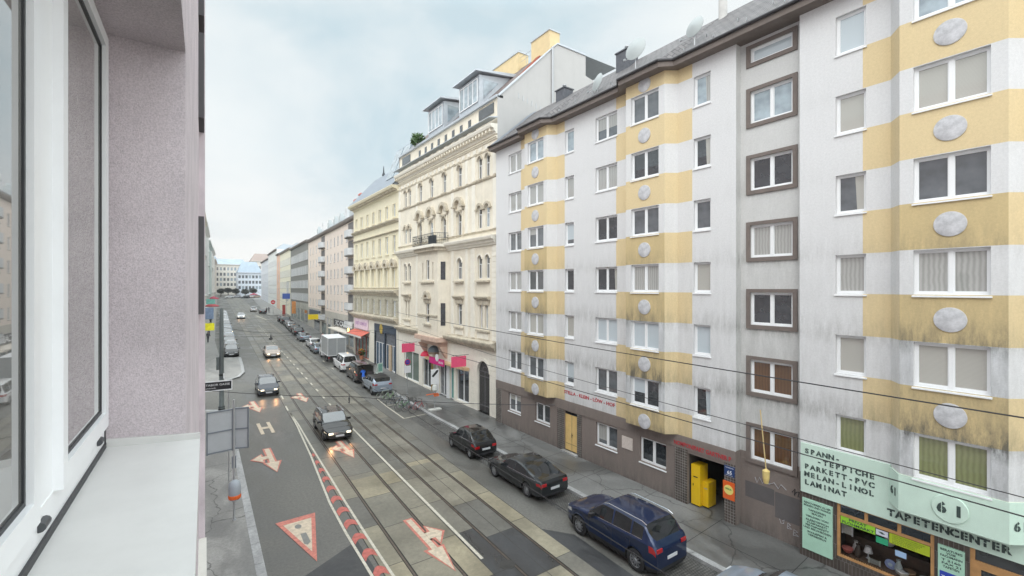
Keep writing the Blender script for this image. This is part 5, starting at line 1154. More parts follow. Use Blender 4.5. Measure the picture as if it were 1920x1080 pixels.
# roof-top dishes and chimneys of the pink house
for i, (x, kind) in enumerate(((3.5,'r'),(6.5,'r'),(9.5,'g'),(12.5,'d'),(17.5,'g'),(22,'g'),(27.5,'g'),(33.0,'d'),(39,'g'))):
    y = -1.2
    if kind == 'r': MB().box(x-.55, x+.55, y-.8, y, 21, 23.6+.4*(i==0)).box(x-.75, x+.75, y-.9, y+.1, 23.6+.4*(i==0), 23.8+.4*(i==0)).build('chimney', mat('red_chimney', (.62,.20,.16), .8, var=.15), pk)
    elif kind == 'g': MB().box(x-.8, x+.8, y-.8, y, 21, 22.7).box(x-.3,x+.3,y-.6,y-.1,22.7,23.2).build('chimney', mat('grey_chimney', (.50,.54,.55), .7, var=.2), pk)
    else: MB().lathe([(.01,.1),(.55,0),(.55,-.03),(.01,.07)], (x,y,23.0), 'y', 14).tube([(x,y,21),(x,y,23)], .06).build('roof_dish', GRB, pk)
GRY = mat('dark_grey_cladding', (.20,.20,.185), .7, var=.12, scale=1, streak=.1)
gyc = [(1.1+1.52*i, .95) for i in range(19)]
gy, Lg = simple_house('grey_house', 109.3, 139.3, 20.8, 'dark grey office house with rows of upright windows', GRY, gyc, [(16.4,18.5),(13.1,15.1),(9.9,11.8),(6.9,8.7)], roof=None, base=mat('shop_strip', (.42,.42,.38), .7, var=.5, scale=.4), wm=(PVCsoft, glight, glight), depth=.04, trim=mat('eave_grey_brown', (.25,.22,.20), .7))
for i in range(5): MB().box(1+5.8*i, 5+5.8*i, -.02, .05, 2.2, 4.9).build('shop_window', rg.choice([gdark, gcur, MT['busy_window']]), gy)
simple_house('pale_yellow_house', 139.3, 166, 21.2, 'narrow pale yellow house beyond the dark grey office house', mat('lemon_render', (.76,.72,.58), .88, var=.06), [(1.6+2.6*i,1.1) for i in range(10)], [(16.6,18.6),(13.2,15.2),(9.9,11.8),(7.0,8.7)], wm=(gcur, gblind, gblue), depth=.04, trim=mat('eave_grey_brown', (.25,.22,.20), .7), roof=ZINC, roofh=1.5)
simple_house('salmon_house', 166, 176, 21.4, 'narrow salmon coloured house with red windows', mat('salmon_render', (.74,.50,.38), .88, var=.05), [(5,1.6)], [(16,18.6),(12,14.6),(8,10)], depth=.04, wm=(mat('red_glass', (.40,.06,.04), .4),), roof=ZINC, roofh=1.5)
simple_house('white_house', 176, 209, 23.5, 'tall white house beyond the salmon house', mat('far_white_render', (.72,.72,.70), .88, var=.05), [(2+3*i,1.2) for i in range(10)], [(18,20),(14.5,16.5),(11,13),(8,9.8)], roof=ZINC, roofh=2, depth=.05, wm=(ggrey, gcur))
simple_house('blue_grey_house', 209, 246, 22.0, 'blue grey plain house at the far end of the right row', mat('far_blue_render', (.62,.64,.68), .88, var=.05), [(2+3.2*i,1.2) for i in range(11)], [(17.5,19.5),(14,16),(10.5,12.5)], roof=ZINC, roofh=2.5, wm=(gblue, gcur))
# houses closing the view, square to the street
def cross_house(name, x0, x1, s, z1, label, wallm, roofm, roofh, ncol, rows, dome=False):
    e = empty(name, (x1, s, 0), math.pi); tag(e, label, 'building'); L = x1-x0; g0 = gz(s)-1     # local x to the left, y toward camera
    hs = [((i+.5)*L/ncol-.55, (i+.5)*L/ncol+.55, a, b) for i in range(ncol) for (a, b) in rows]
    b = MB(); wall(b, 0, L, g0, z1, 0, hs, .2); b.quad([(0,0,g0),(0,0,z1),(0,-14,z1),(0,-14,g0)]); b.quad([(L,0,g0),(L,0,z1),(L,-14,z1),(L,-14,g0)]); b.build('wall', wallm, e)
    for h in hs: link('window', plain_window(1.1, h[3]-h[2], rg.choice([ggrey, gblue]), False), e, ((h[0]+h[1])/2, -.18, h[2]))
    r = MB(); r.quad([(-.2,.5,z1),(L+.2,.5,z1),(L-2.2,-3.5,z1+roofh),(2.2,-3.5,z1+roofh)]); r.quad([(-.2,.5,z1),(2.2,-3.5,z1+roofh),(-.2,-14,z1)]); r.quad([(L+.2,.5,z1),(L+.2,-14,z1),(L-2.2,-3.5,z1+roofh)]); r.quad([(2.2,-3.5,z1+roofh),(L-2.2,-3.5,z1+roofh),(L+.2,-14,z1),(-.2,-14,z1)])
    ro = r.build('roof', roofm, e)
    m_ = MB(); molding(m_, -.1, L+.1, z1-.5, CORN); molding(m_, 0, L, rows[-1][0]-1.3, STR); m_.build('cornice', wallm, e)
    if dome:
        MB().lathe([(3.6,z1),(3.5,z1+2.2),(2.8,z1+4.2),(1.4,z1+5.6),(.3,z1+6.2),(.05,z1+8)], (L-5,-4.5,0), n=14).build('dome', roofm, ro, smooth=40)
    return e
SLB = mat('far_slate', (.33,.40,.47), .6, var=.15, scale=.4)
FW = mat('far_stucco', (.72,.68,.62), .88, var=.06, scale=.5); FB = mat('far_blue_white', (.66,.70,.76), .88, var=.05, scale=.5)
cross_house('corner_house', 3.5, 27, 318, 23.8, 'pale stone corner house with small dome closing the end of the street', FW, SLB, 3.5, 13, [(20.4,22.2),(17.2,19.0),(14.2,15.9),(11.2,12.9)], True)
cross_house('mansard_house', 19.6, 30.8, 283, 18.2, 'white house with steep blue grey mansard roof at the end of the street', FB, SLB, 6.0, 7, [(15.2,16.8),(12.3,13.9),(9.4,11.0)])
cross_house('hillside_house', 30, 56, 330, 27, 'far pale house seen over the roofs at the end of the street', FW, mat('far_roof_brown', (.34,.27,.24), .8, var=.2), 5, 8, [(22,24),(18,20)])
# left side of the far street
def XL(s): return kL2(s)-2.6+max(0, s-165)*.012
lefts = [(62,96,23,'pale grey house on the left side of the street',(.60,.58,.56)),(96,132,25,'cream house on the left side with projecting bay',(.66,.61,.52)),(132,172,26,'white stone house on the left side of the far street',(.66,.66,.64)),(172,215,25,'greenish grey house on the left side of the far street',(.52,.57,.55)),(215,262,26,'light house far down the left side',(.68,.66,.62)),(262,316,24,'farthest beige house down the left side',(.66,.60,.54))]
for i, (a, b, zt, lab, c_) in enumerate(lefts):
    x0, x1 = XL(a), XL(b); ang = math.atan2(x1-x0, b-a); L = math.hypot(x1-x0, b-a); e = empty('left_house' if False else ['grey_house','cream_house','stone_house','green_grey_house','light_house','beige_house'][i], (x1, b, 0), -math.pi/2-ang); tag(e, lab, 'building')
    m_ = mat('left_render_%d' % i, c_, .88, var=.08, scale=.6, streak=.2, dirt=(.3,.27,.24)); n_ = int(L/3.2); rows = [(zt-4.2-3.6*k, zt-2.2-3.6*k) for k in range(5)]
    hs = [((j+.5)*L/n_-.55, (j+.5)*L/n_+.55, p, q) for j in range(n_) for (p, q) in rows]
    bb = MB(); wall(bb, 0, L, gz(a)-.5, zt, 0, hs, .2); bb.quad([(0,0,0),(0,0,zt),(0,-12,zt),(0,-12,0)]); bb.quad([(L,0,0),(L,0,zt),(L,-12,zt),(L,-12,0)]); bb.quad([(0,0,zt),(L,0,zt),(L,-12,zt+2),(0,-12,zt+2)]); bb.build('wall', m_, e)
    for h in hs[:99]: link('window', plain_window(1.1, h[3]-h[2], rg.choice([ggrey, gdark]), False), e, ((h[0]+h[1])/2, -.18, h[2]))
    t = MB(); molding(t, 0, L, zt-.6, [(p[0]*1.5, p[1]) for p in CORN]); molding(t, 0, L, zt-8.6, CORN); molding(t, 0, L, 7.5, CORN); t.build('cornice', m_, e)
    MB().box(L*.62, L*.78, 0, .9, 7.8, zt-3).build('bay', m_, e)

# ------------------------------------------------------------------ vehicles
RUB = mat('tyre_rubber', (.02,.02,.021), .75); RIM = mat('alloy', (.42,.43,.45), .3, .8); RIMD = mat('alloy_dark', (.10,.10,.11), .35, .7)
UND = mat('underbody', (.02,.02,.022), .8); CGL = glassmat('car_glass', (.03,.036,.04), rough=.02); CGL.node_tree.nodes['Principled BSDF'].inputs['Coat IOR'].default_value = 2.2; CGS = glassmat('car_side_glass', (.012,.014,.016), rough=.02); CGS.node_tree.nodes['Principled BSDF'].inputs['Coat IOR'].default_value = 1.5; LMP = mat('head_lamp', (.62,.64,.66), .12, coat=1); TLM = mat('tail_lamp', (.42,.01,.015), .15, coat=1)
LIT = mat('lit_head_lamp', (.9,.85,.7), .3, emit=(1,.86,.62), estr=1.3); PLT = mat('number_plate_white', (.62,.63,.65), .5); BLK = mat('black_trim', (.018,.018,.02), .4); CHR = mat('chrome', (.55,.56,.58), .15, .9)
def paint(name, c, metal=.3, rough=.4): return mat(name, c, rough, metal, coat=1, spec=.12)
def lerp(a, b, t): return a+(b-a)*t
def pl(x, P):
    if x <= P[0][0]: return P[0][1]
    for (a, u), (b, v) in zip(P, P[1:]):
        if x <= b: t = (x-a)/(b-a); t = t*t*(3-2*t)*.5+t*.5; return u+(v-u)*t
    return P[-1][1]
WHEELS = {}
def wheel_meshes(r, w, spokes, rim):
    k = (round(r,3), spokes, rim.name)
    if k in WHEELS: return WHEELS[k]
    ty = MB(); ty.lathe([(r*.62,-w/2),(r*.9,-w/2),(r,-w/2+.03),(r,w/2-.03),(r*.9,w/2),(r*.66,w/2),(r*.62,w/2-.03)], (0,0,0), 'y', 28, cap=False)
    rm = MB(); rm.lathe([(r*.66,w/2-.01),(r*.66,w/2-.03),(r*.60,w/2-.05),(r*.60,-w/2+.03)], (0,0,0), 'y', 28, cap=False); rm.lathe([(.06,w/2-.01),(.07,w/2-.03),(.05,w/2-.07)], (0,0,0), 'y', 12)
    for i in range(spokes):
        a = 2*math.pi*i/spokes; c, s_ = math.cos(a), math.sin(a); q = [(.03,-.028),(r*.62,-.018),(r*.62,.018),(.03,.028)]
        rm.prism([(x*c-y*s_, x*s_+y*c) for x, y in q], w/2-.055, w/2-.02, 'y')
    bk = MB(); bk.lathe([(r*.6,w/2-.08),(0,w/2-.08)], (0,0,0), 'y', 20)
    WHEELS[k] = (ty.mesh('tyre', RUB, 50), rm.mesh('rim', rim, 40), bk.mesh('brake_disc', UND)); return WHEELS[k]
def make_car(name, cat, label, body, L=4.5, W=1.82, Hh=1.46, wb=2.7, r=.32, fo=.85, hood0=.70, cowl=(1.15,.98), rf=(1.95,), rr=(3.5,), deck=(4.1,1.0), tail=.92, belt=(.90,.97), pillars=(2.55,), clad=False, rim=None, spokes=10, lit=False, rails_=False, roofm=None, group='cars parked along the kerb', dark_rear=True, tl=(.62,.90), box_rear=False, plate=True, dpil=.12):
    e = empty(name); tag(e, label, cat, group); hw = W/2; rim = rim or RIM
    top = [(0,hood0-.12),(.10,hood0),(.45,hood0+.09),(cowl[0]-.1,cowl[1]-.02),(cowl[0],cowl[1]),(rf[0],Hh-.03),((rf[0]+rr[0])/2,Hh),(rr[0],Hh-.04),(deck[0],deck[1]),(L-.10,tail),(L,tail-.16)]
    tz = lambda x: pl(x, top)
    bz = lambda x: min(lerp(belt[0], belt[1], min(1,max(0,(x-.9)/(L-1.8)))), tz(x)-.02)
    wx = [fo, fo+wb]; Ra = r+.07
    xs = set([0,.05,.10,.18,.28,.45,.7,cowl[0]-.1,cowl[0],rf[0],rr[0],deck[0],L-.45,L-.28,L-.18,L-.10,L-.04,L])
    for c in wx:
        for i in range(13): xs.add(c-Ra+2*Ra*i/12)
    for p in pillars: xs |= {p-.035, p+.035}
    x = 0
    while x < L: xs.add(x); x += .22
    g0, g1 = cowl[0]+.10, deck[0]-dpil
    xs |= {g0, g1}
    xs = sorted(v for v in xs if 0 <= v <= L); q = [xs[0]]
    keep = set([0, L, cowl[0], rf[0], rr[0], deck[0], g0, g1]+[p-.035 for p in pillars]+[p+.035 for p in pillars])
    for v in xs[1:]:
        if v-q[-1] > .022: q.append(v)
        elif v in keep: q[-1] = v
    xs = q
    def wf(x):
        f = 1
        if x < .75: f = 1-.20*((.75-x)/.75)**2.6
        if x > L-.6: f = 1-.12*((x-L+.6)/.6)**2.4
        return hw*f
    def sec(x):
        h = wf(x); t = tz(x); b = bz(x); z0 = .2; e0 = 0
        if x < .3: z0 = .2+.06*(1-x/.3)
        if x > L-.3: z0 = .24+.06*(x-L+.3)/.3
        za = 0
        for c in wx:
            if abs(x-c) < Ra: za = max(za, r+math.sqrt(max(0, Ra*Ra-(x-c)**2)))
        cab = min(1, max(0, (t-b)/.28)); cab = 0 if t-b < .06 else cab
        y7 = lerp(h*.86, h*.935-.30*(t-.07-b), cab); y8 = lerp(h*.70, y7-.07, cab); y9 = lerp(h*.4, y7*.5, cab)
        z7 = lerp(lerp(b,t,.62), t-.07, cab); z8 = lerp(lerp(b,t,.85), t-.018, cab); z9 = lerp(lerp(b,t,.96), t-.004, cab)
        ins = za > z0+.05
        return [(0,z0),(h-.30 if ins else h*.90,max(z0,za) if ins else z0),(h*.975,max(z0+.10,za)),(h*1.0,max(.44,za+.004)),(h*.978,max(lerp(.44,b,.6),za+.02)),(h*1.0,max(b-.075,za+.03)),(h*.945,b),(y7,z7),(y8,z8),(y9,z9),(0,t)]
    rows = [sec(x) for x in xs]
    B, G, HL, TL_, LW = MB(), {'windscreen':MB(),'rear_window':MB(),'side_window':MB(),'side_window2':MB()}, [MB(),MB()], [MB(),MB()], MB()
    for i in range(len(xs)-1):
        xm = (xs[i]+xs[i+1])/2
        for j in range(10):
            for sd in (0, 1):
                s_ = 1 if sd == 0 else -1
                P = [(xs[i],s_*rows[i][j][0],rows[i][j][1]),(xs[i+1],s_*rows[i+1][j][0],rows[i+1][j][1]),(xs[i+1],s_*rows[i+1][j+1][0],rows[i+1][j+1][1]),(xs[i],s_*rows[i][j+1][0],rows[i][j+1][1])]
                if sd: P = P[::-1]
                tgt, m = B, 0
                if j < 2: m = 1
                elif clad and j == 2: m = 1
                if j == 6 and g0 < xm < g1 and not any(abs(xm-p) < .036 for p in pillars) and xm < (99 if not box_rear else L): tgt = G['side_window' if sd == 0 else 'side_window2']
                if j >= 8 and cowl[0] < xm < rf[0]: tgt = G['windscreen']
                if j >= 8 and rr[0]+.02 < xm < deck[0]: tgt = G['rear_window']
                if j in (4,) and .02 < xm < .42 and s_*1: tgt = HL[sd]
                if j in (3,4) and tl[0] and L-.34 < xm < L-.02 and j == 4: tgt = TL_[sd]
                if j in (7,8,9) and roofm and rf[0] < xm < rr[0]: m = 2
                tgt.quad(P, m if tgt is B else 0)
    for i in (0, len(xs)-1):
        x = xs[i]; R_ = rows[i]
        for j in range(10):
            B.quad([(x,R_[j][0],R_[j][1]),(x,R_[j+1][0],R_[j+1][1]),(x,-R_[j+1][0],R_[j+1][1]),(x,-R_[j][0],R_[j][1])], 1 if j < 2 else 0)
    bo = B.build('body', [body, UND, roofm or BLK], e, smooth=38)
    G['windscreen'].build('windscreen', CGL, e, smooth=38); G['rear_window'].build('rear_window', CGS, e, smooth=38)
    G['side_window'].build('side_window', CGS, e, smooth=38); G['side_window2'].build('side_window', CGS, e, smooth=38)
    for sd in (0, 1):
        if HL[sd].v: HL[sd].build('headlight', LIT if lit else LMP, e, smooth=40)
        if TL_[sd].v: TL_[sd].build('tail_light', TLM, e, smooth=40)
    # lower tail-lamp wrap on the rear face, plate, grille, bumper trims
    zt = tail-.2
    for s_ in (1,-1):
        y = s_*hw*.70; MB().box(L-.025,L+.012,min(y-.16*1,y+.12),max(y-.16,y+.12),zt-.04,zt+.09).build('tail_light', TLM, e)
        yy = s_*hw*.60
        hb = MB().box(-.012,.03,min(yy-.14,yy+.14),max(yy-.14,yy+.14),hood0-.20,hood0-.08).build('headlight', LIT if lit else LMP, e)
        MB().box(cowl[0]+.28, cowl[0]+.42, s_*(hw*.93), s_*(hw+.17), belt[0]+.02, belt[0]+.14).build('mirror', body if not clad else BLK, e)
        for p in ([pillars[0]-.25]+([pillars[1]-.2] if len(pillars) > 1 else [])):
            MB().box(p-.09, p+.09, s_*(hw*.985), s_*(hw*.985+.03), belt[0]-.13, belt[0]-.10).build('door_handle', body, e)
    ln = MB()
    for p in [cowl[0]+.12]+list(pillars)[:2]:
        for s_ in (1,-1): ln.box(p-.005, p+.006, s_*(hw-.002), s_*(hw+.0025), .34, belt[0]-.08)
    ln.build('door_gaps', BLK, e)
    if plate:
        MB().box(L-.01, L+.02, -.26,.26, .55 if tail < 1.2 else .62, .66 if tail < 1.2 else .73).build('number_plate', PLT, e); MB().box(-.03,.0,-.26,.26,.34,.45).build('number_plate', PLT, e)
    gr = MB()
    for i in range(4): gr.box(-.015,.012,-.42,.42,.50+.04*i,.525+.04*i)
    gr.build('grille', CHR if not clad else BLK, e); MB().box(-.008,.05,-.62,.62,.25,.33).build('bumper_trim', BLK, e); MB().box(L-.06,L+.01,-.6,.6,.27,.36).build('bumper_trim', BLK, e)
    if rails_:
        for s_ in (1,-1):
            rr_ = MB(); y = s_*(hw*.935-.30*(Hh-.14-belt[1])-.05); rr_.tube([(rf[0]+.05,y,Hh-.03),(rf[0]+.25,y,Hh+.035),(rr[0]-.1,y,Hh+.03),(rr[0]+.1,y,Hh-.04)], .018, 6); rr_.build('roof_rail', CHR, e)
        
    t = MB()
    for s_ in (1, -1):
        P = [(g0, s_*(wf(g0)*.952), bz(g0)+.004),((g0+g1)/2, s_*(wf((g0+g1)/2)*.952), bz((g0+g1)/2)+.004),(g1, s_*(wf(g1)*.952), bz(g1)+.004)]; t.tube(P, .009, 5)
    t.build('window_trim', CHR, e)
    tm, rm_, bd = wheel_meshes(r, .21, spokes, rim)
    for c in wx:
        for s_ in (1, -1):
            o = link('wheel', tm, e, (c, s_*(hw-.115), r), 0 if s_ > 0 else math.pi); link('rim', rm_, o); link('brake_disc', bd, o)
    if lit:
        for s_ in (1, -1):
            li = bpy.data.lights.new('head_lamp_light', 'SPOT'); li.energy = 22; li.color = (1,.5,.22); li.spot_size = R(58); li.spot_blend = .8; li.shadow_soft_size = .06
            lo = bpy.data.objects.new('head_lamp_light', li); COL.objects.link(lo); lo.parent = e; lo.location = (-.08, s_*hw*.62, hood0-.14); lo.rotation_euler = Vector((1,0,.30)).to_track_quat('Z','Y').to_euler()
    return e
def place(e, xc, sf, toward, tilt=0):
    """front-centre at (xc, sf); toward=True faces the camera"""
    e.location = (xc, sf, gz(sf)); ph = SB+tilt
    # local +x points from nose to tail: tail direction is +s when facing the camera
    e.rotation_euler = (0, -math.atan(.022)*(1 if toward else -1) if sf > 42 else 0, (math.pi/2-ph) if toward else (-math.pi/2-ph))
    return e
NB = (-.0)
black_p = paint('paint_black', (.006,.0065,.008), 0, .5); blue_p = paint('paint_dark_blue', (.006,.018,.065), .4); grey_p = paint('paint_graphite', (.018,.021,.024), .3); silver_p = paint('paint_silver_blue', (.36,.42,.50), .5); white_p = paint('paint_white', (.70,.70,.71), 0); brown_p = paint('paint_dark_brown', (.045,.032,.03), .4); taupe_p = paint('paint_taupe', (.42,.33,.27), .4); silv2 = paint('paint_silver', (.42,.44,.46), .6); bluegrey_p = paint('paint_blue_grey', (.22,.27,.32), .5)
SUV = dict(L=4.58, W=1.89, Hh=1.74, wb=2.86, r=.385, fo=.86, hood0=.96, cowl=(1.3,1.20), rf=(2.05,), rr=(3.98,), deck=(4.42,1.28), tail=1.20, belt=(1.09,1.23), pillars=(2.62,3.5), clad=True, rails_=True, tl=(1,1), dpil=.42)
SED = dict(L=4.7, W=1.84, Hh=1.40, wb=2.81, r=.33, fo=.86, hood0=.70, cowl=(1.35,.97), rf=(2.15,), rr=(3.15,), deck=(4.25,1.02), tail=.98, belt=(.90,.97), pillars=(2.65,3.55))
HAT = dict(L=4.1, W=1.76, Hh=1.47, wb=2.55, r=.31, fo=.80, hood0=.76, cowl=(1.05,1.0), rf=(1.75,), rr=(3.45,), deck=(3.98,.98), tail=.93, belt=(.93,1.0), pillars=(2.4,3.2))
SML = dict(L=3.57, W=1.63, Hh=1.49, wb=2.30, r=.29, fo=.66, hood0=.80, cowl=(.92,1.02), rf=(1.5,), rr=(2.75,), deck=(3.42,.98), tail=.92, belt=(.95,1.0), pillars=(2.05,))
EST = dict(L=4.75, W=1.84, Hh=1.46, wb=2.84, r=.33, fo=.84, hood0=.70, cowl=(1.4,.98), rf=(2.15,), rr=(4.15,), deck=(4.6,1.0), tail=.95, belt=(.90,.98), pillars=(2.7,3.6))
VAN = dict(L=4.9, W=1.92, Hh=1.93, wb=3.0, r=.34, fo=.88, hood0=.92, cowl=(.95,1.18), rf=(1.75,), rr=(4.68,), deck=(4.86,1.2), tail=1.12, belt=(1.08,1.12), pillars=(2.2,3.4), clad=False)
def C(base, **k): d = dict(base); d.update(k); return d
# parked on the right, tails to the camera.  rear-left wheel positions were measured; xc = centre line
def park(e, xleft, srear, spec, tilt=0):
    W_, L_ = spec['W'], spec['L']; return place(e, xleft+W_/2, srear+L_, False, tilt)
park(make_car('parked_car','car','dark blue SUV with silver roof rails parked nearest on the right kerb', blue_p, **C(SUV, spokes=10, rim=RIM)), 12.72, 9.75, SUV, -.031+.008)
park(make_car('parked_car','car','graphite grey fastback coupe parked between the blue SUV and the small black hatchback', grey_p, **C(SED, L=4.72, tail=1.0, rr=(3.05,), deck=(4.4,1.03), pillars=(2.6,3.6))), 12.95, 16.35, SED, -.031-.01)
park(make_car('parked_car','car','small black rounded hatchback parked in front of the yellow entrance door', black_p, **SML), 13.20, 22.55, SML, -.02)
park(make_car('parked_car','car','white grey car whose bonnet only just shows at the bottom right edge', silver_p, **C(HAT)), 13.15, 4.15, HAT, -.03)
park(make_car('parked_car','car','pale silver blue SUV with dark roof parked behind the bicycles', silver_p, **C(SUV, L=4.5, Hh=1.6, roofm=BLK, rails_=False)), 13.65, 41.2, SUV, .01)
bv = make_car('delivery_van','van','dark brown van with its tailgate open, parked behind the silver SUV', brown_p, **C(VAN, group=None) if False else C(VAN)); park(bv, 13.75, 46.9, VAN, .01)
# open tailgate
tg = MB(); tg.prism([(4.62,1.90),(5.75,2.12),(5.78,2.05),(4.66,1.82)], -.82, .82, 'y'); tg.build('tailgate', brown_p, bv); MB().prism([(4.9,1.97),(5.55,2.10),(5.54,2.115),(4.88,1.985)], -.6, .6, 'y').build('tailgate_glass', CGL, bv)
MB().box(4.83,4.925,-.80,.80,.55,1.80).build('load_space', MT['dark_inside'], bv); MB().box(4.926,4.95,.1,.65,.6,1.2).build('cargo_box', mat('cargo_dark', (.10,.08,.08), .7), bv)
park(make_car('delivery_van','van','white van with windows all round parked in front of the brown van', white_p, **C(VAN, Hh=1.88)), 13.95, 53.2, VAN, .01)
def truck():
    e = empty('box_truck'); tag(e, 'grey box truck with tarpaulin body parked before the shop with red awning', 'truck')
    tp = mat('tarpaulin_grey', (.27,.28,.285), .6, var=.06, scale=2, bump=.3, bscale=3); tpl = mat('tarpaulin_top', (.66,.67,.68), .6)
    MB().box(2.0,6.4,-1.08,1.08,.95,3.12).build('cargo_body', tp, e); MB().box(1.98,6.42,-1.1,1.1,3.12,3.16).build('roof_panel', tpl, e)
    cr = MB()
    for x in (2.02,6.38): 
        for y in (-1.09,1.09): cr.box(x-.03,x+.03,y-.02,y+.02,.9,3.12)
    cr.box(1.98,6.42,-1.1,1.1,.9,.97).box(6.40,6.43,-.02,.02,.95,3.1); cr.build('body_edging', tpl, e)
    cab_ = MB(); cab_.prism([(.0,.35),(0,1.0),(.35,1.25),(.85,2.05),(1.2,2.15),(1.9,2.15),(1.9,.35)], -1.0, 1.0, 'y'); cab_.build('cab', white_p, e)
    MB().prism([(.37,1.27),(.84,2.0),(.82,2.02),(.345,1.28)], -.88, .88, 'y').build('windscreen', CGL, e)
    for y in (-1.005,1.005): MB().prism([(.55,1.3),(.92,1.95),(1.65,1.95),(1.65,1.3)], y-.004, y+.004, 'y').build('side_window', CGL, e)
    MB().box(.3,6.3,-.45,.45,.5,.9).build('chassis', UND, e)
    tm, rm_, bd = wheel_meshes(.36, .21, 8, RIM)
    for c in (.95, 5.0):
        for s_ in (1,-1): o = link('wheel', tm, e, (c, s_*.93, .36), 0 if s_ > 0 else math.pi); link('rim', rm_, o)
    for s_ in (1,-1): MB().box(6.3,6.36,s_*.95-.08,s_*.95+.08,.6,.75).build('tail_light', TLM, e)
    MB().box(6.36,6.38,-.26,.26,.55,.66).build('number_plate', PLT, e); return e
place(truck(), 15.25, 66.6, False, .01)
G_ = 'cars parked along the kerb'
park(make_car('parked_car','car','dark silver hatchback half hidden in front of the box truck', bluegrey_p, **HAT), 14.05, 68.2, HAT)
park(make_car('parked_car','car','white hatchback parked two places beyond the box truck', white_p, **HAT), 14.5, 73.4, HAT)
park(make_car('parked_car','car','blue grey saloon standing alone between the white and the black cars', bluegrey_p, **SED), 14.75, 82.2, SED)
far_specs = [(HAT, black_p, 'black hatchback with tinted windows, first of the tight far row', 15.4, 91.5),(EST, black_p, 'black estate car, second of the tight far row', 15.75, 96.9),(HAT, silv2, 'silver hatchback, third of the tight far row', 16.1, 103),(SED, black_p, 'black saloon, fourth of the tight far row', 16.5, 108.3),(SUV, grey_p, 'graphite SUV, fifth of the tight far row', 16.7, 114.5),(HAT, black_p, 'dark hatchback, last of the tight far row before the corner', 16.9, 121)]
for sp, p, lb, x, s in far_specs: park(make_car('parked_car','car',lb,p,**sp), x, s, sp, .01)
park(make_car('parked_car','car','white car parked beyond the far side street on the right', white_p, **HAT), 14.6, 160, HAT, .02)
park(make_car('parked_car','car','black car parked at the mouth of the far side street', black_p, **SED), 16.0, 150, SED, .02)
# moving, facing the camera, lamps lit
place(make_car('moving_car','car','black estate car driving toward the camera on the tram track, headlamps lit', black_p, **C(EST, lit=True, group='cars driving toward the camera', rails_=True)), 7.80, 30.55, True, .0)
place(make_car('moving_car','car','dark blue hatchback driving in the left lane, headlamps lit', paint('paint_night_blue', (.02,.026,.04)), **C(HAT, lit=True, group='cars driving toward the camera')), 5.62, 46.2, True, .0)
place(make_car('moving_car','car','taupe saloon with glowing headlamps on the tracks behind the dark hatchback', taupe_p, **C(SED, lit=True, group='cars driving toward the camera')), 8.75, 67.7, True, .0)
place(make_car('moving_car','car','white car with headlamps lit, farthest of those driving this way', white_p, **C(HAT, lit=True, group='cars driving toward the camera')), 10.0, 134.0, True, .01)
# left row, facing the camera
lp = [(HAT, black_p,'black car, nearest of the row parked along the left kerb'),(HAT, silv2,'silver car, second of the row on the left kerb'),(EST, black_p,'black estate, third of the row on the left kerb'),(HAT, silver_p,'pale blue car, fourth of the row on the left kerb'),(SED, silv2,'silver saloon, fifth of the row on the left kerb'),(HAT, bluegrey_p,'blue grey car, sixth of the row on the left kerb'),(SED, silver_p,'pale saloon, seventh of the row on the left kerb'),(SUV, black_p,'black SUV, eighth of the row on the left kerb'),(HAT, white_p,'white car, ninth of the row on the left kerb'),(SED, white_p,'white saloon, tenth of the row on the left kerb'),(HAT, silv2,'silver hatchback, eleventh of the row on the left kerb'),(EST, white_p,'white estate, twelfth of the row on the left kerb'),(SED, silver_p,'pale car, thirteenth of the row on the left kerb'),(HAT, white_p,'white hatchback, fourteenth of the row on the left kerb'),(SED, silv2,'silver car, farthest of the row on the left kerb')]
s = 71.2
for sp, p, lb in lp:
    place(make_car('parked_car','car',lb,p,**sp), kL2(s)+2.0-.006*(s-71), s, True, .0); s += sp['L']+(.9 if s < 130 else 1.4)
# cluster of traffic at the far crossing
for i, (x, s, m_) in enumerate(((12.5,262,white_p),(16,268,silv2),(19,258,black_p),(21.5,266,white_p),(24,262,taupe_p))):
    place(make_car('distant_car','car',['white car crossing far away, leftmost at the end of the street','silver car in the far crossing','black car in the far crossing','white car in the far crossing before the mansard house','taupe car, rightmost in the far crossing'][i], m_, **C(HAT, group='cars at the far crossing')), x, s, True, 1.2)

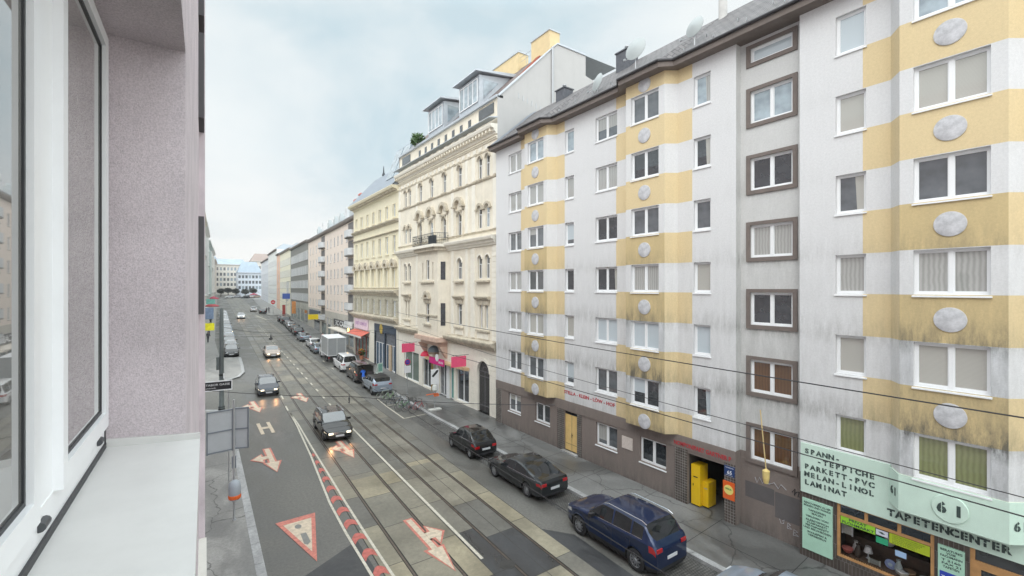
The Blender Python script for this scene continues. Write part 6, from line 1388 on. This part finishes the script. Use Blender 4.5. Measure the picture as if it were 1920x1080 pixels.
# ------------------------------------------------------------------ people
def person(label, x, s, face, pose, top_c, leg_c, hair=(.05,.03,.02), z=None, arm=(.1,.1)):
    """one skinned body; face = heading angle clockwise from +Y"""
    J = {}
    lean, stride, bend = pose
    def P(k, v): J[k] = Vector(v)
    P('pelvis',(0,0,.95)); P('waist',(0,lean*.12,1.1)); P('chest',(0,lean*.32,1.33)); P('neck',(0,lean*.42,1.50)); P('head',(0,lean*.5,1.60)); P('crown',(0,lean*.53,1.72))
    for sd, n_ in ((1,'r'),(-1,'l')):
        st = stride*sd
        P('hip'+n_,(sd*.09,0,.90)); P('knee'+n_,(sd*.10,st*.5+bend*.1,.50)); P('ank'+n_,(sd*.10,st-bend*.05,.09)); P('toe'+n_,(sd*.11,st+.16,.04))
        P('sho'+n_,(sd*.18,lean*.36,1.42)); P('elb'+n_,(sd*.24,lean*.4-st*.4+arm[0],1.14)); P('wri'+n_,(sd*.22,lean*.5-st*.6+arm[1]+arm[0],.92+arm[1])); P('hand'+n_,(sd*.21,lean*.5-st*.65+arm[1]*1.3+arm[0],.84+arm[1]*1.2))
    E_ = [('pelvis','waist'),('waist','chest'),('chest','neck'),('neck','head'),('head','crown')]
    for n_ in 'rl': E_ += [('pelvis','hip'+n_),('hip'+n_,'knee'+n_),('knee'+n_,'ank'+n_),('ank'+n_,'toe'+n_),('chest','sho'+n_),('sho'+n_,'elb'+n_),('elb'+n_,'wri'+n_),('wri'+n_,'hand'+n_)]
    rad = {'pelvis':.15,'waist':.13,'chest':.16,'neck':.06,'head':.095,'crown':.07,'hip':.10,'knee':.065,'ank':.05,'toe':.04,'sho':.07,'elb':.048,'wri':.035,'hand':.04}
    ks = list(J); me = bpy.data.meshes.new('p'); me.from_pydata([J[k] for k in ks], [(ks.index(a), ks.index(b)) for a, b in E_], []); o = bpy.data.objects.new('p', me); COL.objects.link(o)
    md = o.modifiers.new('s','SKIN'); sv = me.skin_vertices[0].data
    for i, k in enumerate(ks):
        q = rad.get(k) or rad.get(k[:-1]); sv[i].radius = (q, q*(.75 if k in ('chest','pelvis','waist') else 1)); sv[i].use_root = (k == 'pelvis')
    ss = o.modifiers.new('u','SUBSURF'); ss.levels = ss.render_levels = 1
    dg = bpy.context.evaluated_depsgraph_get(); dg.update(); m2 = bpy.data.meshes.new_from_object(o.evaluated_get(dg)); bpy.data.objects.remove(o); bpy.data.meshes.remove(me)
    cn = lambda c: '%d_%d_%d' % tuple(int(v*100) for v in c)
    mats_ = [mat('skin', (.52,.33,.24), .6), mat('cloth_'+cn(top_c), top_c, .8, var=.15, scale=10), mat('cloth_'+cn(leg_c), leg_c, .8, var=.15, scale=10), mat('shoe', (.03,.03,.03), .6), mat('hair_'+cn(hair), hair, .7)]
    m2.materials.clear()
    for m_ in mats_: m2.materials.append(m_)
    for f in m2.polygons:
        c = f.center; d = min((c-J[h]).length for h in ('handl','handr'))
        f.material_index = 0 if d < .07 else (3 if c.z < .11 else (2 if c.z < .98 and abs(c.x) < .17 else (1 if c.z < 1.50 else (4 if c.z > 1.655 or c.y < lean*.5-.03 else 0)))); f.use_smooth = True
    e = link('person', m2, None, (x, s, gz(s)+.12 if z is None else z), -face); tag(e, label, 'person'); 
    hm_ = MB(); h0 = J['head']; hm_.lathe([(.105,h0.z+.02),(.108,h0.z+.07),(.085,h0.z+.13),(.03,h0.z+.16)], (0,h0.y-.015,0), n=12); hm_.build('hair', mats_[4], e, smooth=60); return e
person('person in blue overalls leaning into the open tailgate of the brown van', 14.05, 46.1, .2, (.9,.12,.3), (.02,.12,.55), (.02,.08,.35), arm=(.35,.2), z=.14)
PP = [(4.1,88,'person in dark coat walking on the far left pavement',(.05,.05,.06),(.04,.04,.05),2.9),(3.5,97,'person in pale jacket on the far left pavement',(.5,.48,.45),(.10,.10,.14),3.1),(5.2,118,'person in black standing by the left house fronts',(.03,.03,.03),(.03,.03,.03),.2),
      (17.6,150,'person in black near the far crossing',(.03,.03,.03),(.03,.03,.04),3.0),(18.4,152,'person in grey coat beside the far black car',(.2,.2,.22),(.04,.04,.05),.3),(17.2,78,'person in red jacket on the right pavement before the pink house',(.45,.04,.04),(.05,.05,.07),3.1)]
for x, s, lb, t_, l_, f_ in PP:
    xx = kL2(s)-.9 if x < 8 else x; person(lb, xx, s, f_, (.1,.2,.1), t_, l_)

# ------------------------------------------------------------------ bicycles
def bicycle(label, x, s, heading, col, lean=.0, step=False):
    e = empty('bicycle', (x, s, .0 if s < 40 else gz(s)), heading); e.rotation_euler = (lean, 0, heading); tag(e, label, 'bicycle', 'bicycles parked in the marked bay')
    fm = paint('bike_%s' % ('%d%d%d' % tuple(int(c*99) for c in col)), col, .1)
    for xx in (-.52, .52):
        w = MB(); w.lathe([(.328,-.011),(.342,-.008),(.345,0),(.342,.008),(.328,.011),(.325,0),(.328,-.011)], (xx,0,.345), 'y', 26, cap=False); wo = w.build('wheel', RUB, e)
        sp = MB(); sp.lathe([(.312,-.01),(.325,-.01),(.325,.01),(.312,.01)], (xx,0,.345), 'y', 26, cap=False); sp.lathe([(.03,-.04),(.03,.04)], (xx,0,.345), 'y', 8)
        for i in range(12): a = math.pi*i/6; sp.tube([(xx,0,.345),(xx+.305*math.cos(a),0,.345+.305*math.sin(a))], .0045, 3, cap=False)
        sp.build('rim', RIM, wo)
        mg = MB(); 
        for i in range(9): 
            a0, a1 = R(20+i*15), R(35+i*15); q = .375; mg.quad([(xx+q*math.cos(a0),-.02,.345+q*math.sin(a0)),(xx+q*math.cos(a0),.02,.345+q*math.sin(a0)),(xx+q*math.cos(a1),.02,.345+q*math.sin(a1)),(xx+q*math.cos(a1),-.02,.345+q*math.sin(a1))])
        mg.build('mudguard', fm, wo)
    f = MB(); bb, st, ht, fa, ra = (-.08,0,.30), (-.22,0,.80), (.36,0,.82), (.52,0,.345), (-.52,0,.345)
    f.tube([bb, (-.24,0,.86)], .019, 6); f.tube([bb, (.38,0,.70)], .022, 6); f.tube([st if not step else (-.12,0,.45), ht if not step else (.38,0,.66)], .018, 6)
    for y in (-.05,.05): f.tube([(bb[0],y*.5,bb[2]),(ra[0],y,ra[2])], .011, 5); f.tube([(st[0],y*.4,st[2]),(ra[0],y,ra[2])], .010, 5); f.tube([(.40,y*.6,.62),(fa[0],y,fa[2])], .013, 5)
    f.tube([(.34,0,.90),(.40,0,.60)], .02, 6); f.build('frame', fm, e)
    MB().tube([(-.24,0,.84),(-.26,0,.96)], .013, 6).prism([(-.40,-.07),(-.40,.07),(-.25,.05),(-.12,.018),(-.12,-.018),(-.25,-.05)], .955, .995, 'z').build('saddle', BLK, e)
    MB().tube([(.22,-.28,1.02),(.32,-.22,1.04),(.36,0,1.0),(.32,.22,1.04),(.22,.28,1.02)], .013, 6).tube([(.36,0,1.0),(.345,0,.88)], .015).build('handlebar', BLK, e)
    MB().lathe([(.09,-.02),(.09,.02)], (-.08,0,.30), 'y', 14).tube([(-.08,.05,.30),(.02,.08,.18)], .012).tube([(-.08,-.05,.30),(-.18,-.08,.42)], .012).build('crank', RIMD, e)
    if step: 
        bk = MB()
        for z in (.72,.82,.92): bk.tube([(.45,-.15,z),(.72,-.13,z),(.72,.13,z),(.45,.15,z)], .008, 4)
        for (a, b_) in ((.5,-.15),(.6,-.14),(.72,-.1),(.72,0),(.72,.1),(.6,.14),(.5,.15)): bk.tube([(a,b_,.70),(a,b_,.92)], .006, 4)
        bk.build('basket', BLK, e)
    return e
cols = [(.45,.50,.42),(.30,.45,.25),(.10,.14,.18),(.55,.58,.60),(.12,.30,.12),(.14,.16,.18),(.35,.03,.04)]
labs = ['pale green bicycle, leftmost of the parked bicycles next to the silver SUV','green step-through bicycle with basket, second in the bicycle bay','dark blue bicycle in the middle of the bicycle bay','silver bicycle turned across the others in the bay','green bicycle leaning in the right part of the bay','grey black bicycle beside the red one','dark red bicycle at the kerb end of the bay']
bp = [(13.95,39.6,.25),(14.1,38.6,.45),(14.0,36.9,-.15),(14.35,36.2,.5),(14.1,35.4,.1),(14.5,34.8,-.2),(14.75,34.1,.15)]
for i, (x, s, h) in enumerate(bp): bicycle(labs[i], x, s, h, cols[i], lean=random.uniform(-.12,.12), step=i in (1,4))

# ------------------------------------------------------------------ poles, signs, street furniture
GAL = MT['galvanised']; POLE = mat('pole_grey_green', (.13,.15,.15), .5, .3, var=.15)
def post(name, lab, cat, x, s, h, r_=.03, m_=None, z=None):
    e = empty(name, (x, s, (gz(s)+.12) if z is None else z)); tag(e, lab, cat); MB().tube([(0,0,0),(0,0,h)], r_, 10).build('post', m_ or GAL, e); MB().lathe([(r_+.04,0),(r_+.03,.05),(r_,.06)], n=10).build('foot', m_ or GAL, e); return e
e = empty('tram_pole', (1.84, 42.6, .12)); tag(e, 'tall dark grey mast carrying the tram wires at the left corner', 'pole')
MB().lathe([(.22,0),(.22,.5),(.17,.55),(.16,4),(.13,8.1),(.06,8.25),(0,8.25)], n=16).build('mast', POLE, e, smooth=50); MB().lathe([(.235,.25),(.235,.33)], n=16).lathe([(.24,.45),(.24,.5)], n=16).lathe([(.18,2.9),(.18,3.05)], n=16).build('collar', BLK, e); MB().box(.1,.2,-.22,-.16,2.7,3.1).box(.12,.2,-.2,-.17,1.8,2.0).build('sticker', PVC, e); MB().box(-.35,-.17,-.15,.15,3.4,4.4).build('switch_box', POLE, e)
# double-panel traffic sign seen from behind, bin on the same post
e = post('traffic_sign', 'back of a large two panel traffic sign on a grey post by the left kerb', 'sign', 1.42, 22.55, 5.1, .045)
pm_ = MB(); PBK = mat('sign_back_grey', (.44,.46,.48), .5, .2, var=.05)
MB().box(-.98,-.02,.05,.07,2.95,4.72).build('panel', PBK, e).rotation_euler = (0,0,R(8)); MB().box(.03,.55,.05,.07,3.0,4.75).build('panel', PBK, e).rotation_euler = (0,0,R(-18))
f2 = MB()
for z in (2.98, 3.82, 4.66): f2.box(-.98,-.02,.02,.05,z,z+.05)
for x in (-.98,-.07): f2.box(x,x+.05,.02,.05,2.95,4.72)
f2.build('panel_rails', mat('rail_grey', (.20,.22,.25), .5, .3), e).rotation_euler = (0,0,R(8))
f2 = MB()
for z in (3.0, 3.82, 4.68): f2.box(.03,.55,.02,.05,z,z+.05)
f2.box(.50,.55,.02,.05,3.0,4.75); f2.build('panel_rails', MT['rail_grey'], e).rotation_euler = (0,0,R(-18))
MB().box(-.08,.08,-.01,.05,2.2,2.7).build('bracket_plate', MT['rail_grey'], e)
e = empty('litter_bin', (1.42, 22.42, .12)); tag(e, 'grey litter bin with orange band hung on the traffic sign post', 'bin'); 
MB().lathe([(.17,1.0),(.22,1.05),(.23,1.55),(.2,1.72),(.1,1.8),(0,1.82)], (0,-.22,0), n=18).build('body', mat('bin_grey', (.36,.39,.43), .45), e, smooth=45); MB().lathe([(.225,1.06),(.238,1.12),(.236,1.2),(.225,1.22)], (0,-.22,0), n=18).build('band', mat('bin_orange', (.75,.13,.02), .5), e); MB().box(-.1,.1,-.40,-.30,1.55,1.66).build('opening', BLK, e); MB().box(-.05,.05,-.06,.12,1.1,1.6).build('clamp', BLK, e)
dd = MB(); dd.lathe([(.9,0),(.0,.003)], (1.4,21.9,.121), n=20); tag(dd.build('damp_stain', asphalt_dark), kind='structure') if False else None
# street name plate
e = empty('street_name_sign', (.98, 27.2, 0)); tag(e, 'black street name plate with white lettering beside the left house edge', 'sign')
o = MB().box(-1.0,.62,-.015,.015,4.72,5.12).build('plate', mat('enamel_black', (.012,.012,.016), .35), e); MB().box(-1.04,.66,-.02,.02,5.12,5.17).box(-1.04,.66,-.02,.02,4.67,4.72).box(.62,.66,-.02,.02,4.72,5.12).build('plate_frame', PVC, e); o2 = None
for t_, z_, sz, w_ in (('AM TABOR GASSE',4.93,.14,1.3),('Leopoldstadt',4.79,.09,.7)):
    me = text_mesh(t_, sz, PVC, .002); xx = [v.co.x for v in me.vertices]; k = w_/(max(xx)-min(xx)); me.transform(Matrix(((k,0,0,-.75),(0,0,-1,-.018),(0,1,0,z_),(0,0,0,1)))); link('plate_lettering', me, o)
MB().tube([(.5,.05,-.0),(.5,.05,5.2)], .03, 8).build('post', GAL, e); e.rotation_euler = (0,0,R(-4)); e.location.z = .12
# right pavement posts
e = post('no_parking_sign', 'round blue and red no stopping sign with white plate on a post by the bicycles', 'sign', 16.3, 40.2, 3.4, .03); MB().lathe([(.28,0),(.28,.02),(0,.021)], (0,-.05,2.95), 'y', 24).build('red_ring', mat('sign_red', (.62,.01,.02), .4), e); MB().lathe([(.22,-.004),(.22,-.001)], (0,-.05,2.95), 'y', 24).build('blue_disc', mat('sign_blue', (.02,.06,.40), .4), e); MB().box(-.16,.16,-.06,-.054,2.93,2.97).build('bar', MT['sign_red'], e); MB().box(-.33,.33,-.05,-.03,1.95,2.6).build('plate', PVC, e)
e = post('information_sign', 'white arrow plate and orange arms on a pale footed post beyond the gateway', 'sign', 15.95, 33.6, 3.4, .03); MB().box(-.36,.36,-.05,-.03,2.1,3.3).build('plate', PVC, e); MB().prism([(-.30,2.75),(.12,3.2),(.3,3.22),(.26,3.05),(-.14,2.66)], -.056, -.051, 'y').build('arrow', BLK, e); MB().box(-.75,.25,-.05,.0,1.28,1.36).box(-.1,.35,-.05,.0,1.1,1.3).build('orange_arms', mat('arm_orange', (.75,.17,.06), .5), e); MB().box(-.5,.5,-.25,.25,.0,.1).build('weight_foot', mat('foot_pale', (.55,.55,.52), .7), e); MB().lathe([(.16,1.5),(.24,1.65),(.2,1.95),(.1,2.05)], (0,0,0), n=12).build('lamp_bag', mat('bag_pale', (.62,.63,.6), .6), e)
e = empty('pavement_board', (17.3, 50.6, gz(50)+.12), R(20)); tag(e, 'pale green framed pavement board standing outside the navy shop', 'board'); o = MB().box(-.36,.36,-.02,.02,.12,1.15).build('frame', mat('board_frame', (.62,.74,.66), .5), e); MB().box(-.28,.28,-.026,-.021,.22,1.05).build('face', mat('board_face', (.25,.48,.40), .5, var=.4, scale=9), e); MB().box(-.36,-.32,.0,.35,.0,.1).box(.32,.36,.0,.35,.0,.1).prism([(.0,1.1),(.04,1.1),(.38,.1),(.34,.1)], -.34, -.30, 'x').build('legs', mat('board_frame', (.62,.74,.66), .5), e)
e = empty('flower_stand', (D2-.55, 60.4, gz(60)+.12)); tag(e, 'stand of red, yellow and white flowers outside the grocer shop', 'flower stand'); MB().lathe([(.2,0),(.3,.5)], n=12).build('pot', mat('pot_terracotta', (.42,.17,.09), .8), e)
leaves(e, .42, 120, .2, LEAF, .9, .9, 3); leaves(e, .45, 50, .16, mat('petal_red', (.55,.05,.05), .6), 1.0, .9, 4).name = 'red_blossoms'; leaves(e, .4, 30, .16, mat('petal_yellow', (.7,.5,.03), .6), 1.1, .9, 5).name = 'yellow_blossoms'
e = empty('shop_lantern', (D2-.3, 67.5, 3.9)); tag(e, 'small glowing amber lantern at the corner of the pink house', 'lantern'); MB().lathe([(.05,-.25),(.12,-.2),(.12,.15),(.02,.25)], n=8).build('glass', mat('lantern_glow', (.9,.6,.2), .5, emit=(1,.6,.18), estr=3), e); MB().tube([(0,0,.25),(.3,0,.3)], .015).build('bracket', IRON, e)
# far signs: round red sign, blue plates, banners, left shop signs
e = post('no_entry_sign', 'round red no entry sign on a post at the far side street', 'sign', 17.6, 137, 3.6, .04); MB().lathe([(.55,0),(.55,.03),(0,.031)], (0,-.05,3.9), 'y', 20).build('disc', MT['sign_red'], e); MB().box(-.38,.38,-.06,-.052,3.82,3.98).build('bar', PVC, e)
e = post('parking_sign', 'blue sign on a post above the far row of parked cars', 'sign', 19.9, 131, 5.0, .05); MB().box(-.9,.9,-.05,.0,5.0,6.4).build('panel', mat('sign_blue2', (.06,.12,.42), .5), e)
for i, (x, s, z, w_, h, c_, lb) in enumerate(((20.2,122,3.4,.9,3.0,(.72,.30,.10),'orange banner on the far right house fronts'),(21.6,140,6.8,.5,5.5,(.62,.62,.62),'tall white and grey vertical sign on the far houses'),(18.9,128,2.5,.7,2.4,(.40,.06,.05),'dark red banner by the far corner'))):
    e = empty('banner', (x, s, gz(s)+z)); tag(e, lb, 'banner'); MB().box(-w_/2,w_/2,-.05,.05,-h/2,h/2).build('panel', mat('banner_%d' % i, c_, .6, var=.3, scale=2), e); MB().tube([(-w_/2,0,h/2),(w_/2+.8,0,h/2)], .04).build('bracket', IRON, e)
for (x, s, z, w_, h, c_, lb, nm) in ((1.55,64,5.4,1.0,.85,(.75,.68,.01),'yellow sign at the left edge above the pavement','shop_sign'),(1.75,72,6.6,.95,1.5,(.22,.30,.45),'blue and brown banner behind the yellow sign on the left','banner'),(1.95,74,8.1,1.0,.7,(.20,.48,.42),'teal sign above the blue banner on the left','shop_sign')):
    e = empty(nm, (x, s, z)); tag(e, lb, 'sign'); MB().box(-w_/2,w_/2,-.08,.08,-h/2,h/2).build('panel', mat('leftsign_%d' % int(s), c_, .5, var=.3, scale=3), e); MB().tube([(-w_/2,0,h/3),(-w_/2-1.3,0,h/3)], .04).build('bracket', IRON, e)
# parasols and stalls in the far left and at the crossing
for i, (x, s, c_, lb) in enumerate(((6.9,150,(.40,.05,.06),'dark red parasol on the far left pavement'),(9.4,200,(.45,.06,.10),'second red parasol far left near the crossing'),(22.5,236,(.40,.08,.12),'red awning stall at the right of the far crossing'))):
    e = empty('parasol', (kL2(s)-1 if x < 12 else x, s, gz(s)+.12)); tag(e, lb, 'parasol'); MB().lathe([(1.7,2.3),(1.72,2.5),(.05,3.3)], n=8).build('canopy', mat('parasol_%d' % i, c_, .7), e); MB().tube([(0,0,0),(0,0,3.3)], .04).build('pole', GAL, e)
# bare and green street trees at the end of the street
def tree(lb, x, s, h, r_, seed):
    e = empty('street_tree', (x, s, gz(s))); tag(e, lb, 'tree', 'trees at the far crossing'); t = MB(); t.tube([(0,0,0),(.1,0,h*.35),(0,.1,h*.6)], [.22,.17,.1], 8); rr_ = random.Random(seed)
    for i in range(7): a = rr_.uniform(0,6.28); t.tube([(0,.05,h*rr_.uniform(.35,.6)),(r_*.7*math.cos(a),r_*.7*math.sin(a),h*rr_.uniform(.65,.85))], [.07,.03], 5)
    t.build('trunk', MT['bark'], e); leaves(e, r_, 500, .5, mat('leaf_dark', (.055,.06,.045), .7, var=.5, scale=1), h*.7, .7, seed).name = 'crown'
for i, (x, s, h) in enumerate(((12,285,4.2),(15.5,290,4.6),(18.5,281,4.4),(22,272,4.3),(26,276,4.8))): tree(['low dark tree, leftmost at the far crossing','low dark tree, second from the left at the far crossing','low dark tree before the corner house','low dark tree before the mansard house','low dark tree, rightmost at the far crossing'][i], x, s, h, 1.9, i+20)

# ------------------------------------------------------------------ overhead wires
WIRE = mat('wire', (.025,.025,.028), .5)
def wire(lb, pts, r_=.012, sag=0, m_=None, group=None):
    P = []
    for a, b in zip(pts, pts[1:]):
        for i in range(12): t = i/12; P.append((a[0]+(b[0]-a[0])*t, a[1]+(b[1]-a[1])*t, a[2]+(b[2]-a[2])*t-sag*4*t*(1-t)))
    P.append(pts[-1]); c = [sum(p[i] for p in P)/len(P) for i in range(3)]; e = empty('overhead_wire', c)
    o = MB().tube([tuple(p[i]-c[i] for i in range(3)) for p in P], r_, 5).build('wire', m_ or WIRE, e); tag(e, lb, 'wire', group or 'overhead tram wires'); return e
wb_ = lambda r0, s, z: (r0+.031*s, s, z+gz(s))
wire('contact wire over the left tram track', [wb_(6.0,-12,5.4), wb_(6.0,42,5.4), wb_(6.0,110,5.4), wb_(6.0,240,5.4)], .009)
wire('contact wire over the right tram track, lower dark line across the white house', [wb_(10.2,-12,6.5), wb_(10.2,42,6.5), wb_(10.2,110,6.5), wb_(10.2,240,6.5)], .012)
wire('upper thick feeder cable crossing the white house front', [(11.6,-18,7.6),(12.2,.5,7.62),(12.9,22,7.75),(18.4,48.8,7.3)], .016, .05)
wire('thin guard wire just above the right contact wire', [(11.6,-15,6.1),(12.0,1,6.25),(12.8,20,6.45),(18.7,60,6.9)], .010, .06)
w = wire('span wire with insulators crossing the street in front of the left mast', [(-.05,22.6,5.85),(5.0,18.0,5.75),(10.4,12.2,5.85)], .011, .08)
MB().tube([(4.9,17.9,5.5),(4.9,17.9,5.74)], .03, 8).lathe([(.05,5.45),(.06,5.5),(.03,5.56)], (4.9,17.9,0), n=10).build('insulator', WIRE, None) if False else None
wire('pale span wire fixed to the left mast crossing to the right houses', [(1.84,42.6,6.1),(9.5,42.4,5.95),(18.7,42.2,6.3)], .012, .1)
wire('slack dark cable between the left mast and the far lamp', [(1.84,42.6,6.9),(5.2,44.5,6.1),(8.6,46,5.95)], .014, .12)
e = empty('street_lamp', (5.3, 42.5, 5.9)); tag(e, 'small hanging street lamp on the span wire above the taupe car', 'street lamp'); MB().lathe([(.03,.15),(.05,.0),(.14,-.12),(.16,-.2),(.1,-.26),(0,-.27)], n=12).build('lamp_shade', BLK, e); MB().tube([(0,0,.1),(0,0,.25)], .015).build('hanger', IRON, e)
e = empty('insulator', (4.95, 18.05, 5.62)); tag(e, 'dark insulator hanging on the span wire over the black estate car', 'insulator'); MB().lathe([(.02,.1),(.035,.06),(.02,.03),(.035,0),(.02,-.03),(.03,-.12),(0,-.14)], n=10).build('body', WIRE, e); MB().tube([(0,0,.08),(0,0,.2)], .008).build('hanger', IRON, e)

# ------------------------------------------------------------------ air
hzm = bpy.data.materials.new('haze'); hzm.use_nodes = True; n = hzm.node_tree.nodes
for q in list(n): n.remove(q)
o_ = n.new('ShaderNodeOutputMaterial'); v_ = n.new('ShaderNodeVolumePrincipled'); v_.inputs['Color'].default_value = (.93,.95,.98,1); v_.inputs['Density'].default_value = .0004
hzm.node_tree.links.new(v_.outputs[0], o_.inputs['Volume'])
hb = MB().box(-450, 650, -90, 1250, -2, 60).build('haze', hzm); tag(hb, kind='stuff')
